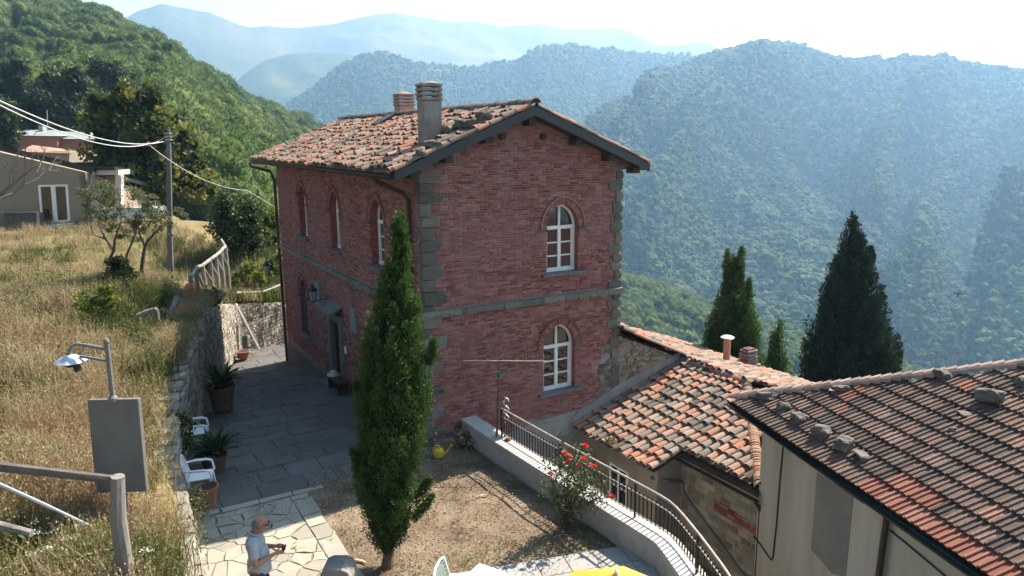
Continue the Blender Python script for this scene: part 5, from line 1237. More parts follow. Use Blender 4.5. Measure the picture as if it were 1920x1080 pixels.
# ================================================================== TREES AND PLANTS
def leafmat(name, stops, trans=.25, rough=.6, spots=()): return pm(name, stops, 'attr', rough=rough, spec=.25, trans=trans, spots=spots)
BARK = pm('bark', [(0, (.07, .055, .042)), (.5, (.12, .10, .08)), (1, (.19, .165, .135))], 7, rough=1, bump=(20, 1.0, .03))
CYPB = pm('cypress_bark', [(0, (.12, .075, .05)), (1, (.22, .15, .11))], 9, rough=1, bump=(24, 1, .03))
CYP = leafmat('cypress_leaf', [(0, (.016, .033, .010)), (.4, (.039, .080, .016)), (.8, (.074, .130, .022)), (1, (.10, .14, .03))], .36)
CYP_DK = leafmat('dark_cypress_leaf', [(0, (.010, .018, .008)), (.6, (.020, .036, .012)), (.9, (.05, .072, .018)), (1, (.09, .10, .03))], .12)
def cypress(name, base, top, prof, plumes, leaves, lsize, seed, label, mat, trunk_r=.09, spikes=(), group=None, plen=(.28, .5), zcut=None, out=.22):
    """prof: [(t along the axis, radius)]; foliage = many upright plumes of scale-leaf sprays, outer ones and tips coloured lighter, as if lit"""
    rg_ = np.random.default_rng(seed); B, T = np.array(base, float), np.array(top, float); Hh = T[2]-B[2]
    t_ = thing(name, label, 'tree', tuple(base), group=group)
    mb = MB(); mb.tube([V(B)-Vector((0, 0, .1)), V(B+(T-B)*.05)+Vector((.03, 0, 0)), V(B+(T-B)*.4), V(B+(T-B)*.85)], [trunk_r*1.3, trunk_r, trunk_r*.7, trunk_r*.2], 9, True, .1, seed); mb.build('trunk', CYPB, t_)
    P, D, R, C = [], [], [], []
    ts = np.array([p[0] for p in prof]); rs = np.array([p[1] for p in prof])
    grid = np.linspace(ts[0], ts[-1], 200); wts = np.interp(grid, ts, rs)+.04; cdf = np.cumsum(wts)/wts.sum()
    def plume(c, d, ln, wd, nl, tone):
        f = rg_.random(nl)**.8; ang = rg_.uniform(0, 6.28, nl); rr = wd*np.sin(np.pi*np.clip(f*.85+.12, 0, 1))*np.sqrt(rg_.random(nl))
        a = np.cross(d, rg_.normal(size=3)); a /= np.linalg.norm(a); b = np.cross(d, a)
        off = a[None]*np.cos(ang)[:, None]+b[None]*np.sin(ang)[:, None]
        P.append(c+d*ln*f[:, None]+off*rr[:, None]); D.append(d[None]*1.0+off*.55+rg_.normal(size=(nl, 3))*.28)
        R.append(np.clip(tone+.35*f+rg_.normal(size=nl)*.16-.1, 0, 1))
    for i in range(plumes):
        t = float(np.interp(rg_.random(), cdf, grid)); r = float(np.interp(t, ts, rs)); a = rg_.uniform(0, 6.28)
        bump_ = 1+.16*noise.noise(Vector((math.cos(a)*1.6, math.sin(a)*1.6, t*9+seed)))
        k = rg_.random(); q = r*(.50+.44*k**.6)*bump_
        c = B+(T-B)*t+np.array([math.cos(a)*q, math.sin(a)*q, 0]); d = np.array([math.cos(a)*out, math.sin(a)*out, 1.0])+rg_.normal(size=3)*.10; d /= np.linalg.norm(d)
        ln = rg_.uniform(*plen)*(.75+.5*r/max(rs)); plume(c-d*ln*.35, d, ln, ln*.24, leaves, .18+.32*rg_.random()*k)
    for (t, a, q, ln, wd, el) in spikes:
        c = B+(T-B)*t+np.array([math.cos(a)*q, math.sin(a)*q, 0]); d = np.array([math.cos(a)*el, math.sin(a)*el, 1.0]); d /= np.linalg.norm(d)
        plume(c, d, ln, wd, leaves*5, .35)
        for k in range(6): plume(c+d*ln*k/8, d+rg_.normal(size=3)*.12, ln*.4, wd*.6, leaves, .35)
    P, D, R = np.concatenate(P), np.concatenate(D), np.concatenate(R)
    vs, fs, rn = leaf_cloud(P, lsize, .38, rng=rg_, rnd=R, dirs=D)
    cr = np_mesh('crown', vs, fs, mat, t_, rn)
    # solid dark core added so the light does not pass straight through
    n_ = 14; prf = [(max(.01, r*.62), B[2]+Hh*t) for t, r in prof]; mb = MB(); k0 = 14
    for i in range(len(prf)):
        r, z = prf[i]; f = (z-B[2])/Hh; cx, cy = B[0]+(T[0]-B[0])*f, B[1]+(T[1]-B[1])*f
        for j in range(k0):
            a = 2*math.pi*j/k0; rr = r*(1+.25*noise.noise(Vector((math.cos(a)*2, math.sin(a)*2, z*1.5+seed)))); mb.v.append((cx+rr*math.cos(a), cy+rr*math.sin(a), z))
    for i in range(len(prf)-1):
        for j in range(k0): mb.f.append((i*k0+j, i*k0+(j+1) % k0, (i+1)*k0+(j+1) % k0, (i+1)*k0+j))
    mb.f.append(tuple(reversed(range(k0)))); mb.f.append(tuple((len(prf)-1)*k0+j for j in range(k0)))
    mb.build('light_block_core', pm('light_block_core', [(0, (.012, .020, .008)), (1, (.022, .034, .012))], 6, rough=1, spec=0), t_)
    return t_
# front cypress
cb = atz(725, 1063, 0); ct = atv(749, 412, cb)
m9 = .0091
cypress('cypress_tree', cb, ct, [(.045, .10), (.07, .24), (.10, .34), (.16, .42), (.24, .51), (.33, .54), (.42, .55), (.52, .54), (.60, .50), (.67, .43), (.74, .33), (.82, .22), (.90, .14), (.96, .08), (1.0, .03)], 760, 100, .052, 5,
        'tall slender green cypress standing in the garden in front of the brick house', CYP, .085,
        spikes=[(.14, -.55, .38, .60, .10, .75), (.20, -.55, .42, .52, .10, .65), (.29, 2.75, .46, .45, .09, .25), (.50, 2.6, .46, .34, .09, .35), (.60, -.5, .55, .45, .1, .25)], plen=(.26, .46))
# small pale cones on it
it = []; cone = mesh_data('cone', MB().lathe([(0, -.012), (.012, 0), (0, .012)], (0, 0, 0), 6), pm('cone_grey', [(0, (.16, .15, .11)), (1, (.26, .24, .18))], 'piece', rough=.9)); cyp1 = bpy.data.objects['cypress_tree']
for i in range(50):
    t = rg.uniform(.25, .9); r = float(np.interp(t, [.25, .33, .6, .74, .9], [.68, .70, .66, .46, .21]))*1.04; a = rg.uniform(-2.6, .4); p = cb+(ct-cb)*t
    it.append((cone, Matrix.Translation((p[0]+r*math.cos(a), p[1]+r*math.sin(a), p[2]))))
pieces(cyp1, 'cone', it, 300)
def far_cypress(name, px, ytop, ybase, hw, D, label, seed, plumes, spikes=(), mat=CYP_DK, lean=0, lsize=.13):
    b = atd(px, ybase, D); t = atv(px+lean, ytop, b); b = b-np.array([0, 0, 3.0]); k = D/FPX*hw
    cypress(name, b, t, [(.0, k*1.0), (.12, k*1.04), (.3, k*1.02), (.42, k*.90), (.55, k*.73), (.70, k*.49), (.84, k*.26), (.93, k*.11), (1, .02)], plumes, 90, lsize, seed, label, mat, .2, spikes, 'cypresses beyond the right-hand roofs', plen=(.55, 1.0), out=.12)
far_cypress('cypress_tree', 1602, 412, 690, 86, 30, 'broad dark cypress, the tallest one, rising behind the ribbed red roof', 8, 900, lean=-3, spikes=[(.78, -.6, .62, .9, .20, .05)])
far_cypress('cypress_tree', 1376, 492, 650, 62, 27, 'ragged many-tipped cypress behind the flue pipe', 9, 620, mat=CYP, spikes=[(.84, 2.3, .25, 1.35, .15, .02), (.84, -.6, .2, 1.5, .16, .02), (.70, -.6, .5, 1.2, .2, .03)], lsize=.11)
far_cypress('cypress_tree', 1460, 606, 700, 24, 26, 'small dark cypress right of the slab chimney', 10, 130, mat=CYP, lsize=.11)

def crown_tree(name, label, D, base_px, lumps, lsize, n, mat, trunk=None, seed=1, cat='tree', group=None, dspread=.8, aspect=.6, upness=.0, fill=True, base_z=None, kind_trunk=BARK, fillcol=None):
    """lumps: [(px, py, radius px)] foliage masses at distance D (each set a little nearer or farther); trunk: [(px,py)...] limbs"""
    rg_ = np.random.default_rng(seed); mpp = D/FPX
    b = V(atd(base_px[0], base_px[1], D)); t_ = thing(name, label, cat, tuple(b), group=group)
    if trunk:
        mb = MB()
        for limb in trunk:
            pts = [V(atv(x, y, b))+Vector((FW[0], FW[1], 0))*dz for (x, y, dz) in limb['p']]; mb.tube(pts, [limb['r0']+(limb['r1']-limb['r0'])*i/(len(pts)-1) for i in range(len(pts))], 7, True, .12, seed)
        mb.build('trunk', kind_trunk, t_)
    P, R, N = [], [], []; tot = sum(l[2]**2 for l in lumps); core = []
    for (x, y, r) in lumps:
        c = atv(x, y, b)+np.array([FW[0], FW[1], 0])*rg_.uniform(-1, 1)*dspread*r*mpp; rr = r*mpp; core.append((c, rr)); nn = max(20, int(n*r*r/tot)); sub = max(4, int(nn/45))
        # sub-clumps on the lump, leaves about each: an uneven outline with gaps
        d = rg_.normal(size=(sub, 3)); d /= np.linalg.norm(d, axis=1, keepdims=True); sc = c+d*rr*rg_.uniform(.45, 1.0, (sub, 1)); sr = rr*rg_.uniform(.22, .42, sub); st = rg_.random(sub)
        per = nn//sub
        for k in range(sub):
            e = rg_.normal(size=(per, 3)); e /= np.linalg.norm(e, axis=1, keepdims=True); e *= (rg_.random((per, 1))**.45)
            P.append(sc[k]+e*sr[k]*np.array([1, 1, .75])); R.append(np.clip(.5*st[k]+.5*rg_.random(per), 0, 1)); N.append(e+np.array([0, 0, upness]))
    P, R, N = np.concatenate(P), np.concatenate(R), np.concatenate(N)+rg_.normal(size=(sum(len(q) for q in P) if False else len(np.concatenate(R)), 3))*.7
    vs, fs, rn = leaf_cloud(P, lsize, aspect, rng=rg_, rnd=R, dirs=N); np_mesh('crown', vs, fs, mat, t_, rn)
    if fill:  # dark solid core added inside each lump to stop light
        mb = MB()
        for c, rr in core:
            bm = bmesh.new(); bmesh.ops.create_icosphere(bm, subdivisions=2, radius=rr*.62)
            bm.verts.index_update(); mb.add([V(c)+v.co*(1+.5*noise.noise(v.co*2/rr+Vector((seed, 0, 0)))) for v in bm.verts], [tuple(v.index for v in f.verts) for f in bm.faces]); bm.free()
        mb.build('light_block_core', MATS['light_block_core'], t_)
    return t_
LCHEST = leafmat('chestnut_leaf', [(0, (.022, .036, .010)), (.35, (.06, .085, .018)), (.65, (.13, .145, .026)), (.88, (.21, .17, .035)), (1, (.25, .14, .03))], .45)
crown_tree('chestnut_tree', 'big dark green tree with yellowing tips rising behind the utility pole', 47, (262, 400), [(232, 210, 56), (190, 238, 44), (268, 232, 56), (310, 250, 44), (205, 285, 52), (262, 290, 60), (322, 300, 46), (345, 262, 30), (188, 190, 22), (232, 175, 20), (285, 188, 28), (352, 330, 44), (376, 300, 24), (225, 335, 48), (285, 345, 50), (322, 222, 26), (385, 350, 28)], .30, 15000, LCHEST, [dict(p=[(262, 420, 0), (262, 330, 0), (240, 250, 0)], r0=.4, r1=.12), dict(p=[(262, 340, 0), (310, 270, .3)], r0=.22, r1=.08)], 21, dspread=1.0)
LMIX = leafmat('garden_bush_leaf', [(0, (.018, .030, .009)), (.5, (.045, .066, .015)), (.85, (.085, .11, .022)), (1, (.15, .17, .035))], .25)
crown_tree('round_bush', 'large rounded dark green bush at the end of the log fence', 37, (445, 478), [(440, 405, 42), (425, 425, 34), (455, 395, 38), (430, 385, 28), (470, 420, 30), (450, 445, 34), (415, 400, 18), (468, 455, 22)], .16, 9000, LMIX, None, 22)
LLIME = leafmat('lime_leaf', [(0, (.05, .075, .014)), (.5, (.11, .15, .022)), (1, (.22, .24, .04))], .35)
crown_tree('lime_bush', 'bright yellow-green bush beside the house corner behind the round bush', 40, (500, 480), [(487, 400, 18), (500, 420, 20), (512, 445, 22), (492, 440, 22), (515, 415, 14), (478, 385, 12)], .17, 3600, LLIME, None, 23, cat='bush')
crown_tree('small_fig_tree', 'small lime green tree growing above the far courtyard wall', 33, (462, 560), [(452, 520, 16), (470, 510, 18), (482, 525, 14), (462, 500, 12), (495, 512, 12)], .13, 1500, LLIME, [dict(p=[(463, 556, 0), (464, 530, 0), (470, 512, 0)], r0=.05, r1=.02), dict(p=[(464, 536, 0), (452, 518, 0)], r0=.035, r1=.015)], 24, fill=False)
crown_tree('garden_plants', 'bright green leafy plants on the terrace behind the far wall', 36, (505, 575), [(500, 545, 16), (520, 520, 16), (485, 555, 12), (512, 560, 16), (525, 485, 14), (510, 495, 14)], .14, 2600, LLIME, None, 25, cat='plants')
LOLIVE = leafmat('fruit_tree_leaf', [(0, (.055, .070, .028)), (.5, (.11, .13, .052)), (1, (.20, .21, .10))], .35)
crown_tree('fruit_tree', 'small open fruit tree with two thin trunks and sparse grey-green leaves, left of the pole', 24.5, (205, 525), [(165, 372, 20), (190, 360, 24), (215, 372, 22), (240, 360, 22), (262, 378, 18), (205, 395, 24), (235, 400, 22), (175, 395, 18), (195, 425, 20), (225, 432, 16), (250, 410, 18), (280, 372, 16), (150, 360, 10)], .075, 5200, LOLIVE,
           [dict(p=[(200, 525, 0), (202, 495, 0), (213, 470, 0), (198, 448, 0), (180, 425, .2)], r0=.07, r1=.025), dict(p=[(213, 470, 0), (216, 445, 0), (222, 415, .2), (215, 380, .3)], r0=.045, r1=.015), dict(p=[(222, 510, .3), (230, 478, .3), (242, 450, .3), (250, 415, .4)], r0=.05, r1=.018), dict(p=[(198, 448, 0), (175, 440, 0), (165, 400, 0)], r0=.03, r1=.012)], 26, fill=False, aspect=.5)
crown_tree('fruit_tree', 'small open fruit tree with one leaning dark trunk, right beside the pole', 25, (265, 530), [(275, 405, 20), (298, 395, 18), (262, 420, 18), (290, 425, 18), (310, 415, 14), (330, 400, 14), (280, 385, 16), (345, 408, 8)], .075, 3000, LOLIVE,
           [dict(p=[(265, 530, 0), (266, 500, 0), (270, 470, 0), (276, 452, 0), (288, 435, .2), (300, 420, .2)], r0=.075, r1=.02), dict(p=[(272, 462, 0), (262, 440, 0), (258, 420, 0)], r0=.04, r1=.015)], 27, fill=False, aspect=.5)
crown_tree('dark_shrub', 'dark leafy shrub at the foot of the two-trunked fruit tree', 24, (222, 530), [(215, 505, 18), (235, 512, 18), (222, 490, 14), (205, 520, 10), (245, 522, 12)], .11, 1500, LMIX, None, 28, cat='bush')
crown_tree('yellow_green_shrub', 'low bright yellow-green shrub in the dry grass', 20.5, (190, 590), [(165, 562, 20), (190, 556, 22), (215, 562, 16), (182, 574, 18), (145, 556, 12), (205, 548, 14)], .075, 2600, LLIME, None, 29, cat='bush', fill=False)
LDK = leafmat('dark_evergreen_leaf', [(0, (.014, .024, .009)), (.5, (.032, .052, .017)), (.9, (.060, .085, .026)), (1, (.09, .11, .035))], .25)
for i, (lb, D, bx, lumps) in enumerate([
    ('dark evergreen tree at the far left edge behind the pink house', 80, (8, 300), [(5, 215, 24), (-12, 240, 28), (8, 250, 22), (2, 195, 14), (12, 280, 18)]),
    ('broad dark tree directly above the pink house roof', 96, (95, 262), [(75, 190, 34), (105, 180, 36), (90, 220, 36), (120, 212, 30), (60, 215, 28), (105, 150, 24), (82, 150, 22)]),
    ('dark tree between the broad dark tree and the chestnut', 94, (160, 262), [(150, 165, 28), (170, 190, 28), (145, 205, 30), (165, 222, 26), (150, 140, 20)]),
    ('dark rounded tree high at the left edge of the wood', 110, (30, 250), [(20, 145, 28), (45, 160, 28), (30, 180, 32), (10, 170, 24), (40, 125, 22), (60, 185, 22)]),
    ('mid green tree above the chestnut crown', 112, (210, 250), [(200, 150, 26), (225, 165, 24), (185, 130, 20), (215, 135, 20)])]):
    crown_tree('dark_tree', lb, D, bx, lumps, .55, 4200, LDK, [dict(p=[(bx[0], bx[1], 0), (bx[0], bx[1]-60, 0)], r0=.4, r1=.25)], 60+i, group='dark trees below the wooded hill', dspread=1.0)
for i, (x, y, r, lb) in enumerate([(313, 104, 9, 'lone dark tree standing out high on the hill crest'), (330, 116, 9, 'second flat-topped tree down the crest'), (352, 130, 9, 'flat-topped tree standing clear of the crest with sky under it'), (372, 146, 5, 'small tree lowest of the flat-topped ones on the crest'), (156, 24, 13, 'dark rounded tree at the top of the hill')]):
    crown_tree('crest_tree', lb, 345, (x, y+14), [(x-r*.6, y, r*.7), (x+r*.6, y+1, r*.7), (x, y-r*.4, r*.6)], 1.5, 260, LDK, [dict(p=[(x, y+16, 0), (x, y, 0)], r0=.5, r1=.3)], 80+i, group='trees on the crest of the hill', fill=True)
crown_tree('hedge', 'clipped light green hedge in front of the pink house', 62, (145, 294), [(128, 288, 9), (140, 289, 9), (152, 290, 9), (162, 291, 8)], .3, 900, LLIME, None, 90, cat='hedge')
# bare tree at the left edge
bt = thing('bare_tree', 'leafless grey tree with bare twigs reaching in at the left edge', 'tree', tuple(atd(-40, 440, 30)))
rq = random.Random(4); mb = MB(); tw = MB()
def branch(p, d, l_, r, depth):
    q = p+d*l_*.5+Vector((rq.uniform(-.1, .1), rq.uniform(-.1, .1), rq.uniform(-.05, .12)))*l_; e = p+d*l_
    (mb if depth < 2 else tw).tube([p, q, e], [r, r*.8, r*.6], 6 if depth < 2 else 4, True)
    if depth < 5 and r > .004:
        for k in range(3 if depth < 4 else 2):
            nd = (d+Vector((rq.uniform(-.9, .9), rq.uniform(-.6, .6), rq.uniform(-.35, .8)))).normalized(); branch(q if k == 0 else e, nd, l_*rq.uniform(.5, .75), r*.55, depth+1)
u_ = V(RT); branch(V(atd(-40, 440, 30)), (V(atd(-5, 372, 30))-V(atd(-40, 440, 30))).normalized(), 1.6, .11, 0)
a_ = V(atd(-5, 370, 30)); b_ = V(atd(25, 345, 30)); c_ = V(atd(48, 325, 30)); mb.tube([V(atd(-40, 440, 30)), a_, b_, c_], [.12, .085, .06, .035], 7, True)
for s_, d0 in ((b_, (.1, 0, 1)), (c_, (.6, 0, .5)), (c_, (.1, 0, 1)), (b_, (-.3, .2, .8)), (a_, (-.1, 0, 1)), (c_, (.8, .2, .1))): branch(s_, Vector(d0).normalized(), .85, .035, 2)
mb.build('trunk', pm('grey_bark', [(0, (.12, .10, .09)), (1, (.22, .19, .17))], 6, rough=1), bt); tw.build('twigs', MATS['grey_bark'], bt)

# ---- dry meadow grass
STRAW = leafmat('meadow_grass', [(0, (.050, .080, .020)), (.16, (.10, .13, .034)), (.30, (.21, .19, .070)), (.5, (.37, .30, .155)), (.70, (.47, .40, .25)), (.86, (.38, .25, .13)), (1, (.22, .105, .05))], .35, .8)
gr = np.random.default_rng(77)
def patch(x, y, s, o): return np.array([noise.noise(Vector((a/s, b/s, o))) for a, b in zip(x, y)])
def blades(X, Y, Z, h, tone, per, lean=.35, wid=.010, head=True):
    N = len(X); X, Y, Z, h, tone = [np.repeat(q, per) for q in (X, Y, Z, h, tone)]; M = len(X)
    sp = .10+.10*h; X = X+gr.normal(size=M)*sp; Y = Y+gr.normal(size=M)*sp; hh = h*gr.uniform(.45, 1.15, M)
    a = gr.uniform(0, 6.28, M); ln = np.abs(gr.normal(size=M))*lean*hh
    dx, dy = np.cos(a)*ln, np.sin(a)*ln; b = gr.uniform(0, 6.28, M); wx, wy = np.cos(b)*wid*.5, np.sin(b)*wid*.5
    w_ = gr.uniform(.6, 1.5, M)
    base = np.stack([X, Y, Z-.04], 1); tip = np.stack([X+dx, Y+dy, Z+hh], 1); mid = base*.5+tip*.5; mid[:, 2] += .08*hh; mid[:, :2] -= np.stack([dx, dy], 1)*.15
    W_ = np.stack([wx*w_, wy*w_, np.zeros(M)], 1)
    v = np.stack([base-W_, base+W_, mid+W_*.9, mid-W_*.9, tip+W_*.35, tip-W_*.35], 1).reshape(-1, 3); k = np.arange(M)[:, None]*6
    f = np.concatenate([k+np.array([[0, 1, 2, 3]]), k+np.array([[3, 2, 4, 5]])]); r = np.clip(tone+gr.normal(size=M)*.10, 0, 1); rn = np.repeat(r, 6)
    if head:
        s = gr.random(M) < .45; P = np.repeat(tip[s], 4, 0); Q = len(P); P = P+gr.normal(size=(Q, 3))*np.array([.022, .022, .05]); D = gr.normal(size=(Q, 3))*.6+np.array([0, 0, .8])
        lv, lf, lr = leaf_cloud(P, .045, .35, rng=gr, rnd=np.clip(np.repeat(r[s], 4)+gr.normal(size=Q)*.1+.08, 0, 1), dirs=D); f = np.concatenate([f, lf+len(v)]); v = np.concatenate([v, lv]); rn = np.concatenate([rn, lr])
    return v, f, rn
# candidates over the visible meadow, thinned with distance
xs_, ys_ = [], []
for (D0, D1, n_) in ((6.5, 12, 2600), (12, 18, 3600), (18, 26, 4200), (26, 42, 3600)):
    k = 0
    while k < n_:
        D = math.sqrt(gr.uniform(D0**2, D1**2)); x = gr.uniform(-120, 480 if D > 18 else 400) if k % 6 else gr.uniform(-900, -120); g = CAM[:2]+(FW[:2]+RT[:2]*(x-960)/FPX)*D*.985; k += 1
        if g[1] < 15.6 and g[0] > wall_x(g[1])-.28: continue
        if g[1] < 4.5 and g[0] > wall_x(g[1])-.62 and gr.random() < .8: continue
        if g[1] >= 15.6 and g[0] > 2: continue
        xs_.append(g[0]); ys_.append(g[1])
X, Y = np.array(xs_), np.array(ys_); Z = np.array([land_z(a, b) for a, b in zip(X, Y)])
far = np.hypot(X-CAM[0], Y-CAM[1]); p1, p2 = patch(X, Y, 2.6, 1), patch(X, Y, .9, 5)
green = patch(X, Y, 3.3, 9); p3 = patch(X, Y, .35, 2); tone = .56+.42*p1+.34*p2+.25*p3; tone = np.where(green > .06, tone-.50*np.minimum(1, (green-.06)*4), tone); tone = np.where(far < 17, tone+.05, tone-.02)
hgt = np.clip(.40+.36*p2+.30*p3+.14*p1, .10, 1.0)*np.where(far > 26, .75, 1.0)
gp = np.stack([X, Y, Z], 1)-CAM; gd = gp @ FW; gpx, gpy = 960+FPX*(gp @ RT)/gd, 540-FPX*(gp @ UP)/gd
hgt = np.where((gpx > 245) & (gpx < 380) & (gpy > 585) & (gpy < 690), np.minimum(hgt, .16), hgt)
kb = ~((p2 < -.26) & (gr.random(len(X)) < .85)); X, Y, Z, hgt, tone, far = [q[kb] for q in (X, Y, Z, hgt, tone, far)]
near = far < 18
v1 = blades(X[near], Y[near], Z[near], hgt[near], tone[near], 15, .42, .011); v2 = blades(X[~near], Y[~near], Z[~near], hgt[~near], tone[~near], 11, .40, .020)
v = np.concatenate([v1[0], v2[0]]); f = np.concatenate([v1[1], v2[1]+len(v1[0])]); r = np.concatenate([v1[2], v2[2]])
o = np_mesh('dry_grass', v, f, STRAW, None, r, kind='stuff', label='tall dry straw-coloured meadow grass with green patches')
# grass and weeds spilling over the wall's edge, and low weeds on the back terrace
yy = gr.uniform(-9, 14, 1500); xx = np.array([wall_x(t) for t in yy])-gr.uniform(.22, .75, 1500); zz = np.array([max(land_z(a, b), wall_top(b)-.05) for a, b in zip(xx, yy)])
pt_ = patch(yy*1.0, yy*0, 1.6, 3); kk = gr.random(1500) < np.where(yy > 4.5, .95, .16+.9*pt_)
v, f, r = blades(xx[kk], yy[kk], zz[kk], np.clip(.32+.2*pt_[kk], .12, .6), .42+.4*pt_[kk], 14, .75, .012)
np_mesh('edge_grass', v, f, STRAW, None, r, kind='stuff', label='dry grass and weeds hanging over the edge of the fieldstone wall')
xx = gr.uniform(-3.5, 5, 1400); yy = gr.uniform(16.2, 27, 1400); zz = np.array([land_z(a, b) for a, b in zip(xx, yy)])
v, f, r = blades(xx, yy, zz, np.full(1400, .45), np.clip(.10+.1*gr.normal(size=1400), 0, .4), 12, .45, .022, False)
np_mesh('green_grass', v, f, STRAW, None, r, kind='stuff', label='lush green grass on the terrace behind the far wall')
N = 900; D = np.sqrt(gr.uniform(8**2, 27**2, N)); x = gr.uniform(-60, 430, N); gx = np.array([CAM[:2]+(FW[:2]+RT[:2]*(a-960)/FPX)*d*.985 for a, d in zip(x, D)]); k = np.array([a < wall_x(b)-.4 for a, b in gx]) & (patch(gx[:, 0], gx[:, 1], 1.7, 12) > .02); gx = gx[k]
zz = np.array([land_z(a, b) for a, b in gx]); P, Rn, Dn = [], [], []
for (a, b), z in zip(gx, zz):
    q = gr.integers(14, 40); hh = gr.uniform(.2, .6); t_ = gr.random(); tn = t_*.7
    e = gr.normal(size=(q, 3))*np.array([.16, .16, .12])*(hh/.4); P.append(np.array([a, b, z+hh*.55])+e); Rn.append(np.clip(tn+gr.normal(size=q)*.15, 0, 1)); Dn.append(e*2+gr.normal(size=(q, 3))*.3+np.array([0, 0, .12]))
vs, fs, rn = leaf_cloud(np.concatenate(P), .085, .42, rng=gr, rnd=np.concatenate(Rn), dirs=np.concatenate(Dn))
np_mesh('meadow_weeds', vs, fs, leafmat('weed_leaf', [(0, (.040, .070, .018)), (.4, (.09, .13, .03)), (.7, (.17, .17, .06)), (1, (.26, .16, .075))], .35), None, rn, kind='stuff', label='leafy green and brown weeds among the dry meadow grass')
# white umbels in the near grass
P = []
for (x, y, d) in ((128, 925, 9.8), (118, 958, 9.4), (96, 940, 10), (62, 965, 9.6), (135, 918, 10), (58, 990, 9), (115, 930, 9.7), (64, 958, 9.9), (275, 1010, 8.8), (88, 1012, 8.8), (40, 905, 10.4), (150, 950, 9.5)):
    c = atd(x, y, d); c[2] = land_z(c[0], c[1])+gr.uniform(.45, .7); e = gr.normal(size=(26, 3))*np.array([.035, .035, .008]); P.append(c+e)
P = np.concatenate(P); vs, fs, rn = leaf_cloud(P, .022, .8, rng=gr, dirs=gr.normal(size=P.shape)*np.array([1, 1, .2])); np_mesh('white_flowers', vs, fs, pm('petal_white', [(0, (.62, .62, .55))], rough=.8, trans=.2), None, rn, kind='stuff', label='small white umbel flowers in the near meadow')
# ---- garden floor: clippings, leaf litter and thin tufts
LIT = leafmat('leaf_litter', [(0, (.09, .062, .042)), (.4, (.22, .165, .11)), (.8, (.36, .29, .20)), (1, (.46, .40, .28))], .1, .9)
N = 9000; x = gr.uniform(-3.0, 1.0, N); y = gr.uniform(-6.5, -.1, N)
D = gr.normal(size=(N, 3))*np.array([1, 1, .12]); P = np.stack([x, y, np.full(N, .018)+.02*gr.random(N)], 1)
vs, fs, rn = leaf_cloud(P, .055, .30, rng=gr, dirs=D); np_mesh('leaf_litter', vs, fs, LIT, None, rn, kind='stuff', label='dry clippings and leaf litter scattered over the garden earth')
GT = leafmat('garden_tuft', [(0, (.05, .085, .018)), (.6, (.10, .14, .03)), (1, (.26, .24, .09))], .3, .8)
N = 420; x = gr.uniform(-3.0, 1.0, N); y = gr.uniform(-6, -.3, N); k = patch(x, y, .8, 2)+.35*(y < -4.5)*(x > -.9) > .22
sv, STRAWr = STRAW, None
v, f, r = blades(x[k], y[k], np.zeros(k.sum()), np.full(k.sum(), .075), gr.random(k.sum()), 14, .8, .010, False); np_mesh('garden_grass', v, f, GT, None, r, kind='stuff', label='thin tufts of green grass in the garden earth')
mc = np.array([(-3.4+gr.normal()*.05, t) for t in np.arange(-6, -.8, .1)]); N = 700; x = gr.uniform(-5.3, -2.0, N); y = gr.uniform(-6, 3.5, N); kk = patch(x, y, .7, 8) > .22
v, f, r = blades(x[kk], y[kk], np.array([court_z(t) for t in y[kk]]), np.full(kk.sum(), .035), gr.random(kk.sum())*.7, 9, .9, .010, False); np_mesh('joint_weeds', v, f, GT, None, r, kind='stuff', label='moss and small weeds in the paving joints')

# ---- rose bush
rb = thing('rose_bush', 'rose bush with open red blooms leaning over the garden wall', 'rose bush', (.62, -4.66, 0))
rs_ = np.random.default_rng(3); mb = MB(); base = Vector((.62, -4.66, 0)); tips = []
tg = [(1030, 860), (1050, 835), (1068, 850), (1090, 838), (1105, 860), (1125, 880), (1140, 925), (1120, 935), (1085, 905), (1060, 890), (1040, 900), (1025, 915), (1100, 900), (1075, 870), (1045, 930), (1130, 905)]
for i, (x, y) in enumerate(tg):
    e = V(atd(x, y, 13.15+rs_.uniform(-.5, .4))); m_ = base.lerp(e, .5)+Vector((rs_.uniform(-.1, .1), rs_.uniform(-.1, .1), .12)); mb.tube([base+Vector((rs_.uniform(-.06, .06), rs_.uniform(-.06, .06), 0)), m_, e], [.013, .009, .004], 5); tips.append((m_, e))
mb.build('stems', pm('rose_stem', [(0, (.09, .065, .035)), (1, (.12, .11, .05))], 6, rough=.9), rb)
P, R = [], []
for m_, e in tips:
    for k in range(150):
        f_ = rs_.random()**.7; p = np.array(m_.lerp(e, f_)) if rs_.random() < .8 else np.array(base.lerp(m_, .4+.6*f_)); P.append(p+rs_.normal(size=3)*.085); R.append(rs_.random())
vs, fs, rn = leaf_cloud(np.array(P), .055, .7, rng=rs_, rnd=np.array(R)); np_mesh('leaves', vs, fs, leafmat('rose_leaf', [(0, (.028, .042, .014)), (.6, (.06, .085, .03)), (.9, (.11, .13, .055)), (1, (.20, .20, .09))], .25), rb, rn)
bl = MB()
for k in range(3):
    r0 = .052-.014*k; m5 = 6
    for j in range(m5):
        a = 2*math.pi*(j+.5*k)/m5; ca, sa = math.cos(a), math.sin(a); w = .03-.006*k
        bl.add([(.008*ca, .008*sa, 0), (r0*.8*ca-w*sa, r0*.8*sa+w*ca, .012+.012*k), (r0*ca, r0*sa, .026+.012*k), (r0*.8*ca+w*sa, r0*.8*sa-w*ca, .012+.012*k)], [(0, 1, 2, 3)])
RED = pm('rose_red', [(0, (.62, .03, .035)), (.6, (.70, .06, .05)), (1, (.72, .16, .10))], 'object', rough=.6, spec=.2, trans=.2); blm = mesh_data('bloom', bl, RED)
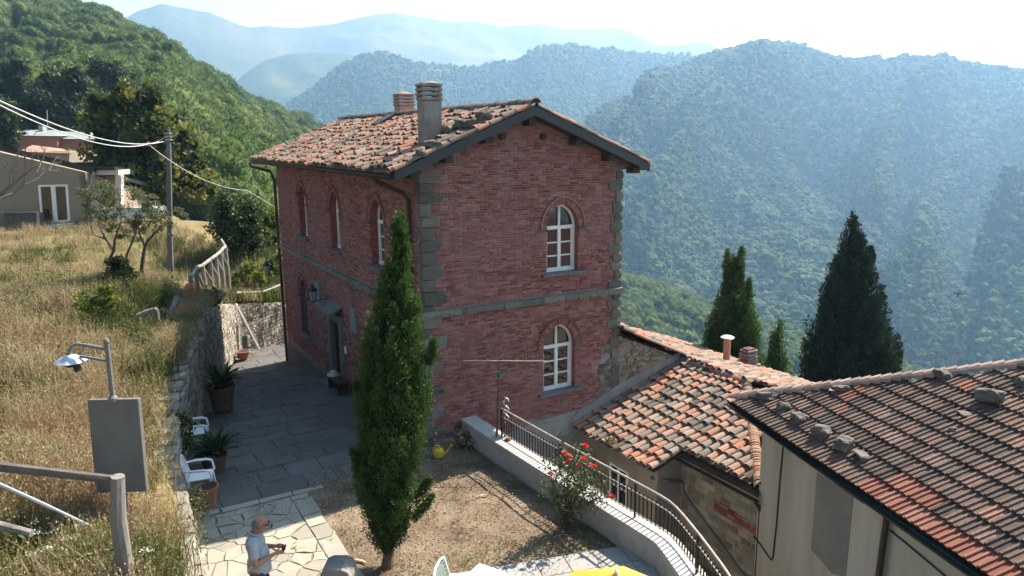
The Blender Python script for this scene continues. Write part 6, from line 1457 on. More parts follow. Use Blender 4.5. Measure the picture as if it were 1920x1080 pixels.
for (x, y) in ((1097, 837), (1067, 856), (1065, 868), (1094, 862), (1086, 875), (1106, 873), (1116, 876), (1032, 890), (1147, 932), (1058, 852)):
    p = V(atd(x, y, 12.85)); o = bpy.data.objects.new('bloom', blm); COL.objects.link(o); o.parent = rb; o.location = p-rb.location; o.rotation_euler = (rs_.uniform(.1, .9), rs_.uniform(-.5, .2), rs_.uniform(0, 6)); o.scale = (1.15,)*3

# ---- potted plants by the wall
TERRA = pm('terracotta', [(0, (.30, .12, .07)), (1, (.40, .18, .11))], 5, rough=.9, spots=[(7, .55, .7, (.34, .25, .2), .5)], bump=(30, .3, .01))
POTSOIL = pm('pot_soil', [(0, (.03, .024, .018)), (1, (.07, .055, .04))], 14, rough=1)
SHADETERRA = pm('shaded_old_terracotta', [(0, (.10, .055, .04)), (1, (.17, .09, .065))], 5, rough=.95, spots=[(6, .52, .68, (.08, .075, .06), .6)], bump=(30, .4, .01))  # weathered terracotta darkened further, deep shade put into the big tubs' colour
def pot(root, c, r, h):
    mb = MB(); mb.lathe([(r*.72, 0), (r*.94, h*.86), (r*1.05, h*.86), (r*1.05, h), (r*.92, h), (r*.88, h*.9), (0, h*.9)], c, 22); mb.build('pot', SHADETERRA if r > .25 and h > .3 else TERRA, root, smooth=False)
    mb = MB(); mb.lathe([(r*.88, h*.91), (r*.4, h*.93), (0, h*.92)], c, 16); mb.build('soil', POTSOIL, root)
ASP = pm('strap_leaf', [(0, (.018, .036, .012)), (.6, (.035, .065, .018)), (1, (.06, .09, .028))], 'object', rough=.45, spec=.4, trans=.12)
def strap(seed):
    r_ = random.Random(seed); mb = MB(); n_ = 7; Lf = 1.0; bend = r_.uniform(.55, 1.1); A_, B_, C_ = [], [], []
    for i in range(n_+1):
        t = i/n_; ang = 1.25-bend*1.35*t; w = .085*math.sin(math.pi*min(1, .12+.88*t)**.8)+.004
        x = sum(math.cos(1.25-bend*1.35*q/n_)*Lf/n_ for q in range(i)); z = sum(math.sin(1.25-bend*1.35*q/n_)*Lf/n_ for q in range(i))
        A_.append((x, -w, z+.02*t)); B_.append((x, 0, z-.012)); C_.append((x, w, z+.02*t))
    mb.strip(A_, B_); mb.strip(B_, C_); return mesh_data('leaf', mb, ASP, True)
straps = [strap(i) for i in range(4)]
def potted(name, label, loc, r, h, n_, ln, seed):
    t_ = thing(name, label, 'potted plant', loc); pot(t_, loc, r, h); r_ = random.Random(seed)
    for i in range(n_):
        o = bpy.data.objects.new('leaf', straps[i % 4]); COL.objects.link(o); o.parent = t_; a = r_.uniform(0, 6.28); q = r_.uniform(0, r*.5); s = ln*r_.uniform(.65, 1.1)
        o.location = (q*math.cos(a), q*math.sin(a), h*.9); o.rotation_euler = (r_.uniform(-.25, .25), r_.uniform(-.55, .45), a); o.scale = (s, s*1.1, s)
    return t_
potted('potted_palm', 'big terracotta tub with a dark strap-leaved plant deep in the shade of the wall', tuple(atz(418, 768, -.33)), .36, .72, 60, .72, 1)
potted('potted_aspidistra', 'wide spreading strap-leaved plant in a terracotta pot between the two white chairs', tuple(atz(403, 884, -.02)), .28, .40, 80, .64, 2)
for (x, y, z, lb, r, h) in ((391, 946, 0, 'terracotta pot of bare dark soil beside the nearer white chair', .21, .40), (457, 671, -1.3, 'small shallow terracotta pot in the sun at the far wall', .26, .28)):
    p = tuple(atz(x, y, z)); t_ = thing('flower_pot', lb, 'flower pot', p); pot(t_, p, r, h)
# wild shrubs at the foot of the wall
def wild(name, label, loc, r, h, n_, mat, ls, seed):
    rg_ = np.random.default_rng(seed); t_ = thing(name, label, 'plant', loc); e = rg_.normal(size=(n_, 3)); e /= np.linalg.norm(e, axis=1, keepdims=True); e *= rg_.random((n_, 1))**.4; P = np.array(loc)+e*np.array([r, r, h*.5])+np.array([0, 0, h*.5])
    vs, fs, rn = leaf_cloud(P, ls, .5, rng=rg_, upness=.5); np_mesh('leaves', vs, fs, mat, t_, rn)
wild('wall_weed', 'dark green weed bush growing at the foot of the wall behind the farther chair', tuple(atz(340, 850, .35)), .32, 1.0, 900, LMIX, .10, 5)
wild('wall_weed', 'feathery dry weed growing out beside the nearer pot', tuple(np.array(atz(368, 985, .3))), .28, .75, 700, LOLIVE, .06, 6)
wild('wall_weed', 'pale weed tuft hanging from the wall edge near the man', tuple(np.array(atz(360, 1040, .5))), .25, .6, 500, LOLIVE, .05, 7)
wild('wall_weed', 'grassy bush capping the wall where the sun meets the shade', tuple(np.array((-2.75, 12.4, 1.2))), .5, .8, 1100, STRAW, .13, 8)
wild('roof_weed', 'small green weed growing at the low edge of the barrel-tile roof', tuple(np.array((4.10, -1.6, -.38))), .16, .28, 260, LMIX, .05, 9)
wild('dry_heap', 'heap of withered stalks and leaves in the shaded garden corner', (.75, -.45, .0), .30, .28, 420, LIT, .12, 10)

# ================================================================== BUILDINGS AND POLE ON THE LEFT
BEIGE = pm('beige_plaster', [(0, (.29, .23, .175)), (1, (.34, .275, .215))], .5, rough=1, spots=[(1.2, .55, .75, (.25, .2, .15), .4)], bump=(30, .15, .006))
PALE = pm('pale_plaster', [(0, (.52, .49, .42)), (1, (.62, .59, .52))], 1, rough=1)
DB = 38.6
bh = thing('beige_house', 'plain beige plastered house with a dark sloping roof and a white glazed double door', 'house', tuple(atd(100, 424, DB)))
A0, A1 = V(atd(172, 424, DB)), V(atd(-160, 436, DB-1.5)); back = Vector((FW[0], FW[1], 0)).normalized()
zr = V(atd(172, 322, DB)).z; zl = V(atd(-160, 240, DB-1.5)).z
mb = MB(); mb.extrude([(A0.x, A0.y, A0.z-1), (A0.x, A0.y, zr), (A1.x, A1.y, zl), (A1.x, A1.y, A1.z-1)], back*.35); mb.extrude([(A0.x, A0.y, A0.z-1), (A0.x, A0.y, zr), (A0.x+back.x*6.5, A0.y+back.y*6.5, zr-1.5), (A0.x+back.x*6.5, A0.y+back.y*6.5, A0.z-1)], (A1-A0).normalized()*.3); mb.build('wall', BEIGE, bh)
r0 = V(atd(174, 314, DB-.25)); r1 = V(atd(-165, 232, DB-1.8)); mb = MB(); mb.extrude([r0, r1, r1-Vector((0, 0, .22)), r0-Vector((0, 0, .22))], back*7.4-Vector((0, 0, 1.5))); mb.build('roof', DARKMETAL, bh)
mb = MB(); mb.bar(r0+back*.2-Vector((0, 0, .30)), r1+back*.2-Vector((0, 0, .30)), .10, .10); mb.build('roof_edge', pm('roof_edge', [(0, (.10, .10, .11)), (1, (.15, .15, .16))], 3, rough=.5), bh)
mb = MB(); mb.tube([V(atd(174, 320, DB-.1)), V(atd(176, 326, DB-.1)), V(atd(171, 330, DB-.1))], .07, 8); mb.tube([V(atd(171, 330, DB-.06)), V(atd(173, 420, DB-.06))], .05, 8); mb.build('downpipe', pm('beige_pipe', [(0, (.35, .28, .22)), (1, (.42, .35, .28))], 4, rough=.6), bh)
fdir = (A1-A0); fN = Vector((fdir.y, -fdir.x, 0)).normalized()
if fN.dot(back) > 0: fN = -fN
onf = lambda x, y, d=0.0: V(plane_pt(x, y, A0+fN*d, fN))
q = [onf(x, y, .05) for x, y in ((71, 347), (126, 346), (131, 415), (77, 421))]
fr = MB(); ctr = sum(q, Vector())/4
def inset(q, f0, f1, g0, g1): # sub-quad in bilinear coordinates
    B_ = lambda s, t: q[0].lerp(q[1], s).lerp(q[3].lerp(q[2], s), t)
    return [B_(f0, g0), B_(f1, g0), B_(f1, g1), B_(f0, g1)]
for s in ((0, .07, 0, 1), (.93, 1, 0, 1), (.43, .57, 0, 1), (.07, .43, 0, .045), (.57, .93, 0, .045), (.07, .43, .945, 1), (.57, .93, .945, 1)): fr.extrude(inset(q, *s), back*.1)
dr = fr.build('glazed_door', WHITE, bh)
for s in ((.07, .43, .045, .945), (.57, .93, .045, .945)):
    mb = MB(); mb.extrude([p+back*.05 for p in inset(q, *s)], back*.02); mb.build('pane', GLASS, dr)
mb = MB(); mb.extrude([onf(70, 422, .02), onf(136, 417, .02), onf(136, 419, .9), onf(70, 424, .9)], (0, 0, -.2)); mb.build('doorstep', PALE, bh)
pz = 40.5   # the recessed porch wing
mb = MB(); B1 = atd(174, 424, pz); B2 = atd(226, 424, pz); mb.extrude([V(atv(174, 330, B1)), V(atv(226, 330, B1)), V(B2), V(B1)], back*.3); mb.build('wall', BEIGE, bh)
mb = MB(); B3 = atd(227, 424, pz-1.2); mb.extrude([V(atv(x, y, B3)) for x, y in ((176, 319), (222, 319), (222, 328), (176, 328))], back*1.2); mb.extrude([V(atv(x, y, B3)) for x, y in ((216, 328.5), (227, 328.5), (227, 424), (216, 424))], back*.3); mb.build('porch', PALE, bh)
mb = MB(); mb.extrude([V(atv(x, y, B3))-back*.2 for x, y in ((174, 311), (218, 311), (218, 317.5), (174, 317.5))], back*2-Vector((0, 0, .35))); mb.build('roof', DARKMETAL, bh)
lw = thing('terrace_wall', 'low sun-bleached white wall beside the beige house', 'wall', tuple(atd(240, 408, 38)))
mb = MB(); mb.extrude([V(atd(175, 391, 38.2)), V(atd(288, 388, 38.2)), V(atd(290, 409, 38.2)), V(atd(175, 410, 38.2))], back*.35); mb.build('wall', pm('white_plaster', [(0, (.62, .59, .53)), (1, (.72, .69, .63))], 2, rough=1), lw)
pl = thing('stone_planter', 'low dark stone planter edged with pale brick left of the glazed door', 'planter', tuple(atd(40, 425, 37.5)))
mb = MB(); mb.extrude([V(atd(8, 400, 37.5)), V(atd(70, 400, 37.5)), V(atd(72, 428, 37.5)), V(atd(8, 430, 37.5))], back*1.0); mb.build('wall', pm('dark_planter', [(0, (.10, .095, .085)), (1, (.17, .16, .14))], 5, rough=1), pl)
for s, e in (((-6, 398), (71, 397.5)), ((70.5, 397), (73, 428))):
    a, b = V(atd(*s, 37.42)), V(atd(*e, 37.42)); k = int((b-a).length/.23)
    for i in range(k):
        mb = MB(); mb.bar(a.lerp(b, i/k), a.lerp(b, (i+.9)/k), .11, .07); mb.build('brick', pm('pink_brick', [(0, (.42, .25, .19)), (1, (.55, .38, .31))], 'object', rough=1), pl)
rp = random.Random(9)
for i, (x, y, a, lb) in enumerate(((284, 386, .55, 'pale broken block, highest of the rubble by the terrace wall'), (300, 396, .6, 'pale broken slab leaning at the right end of the rubble'), (292, 402, .45, 'low pale block at the foot of the rubble'), (276, 400, .4, 'grey crumpled sack beside the rubble'))):
    o = loose_rock(atd(x, y+6, 37.6), a, a*.7, a*.8, rp.uniform(0, 3), 60+i, lb, 'rubble by the terrace wall'); o.data.materials.clear(); o.data.materials.append(PALE)
DP = 86
ph = thing('pink_house', 'pink villa with a pale green-grey roof and blue shutters among the dark trees', 'house', tuple(atd(100, 290, DP)))
PINK = pm('pink_plaster', [(0, (.40, .17, .145)), (1, (.48, .22, .19))], .4, rough=1); GREENROOF = pm('green_metal_roof', [(0, (.22, .28, .27)), (1, (.30, .35, .34))], .3, rough=.7)
def blk(x0, y0, x1, y1, D, dep, nm, mt, par_):
    b_ = atd((x0+x1)/2, max(y1, 290), D); mb = MB(); mb.extrude([V(atv(x, y, b_)) for x, y in ((x0, y0), (x1, y0), (x1, y1), (x0, y1))], back*dep); return mb.build(nm, mt, par_)
blk(27, 254, 107, 305, DP, 8, 'wall', PINK, ph); blk(107, 260, 182, 305, DP+1, 8, 'wall', PINK, ph)
PB1 = atd(60, 290, DP); bk3 = np.array([FW[0], FW[1], 0])
e0, e1 = V(atv(24, 254, PB1-bk3*.6)), V(atv(109, 255, PB1-bk3*.6)); t0, t1 = V(atv(48, 243, PB1+bk3*3)), V(atv(100, 244, PB1+bk3*3))
mb = MB(); mb.add([e0, e1, t1, t0, e0+back*9, e1+back*9], [(0, 1, 2, 3), (1, 5, 2), (4, 0, 3), (5, 4, 3, 2)]); mb.build('roof', GREENROOF, ph)
e0, e1 = V(atv(107, 260, PB1+bk3*.4)), V(atv(190, 261, PB1+bk3*.4)); t0, t1 = V(atv(104, 246, PB1+bk3*4)), V(atv(165, 248, PB1+bk3*4))
mb = MB(); mb.add([e0, e1, t1, t0, e0+back*9, e1+back*9], [(0, 1, 2, 3), (1, 5, 2), (4, 0, 3), (5, 4, 3, 2)]); mb.build('roof', GREENROOF, ph)
SHUT = pm('blue_shutter', [(0, (.08, .10, .20)), (1, (.13, .15, .27))], 3, rough=.7)
for x0, y0, x1, y1, D in ((73, 266, 88, 277, DP-.1), (119, 268, 134, 281, DP+.9), (155, 270, 168, 281, DP+.9)):
    wf = blk(x0-1, y0-1, x1+1, y1+1, D, .12, 'window', pm('pale_surround', [(0, (.45, .40, .38))], rough=1), ph)
    for k in range(3): blk(x0+(x1-x0)*k/3, y0, x0+(x1-x0)*(k+.86)/3, y1, D-.04, .05, 'shutter', SHUT, wf)
blk(72, 236, 80, 245, DP+2, .8, 'chimney', pm('pale_chimney', [(0, (.40, .44, .44))], rough=1), ph)
mb = MB(); mb.tube([V(atv(90, 246, PB1+bk3)), V(atv(88, 206, PB1+bk3))], .045, 5); mb.build('aerial_pole', ALU, ph)
shd = thing('tiled_shed', 'low shed with a pinkish tiled roof between the beige house and the pink villa', 'shed', tuple(atd(90, 300, 58)))
blk(36, 284, 130, 305, 58, 4, 'wall', BEIGE, shd); mb = MB(); mb.extrude([V(atd(34, 284, 57.6)), V(atd(132, 287, 57.6)), V(atd(118, 279, 60)), V(atd(60, 272, 60))], (0, 0, -.12)); mb.build('roof', pm('pink_tiles', [(0, (.30, .17, .12)), (1, (.42, .27, .2))], 2.5, rough=1), shd)
# utility pole and its wires
up_ = thing('utility_pole', 'slim grey concrete utility pole standing in the meadow', 'utility pole', tuple(atd(319, 530, 28)))
p0 = V(atd(319.5, 530, 28)); p1 = V(atv(316, 238, p0)); mb = MB(); mb.tube([p0-Vector((0, 0, .3)), p0.lerp(p1, .35), p0.lerp(p1, .355), p0.lerp(p1, .85), p1], [.115, .105, .105, .092, .045], 10); mb.build('pole', pm('pole_concrete', [(0, (.13, .12, .115)), (1, (.20, .19, .18))], 2, rough=.9, bump=(20, .4, .01), warp=(1, 1, .3)), up_)
for x, y, r in ((314, 250, .13), (315, 256, .12), (315, 262, .13), (319, 438, .12)):
    mb = MB(); c = V(atv(x+1.2, y, p0)); mb.lathe([(r, -.03), (r, .03)], c, 10); mb.build('band', pm('steel_band', [(0, (.32, .32, .33))], rough=.4, metal=.7), up_)
for x, y in ((309, 257), (309, 266)):
    mb = MB(); mb.tube([V(atv(x, y, p0)), V(atv(316, y-1, p0))], .03, 6); mb.build('bracket', MATS['steel_band'], up_)
CABLE = pm('grey_cable', [(0, (.55, .54, .53)), (1, (.68, .67, .66))], 3, rough=.6)
def cable(a, b, sag, r0, r1, label, mat=CABLE, n_=28):
    a, b = V(a), V(b); mb = MB(); pts = [a.lerp(b, i/n_)-Vector((0, 0, sag*4*(i/n_)*(1-i/n_))) for i in range(n_+1)]
    rr_ = [r0+(r1-r0)*i/n_ for i in range(n_+1)]
    if (a-V(CAM)).length < 14:      # the span goes on past the frame to a pole out of view
        t_ = (pts[0]-pts[1]).normalized(); pts = [pts[0]+t_*d for d in (40, 25, 14, 6)]+pts; rr_ = [r0]*4+rr_
    mb.tube(pts, rr_, 6); return tag(mb.build('overhead_cable', mat), label, 'cable')
hang = atv(297, 270, p0)-np.array([FW[0], FW[1], 0])*.8
cable(atd(-190, 93, 9.5), atv(308, 265, p0), .50, .014, .014, 'upper of the two pale cables sweeping from the pole to the upper left')
cable(atd(-190, 94, 9.5), hang, .49, .014, .014, 'lower of the two pale cables sweeping from the pole to the upper left')
cable(hang, atv(309, 257, p0), .05, .014, .014, 'short cable loop joining the lower cable to the pole')
cable(hang, atd(464, 357, 29.5), .38, .014, .013, 'thin pale cable dropping from the pole towards the round bush')
cable(atd(464, 357, 29.5), atx(523, 392, -.02), .02, .013, .011, 'thin grey cable from the round bush to the house corner')
mb = MB(); mb.lathe([(.0, -.12), (.07, -.06), (.07, .05), (.0, .1)], V(hang), 8); tag(mb.build('insulator', pm('rust_insulator', [(0, (.25, .10, .06))], rough=.7)), 'small rust-brown insulator hanging on the cables beside the pole', 'insulator')

# ================================================================== THINGS IN THE COURTYARD AND GARDEN
PLASTIC = pm('white_plastic', [(0, (.62, .63, .64)), (1, (.72, .73, .74))], 4, rough=.4, spec=.5)
def plastic_chair(label, loc, rz):
    t_ = thing('plastic_chair', label, 'chair', loc, rz, 'white plastic chairs along the wall'); L_ = dict(parent=t_, local=True)
    mb = MB(); n_ = 8
    mb.extrude([(-.20, -.21, .42), (.22, -.235, .44), (.25, -.18, .445), (.25, .18, .445), (.22, .235, .44), (-.20, .21, .42)], (0, 0, .022)); mb.build('seat', PLASTIC, bevel=.006, **L_)
    # back: bowed frame with upright slats
    F = [(-.20-.13*z, y, .44+z*.44) for y, z in ((-.22, 0), (-.235, .5), (-.215, .85), (-.13, .98), (0, 1.02), (.13, .98), (.215, .85), (.235, .5), (.22, 0))]
    bk = MB(); bk.tube(F, .020, 6); ba = bk.build('backrest', PLASTIC, **L_)
    for y in (-.14, -.07, 0, .07, .14):
        mb = MB(); mb.bar((-.205, y, .46), (-.325, y*.92, .86), .042, .012, up=(1, 0, 0)); mb.build('slat', PLASTIC, ba, local=True)
    for sg in (-1, 1):
        mb = MB(); mb.tube([(-.27, .235*sg, .655), (-.1, .275*sg, .665), (.12, .28*sg, .66), (.22, .265*sg, .63), (.245, .25*sg, .52), (.255, .245*sg, .44)], [.02, .026, .028, .026, .022, .022], 8); mb.build('arm', PLASTIC, **L_)
        for x0, x1 in ((.22, .27), (-.19, -.27)):
            mb = MB(); mb.tube([(x0, .21*sg, .44), (x1, .245*sg, .0)], [.032, .020], 6); mb.build('leg', PLASTIC, **L_)
    return t_
plastic_chair('white plastic armchair farther along the wall, half hidden by the spreading pot plant', (*atz(372, 838, 0)[:2], -.05), RAD(-8))
plastic_chair('white plastic armchair nearer the man, beside the pot of bare soil', (*atz(378, 930, 0)[:2], 0), RAD(-14))
# bench with a straw hat by the door
hz_ = court_z(5.6)
bn = thing('dark_bench', 'low dark wooden bench by the house door in the shade', 'bench', (-.35, 5.75, hz_))
for y in (5.3, 6.2):
    mb = MB(); mb.box((-.35, y, hz_+.2), (.3, .06, .4)); mb.build('leg', DARKWOOD, bn)
for k in range(3):
    mb = MB(); mb.box((-.47+.12*k, 5.75, hz_+.42), (.10, 1.2, .035)); mb.build('plank', DARKWOOD, bn)
hp = Vector((-.36, 6.1, hz_+.445)); mb = MB(); mb.lathe([(0, 0), (.19, .0), (.20, .012), (.11, .022), (.10, .10), (.075, .125), (0, .13)], hp, 18, Matrix.Rotation(.15, 3, 'X')); tag(mb.build('straw_hat', pm('pale_straw', [(0, (.52, .50, .42)), (1, (.64, .62, .54))], 9, rough=.9, bump=(60, .4, .004)), smooth=True), 'pale round hat lying on the dark bench by the door', 'hat')
# two grey posts at the far wall
for x, lb in ((459, 'left one of two short grey metal posts behind the small pot at the far wall'), (464.5, 'right one of two short grey metal posts behind the small pot at the far wall')):
    b = atz(x, 662, -1.38); mb = MB(); mb.lathe([(.055, 0), (.055, .72), (.05, .74), (.0, .75)], tuple(b), 10); tag(mb.build('short_post', pm('blue_grey_metal', [(0, (.10, .12, .14)), (1, (.15, .175, .20))], 3, rough=.5)), lb, 'post', 'short grey posts at the far wall')
# watering can
wc = thing('watering_can', 'bright yellow plastic watering can at the foot of the brick gable', 'watering can', tuple(atz(823, 857, 0)), RAD(-20))
YEL = pm('yellow_plastic', [(0, (.62, .46, .02)), (1, (.70, .54, .04))], 6, rough=.4); L_ = dict(parent=wc, local=True)
mb = MB(); mb.lathe([(.105, 0), (.12, .04), (.115, .15), (.09, .20), (.06, .215), (.0, .21)], (0, 0, 0), 16); mb.build('body', YEL, smooth=True, **L_)
mb = MB(); mb.tube([(.08, 0, .05), (.19, 0, .12), (.27, 0, .24)], [.035, .02, .016], 8); mb.lathe([(.014, 0), (.045, .05), (.0, .055)], (.265, 0, .225), 10, Matrix.Rotation(.6, 3, 'Y')); mb.build('spout', YEL, **L_)
mb = MB(); mb.tube([(.03, 0, .205), (.02, 0, .27), (-.06, 0, .29), (-.13, 0, .22), (-.115, 0, .10)], .014, 8); mb.build('handle', YEL, **L_)
# fallen maize leaves
LF = pm('fallen_leaf', [(0, (.30, .31, .16)), (1, (.42, .38, .25))], 'object', rough=.7, trans=.25)
for (x, y, l_, a, lb) in ((626, 1003, .34, 1.1, 'long pale fallen leaf near the path edge'), (676, 1050, .30, 2.2, 'green-yellow fallen leaf near the stone pier'), (661, 1050, .26, 1.3, 'pale fallen leaf tip beside the stone pier'), (556, 1020, .30, .9, 'dry curled leaf lying on the paving by the man'), (905, 928, .22, 2.8, 'dry brown leaf in the middle of the garden')):
    c = V(atz(x, y, .028)); mb = MB(); n_ = 7; A_, B_ = [], []
    for i in range(n_+1):
        t = i/n_-.5; w = .024*math.cos(math.pi*t)**.7+.002; d = Vector((math.cos(a), math.sin(a), 0)); s_ = Vector((-d.y, d.x, 0)); p = c+d*l_*t+s_*.12*t*t+Vector((0, 0, .012*t*t))
        A_.append(p+s_*w+Vector((0, 0, .006))); B_.append(p-s_*w)
    mb.strip(A_, B_); mb.strip([p-Vector((0, 0, .004)) for p in B_], [p-Vector((0, 0, .004)) for p in A_]); tag(mb.build('fallen_leaf', LF), lb, 'leaf')
# stone pier at the lower edge
PIER = pm('dark_pier_stone', [(0, (.16, .155, .145)), (.5, (.22, .215, .20)), (1, (.27, .26, .24))], 3, rough=.95, spots=[(10, .56, .72, (.30, .25, .15), .5)], bump=(22, .6, .02))
pc = atz(624, 1048, .78); pr = thing('stone_pier', 'dark weathered square stone pier with a rounded top at the lower edge', 'pier', (pc[0], pc[1]-.2, 0), RAD(-31))
mb = MB(); mb.extrude([(-.24, -.16, 0), (.24, -.16, 0), (.24, -.16, .66), (.19, -.16, .76), (.10, -.16, .80), (-.10, -.16, .80), (-.19, -.16, .76), (-.24, -.16, .66)], (0, .42, 0)); mb.build('shaft', PIER, pr, local=True, bevel=.02)
mb = MB(); mb.extrude([(-.28, -.2, 0), (.28, -.2, 0), (.28, .3, 0), (-.28, .3, 0)], (0, 0, .09)); mb.build('base', PIER, pr, local=True, bevel=.015)
# white garden table, folding chair with cushion, parasol
tb_c = atz(888, 1076, .72)
tbl = thing('garden_table', 'white plastic garden table at the lower edge', 'table', (tb_c[0]+.05, tb_c[1]-.35, 0), RAD(28))
mb = MB(); mb.box((0, 0, .715), (.78, .82, .03)); mb.build('tabletop', PLASTIC, tbl, local=True, bevel=.012)
for sx in (-1, 1):
    for sy in (-1, 1):
        mb = MB(); mb.tube([(sx*.32, sy*.34, .70), (sx*.35, sy*.37, 0)], [.028, .022], 8); mb.build('leg', PLASTIC, tbl, local=True)
mb = MB(); mb.box((0, 0, .66), (.62, .66, .07)); mb.build('apron', PLASTIC, tbl, local=True)
cc = atz(824, 1084, .8); gc = thing('folding_chair', 'white framed garden chair with grey-green slats and a pink cushion beside the table', 'chair', (cc[0]+.22, cc[1]-.20, 0), RAD(-42))
FRM = PLASTIC
for sg in (-1, 1):
    mb = MB(); mb.tube([(-.30, .25*sg, .98), (-.16, .25*sg, .45), (.20, .25*sg, .0)], .018, 8); mb.build('frame', FRM, gc, local=True)
    mb = MB(); mb.tube([(.22, .25*sg, .46), (-.18, .25*sg, .02)], .016, 8); mb.build('leg', FRM, gc, local=True)
    mb = MB(); mb.bar((-.24, .28*sg, .68), (.22, .28*sg, .66), .055, .03); mb.build('arm', FRM, gc, local=True)
mb = MB(); mb.tube([(-.30, -.25, .98), (-.32, -.12, 1.02), (-.32, .12, 1.02), (-.30, .25, .98)], .018, 8); mb.build('frame', FRM, gc, local=True)
for k in range(8):
    mb = MB(); f = k/7; mb.bar((-.185-.12*f, -.24, .55+.40*f), (-.185-.12*f, .24, .55+.40*f), .012, .045, up=(1, 0, .3)); mb.build('slat', pm('green_grey_slat', [(0, (.16, .22, .18)), (1, (.22, .28, .24))], 4, rough=.5), gc, local=True)
mb = MB(); mb.box((.02, 0, .44), (.42, .48, .03)); mb.build('seat', FRM, gc, local=True)
mb = MB(); mb.box((.03, 0, .49), (.38, .42, .07)); tag(mb.build('cushion', pm('pink_fabric', [(0, (.62, .06, .13)), (1, (.70, .10, .18))], 8, rough=.9)), 'pink cushion lying on the folding chair', 'cushion')
cu_o = bpy.data.objects['cushion']; cu_o.location = gc.location; cu_o.rotation_euler = gc.rotation_euler
bv = cu_o.modifiers.new('bevel', 'BEVEL'); bv.width = .03; bv.segments = 3
pa_top = atz(1156, 1072, 2.15); ps = thing('parasol', 'open yellow garden parasol seen from above at the lower edge', 'parasol', (pa_top[0], pa_top[1], 0))
mb = MB(); mb.tube([(0, 0, 0), (0, 0, 2.12)], .02, 8); mb.build('pole', PLASTIC, ps, local=True); mb = MB(); mb.lathe([(.025, 0), (.03, .03), (.0, .06)], (0, 0, 2.13), 10); mb.build('finial', PLASTIC, ps, local=True)
mb = MB(); mb.lathe([(.25, 0), (.25, .05), (.05, .08), (.03, .3)], (0, 0, 0.03), 18); mb.build('base', PIER, ps, local=True)
cp_ = MB(); k = 8; rings = [(0, 2.14), (.25, 2.02), (.55, 1.865), (.82, 1.72), (.82, 1.60)]
for (r_, z_) in rings:
    for j in range(k*4):
        a = 2*math.pi*j/(k*4); f = (j % 4)/4; sag = 1-.05*math.sin(math.pi*f); cp_.v.append((r_*sag*math.cos(a), r_*sag*math.sin(a), z_-.03*math.sin(math.pi*f)*r_))
for i in range(len(rings)-1):
    for j in range(k*4): cp_.f.append((i*k*4+j, i*k*4+(j+1) % (k*4), (i+1)*k*4+(j+1) % (k*4), (i+1)*k*4+j))
cp_.build('canopy', pm('yellow_canvas', [(0, (.72, .40, .05)), (1, (.78, .46, .08))], 3, rough=.9, trans=.35), ps, local=True, smooth=False)
for j in range(k):
    a = 2*math.pi*j/k; mb = MB(); mb.tube([(0, 0, 2.10), (.55*math.cos(a), .55*math.sin(a), 1.845), (.81*math.cos(a), .81*math.sin(a), 1.70)], .008, 5); mb.build('rib', ALU, ps, local=True)
# bird
bd_ = V(atd(1797, 552, 60)); mb = MB(); mb.tube([bd_+Vector((-.16, 0, -.14)), bd_, bd_+Vector((.16, 0, .14))], [.02, .07, .02], 6)
for sg in (-1, 1): mb.extrude([bd_+Vector((-.05, 0, -.02)), bd_+Vector((.07, 0, .06)), bd_+Vector((.0, .42*sg, .12)), bd_+Vector((-.08, .40*sg, .06))], (0, 0, .012))
mb.extrude([bd_+Vector((-.14, -.02, -.12)), bd_+Vector((-.14, .02, -.12)), bd_+Vector((-.34, .07, -.24)), bd_+Vector((-.34, -.07, -.24))], (0, 0, .012))
tag(mb.build('bird', pm('bird_black', [(0, (.02, .02, .022))], rough=.8)), 'small dark bird gliding in front of the hazy hillside', 'bird')
# far buildings on the ridge and slopes
FARW = pm('far_wall', [(0, (.30, .27, .23))], rough=1); FARR = pm('far_roof', [(0, (.30, .19, .14))], rough=1)
for (x, y, w, D, lb, P_, hf) in ((1768, 119, 24, 1395, 'longest pale house on the skyline of the right-hand ridge', None, .35), (1792, 121, 16, 1395, 'second pale house on the skyline of the right-hand ridge', None, .3), (1812, 122, 13, 1400, 'smallest pale house on the skyline of the right-hand ridge', None, .3), (1294, 305, 26, 1000, 'lone long pale building half way down the hazy hillside', None, .16), (820, 134, 11, 1600, 'tiny pale house on the middle hill behind the tall chimney', None, .3), (838, 132, 8, 1620, 'tiny pale house just right of another on the middle hill', None, .4)):
    t_ = thing('far_house', lb, 'house', tuple(atd(x, y+3, D)), group='houses far off on the hills'); u_ = Vector((RT[0], RT[1], 0)).normalized(); mp_ = D/FPX; c = V(atd(x, y, D)); w2, h_ = w*mp_/2, w*mp_*hf
    mb = MB(); mb.extrude([c-u_*w2-Vector((0, 0, 9)), c+u_*w2-Vector((0, 0, 9)), c+u_*w2+Vector((0, 0, h_*.4)), c-u_*w2+Vector((0, 0, h_*.4))], back*8); mb.build('wall', FARW, t_)
    mb = MB(); a_, b_ = c-u_*w2*1.05+Vector((0, 0, h_*.4)), c+u_*w2*1.05+Vector((0, 0, h_*.4)); mb.add([a_-back, b_-back, b_+back*4+Vector((0, 0, h_*.45)), a_+back*4+Vector((0, 0, h_*.45)), a_+back*9, b_+back*9], [(0, 1, 2, 3), (3, 2, 5, 4), (0, 3, 4), (1, 5, 2)]); mb.build('roof', FARR, t_)

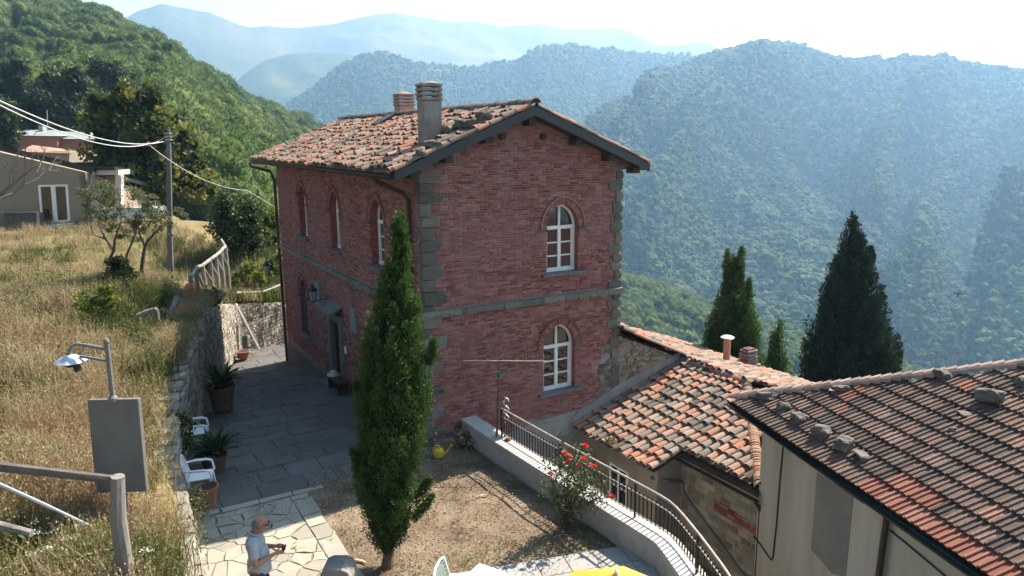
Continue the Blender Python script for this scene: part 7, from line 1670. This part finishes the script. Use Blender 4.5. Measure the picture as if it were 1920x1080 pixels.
# ================================================================== THE MAN
mx = atz(483, 968, 1.74); man = thing('person', 'bald man in a light grey polo shirt looking down at his hands', 'person', (mx[0]-.05, mx[1], 0), math.atan2(RT[1]*.97+FW[1]*.18, RT[0]*.97+FW[0]*.18))
SKIN = pm('skin', [(0, (.34, .17, .115)), (1, (.42, .22, .15))], 9, rough=.55, spec=.35, space='object')
def blob(mb, c, r, R=None, n_=12):
    c = Vector(c); k = len(mb.v)
    for i in range(n_+1):
        ph_ = math.pi*i/n_
        for j in range(n_*2):
            th = math.pi*j/n_; p = Vector((r[0]*math.sin(ph_)*math.cos(th), r[1]*math.sin(ph_)*math.sin(th), r[2]*math.cos(ph_)))
            if R is not None: p = R @ p
            mb.v.append(tuple(p+c))
    for i in range(n_):
        for j in range(n_*2): mb.f.append((k+i*n_*2+j, k+(i+1)*n_*2+j, k+(i+1)*n_*2+(j+1) % (n_*2), k+i*n_*2+(j+1) % (n_*2)))
def merged(mb, name, mat, vox, it_, parent):
    o = mb.build(name, mat, parent, local=True, smooth=True); rm = o.modifiers.new('remesh', 'REMESH'); rm.mode = 'VOXEL'; rm.voxel_size = vox; rm.use_smooth_shade = True
    sm = o.modifiers.new('smooth', 'SMOOTH'); sm.iterations = it_; sm.factor = .5; return o
b = MB(); tilt = Matrix.Rotation(RAD(38), 3, 'Y'); hc = Vector((.075, 0, 1.615))
H = lambda x, y, z: tuple(hc+tilt @ Vector((x, y, z)))
blob(b, H(-.012, 0, .03), (.098, .077, .098), tilt); blob(b, H(.030, 0, -.045), (.066, .058, .078), tilt); blob(b, H(.052, 0, -.098), (.036, .036, .026), tilt)
blob(b, H(.076, 0, .018), (.022, .052, .014), tilt)                       # brow
b.tube([H(.082, 0, .008), H(.104, 0, -.022), H(.106, 0, -.036)], [.010, .015, .017], 8)   # nose
for y in (-.030, .030): blob(b, H(.076, y, -.004), (.011, .014, .010), tilt, 8)           # eyes
b.tube([H(.080, -.022, -.068), H(.090, 0, -.066), H(.080, .022, -.068)], .008, 6); b.tube([H(.076, -.018, -.082), H(.085, 0, -.082), H(.076, .018, -.082)], .009, 6)   # lips
for sg in (-1, 1): blob(b, H(-.008, .077*sg, -.012), (.020, .009, .032), tilt, 8)         # ears
b.tube([(-.02, 0, 1.44), (.01, 0, 1.52), H(-.02, 0, -.05)], [.068, .058, .060], 14)      # neck
blob(b, (-.01, 0, 1.34), (.115, .165, .14)); blob(b, (.025, 0, 1.13), (.125, .15, .16)); blob(b, (0, 0, .95), (.11, .155, .13))
arm = {}
for sg in (-1, 1):
    sh_, el_, wr = Vector((-.015, .195*sg, 1.42)), Vector((.015, .255*sg, 1.13)), Vector((.255, .085*sg, 1.185 if sg < 0 else 1.205))
    b.tube([Vector((-.01, .10*sg, 1.40)), sh_-Vector((0, .02*sg, .02)), sh_.lerp(el_, .5), el_], [.06, .052, .048, .042], 12); b.tube([el_-Vector((.015, 0, 0)), el_.lerp(wr, .25), el_.lerp(wr, .7), wr], [.043, .044, .034, .028], 12)
    blob(b, wr+Vector((.042, -.012*sg, .004)), (.048, .020, .036), Matrix.Rotation(-.35*sg, 3, 'Z'), 8)
    for k, (dz, ln) in enumerate(((.030, .072), (.012, .080), (-.006, .074), (-.022, .058))):     # fingers curl round the device
        r0_ = wr+Vector((.078, -.018*sg, dz)); m1 = r0_+Vector((.030, -.004*sg, -.002)); m2 = m1+Vector((.016, -.026*sg, -.004)); m3 = m2+Vector((-.006, -.022*sg*(ln/.08), -.002)); b.tube([r0_-Vector((.015, 0, 0)), r0_, m1, m2, m3], [.010, .010, .0092, .0085, .007], 8)
    t0_ = wr+Vector((.028, -.018*sg, .030)); b.tube([t0_, t0_+Vector((.028, -.018*sg, .022)), t0_+Vector((.055, -.026*sg, .026))], [.013, .011, .008], 8)       # thumb on top
    b.tube([(0, .09*sg, .95), (.02, .10*sg, .72), (.03, .105*sg, .50), (.0, .11*sg, .30), (-.01, .11*sg, .08)], [.098, .082, .058, .056, .040], 14)
    b.tube([(-.06, .11*sg, .045), (.06, .12*sg, .045), (.16, .13*sg, .03)], [.038, .042, .028], 10)
merged(b, 'body', SKIN, .0062, 4, man)
sh = MB(); blob(sh, (-.012, 0, 1.335), (.138, .200, .150)); blob(sh, (.025, 0, 1.16), (.150, .180, .17)); blob(sh, (.012, 0, 1.0), (.142, .186, .12))
sh.tube([(-.018, 0, 1.40), (-.005, 0, 1.50)], [.105, .074], 16); sh.tube([(.02, 0, 1.08), (.015, 0, .90)], [.165, .172], 18)
for sg in (-1, 1): sh.tube([(-.01, .10*sg, 1.405), (-.018, .195*sg, 1.405), (.002, .243*sg, 1.22)], [.086, .082, .074], 14)
merged(sh, 'polo_shirt', pm('grey_cotton', [(0, (.36, .38, .41)), (1, (.44, .46, .49))], 12, rough=.95, space='object', bump=(14, .5, .02)), .010, 5, man)
co = MB(); co.tube([(-.05+.078*math.cos(t)+.045, .078*math.sin(t), 1.505-.018*math.cos(t)) for t in [math.pi*2*i/16+.3 for i in range(16)]], .016, 6); co.build('collar', MATS['grey_cotton'], man, local=True, smooth=True)
st = MB(); blob(st, (0, 0, .95), (.125, .172, .12))
for sg in (-1, 1): st.tube([(0, .09*sg, .93), (.02, .105*sg, .70), (.028, .11*sg, .48)], [.112, .108, .100], 14)
merged(st, 'shorts', pm('navy_cotton', [(0, (.03, .04, .06)), (1, (.05, .06, .085))], 9, rough=.9), .011, 4, man)
for sg in (-1, 1):
    mb = MB(); mb.tube([(-.075, .11*sg, .05), (.05, .12*sg, .05), (.175, .132*sg, .035)], [.048, .052, .036], 10); mb.build('shoe', DARKMETAL, man, local=True, smooth=True)
hr = MB()
for i in range(22):     # short grey fringe round the back and sides
    a = RAD(75+210*i/21); c = Vector((-.012+.094*math.cos(a), .079*math.sin(a), -.012+.012*math.sin(i*2.1))); blob(hr, tuple(hc+tilt @ c), (.016, .014, .032), tilt, 5)
hr.build('hair', pm('grey_hair', [(0, (.13, .12, .11)), (1, (.22, .21, .20))], 30, rough=.9), man, local=True, smooth=True)
gl = MB(); gl.tube([H(.035+.055*math.cos(t), .084*math.sin(t), .085-.03*(1-math.cos(t))) for t in [RAD(-105+210*i/14) for i in range(15)]], .006, 6)
for sg in (-1, 1): blob(gl, H(.088, .034*sg, .083), (.007, .029, .019), tilt, 6)
gl.build('sunglasses', pm('black_plastic', [(0, (.010, .010, .012))], rough=.25), man, local=True)
mb = MB(); mb.box((.375, 0, 1.212), (.055, .135, .022), Matrix.Rotation(RAD(-25), 3, 'Y')); dv = mb.build('controller', MATS['black_plastic']); tag(dv, 'small dark remote controller held in both hands by the man', 'controller'); dv.location = man.location; dv.rotation_euler = man.rotation_euler

# ================================================================== HAZE
mt = bpy.data.materials.new('haze'); mt.use_nodes = True
n = mt.node_tree.nodes; l = mt.node_tree.links; n.remove(n['Principled BSDF'])
pv = n.new('ShaderNodeVolumePrincipled'); pv.inputs['Color'].default_value = (.33, .60, .96, 1); pv.inputs['Absorption Color'].default_value = (1, 1, 1, 1)
pv.inputs['Density'].default_value = 3.1e-4; pv.inputs['Anisotropy'].default_value = .55
l.new(pv.outputs[0], n['Material Output'].inputs['Volume'])
hz = MB(); hz.box((CAM[0], CAM[1], (900-331)/2), (24000, 24000, 900+331))
o = hz.build('haze', mt, kind='stuff')
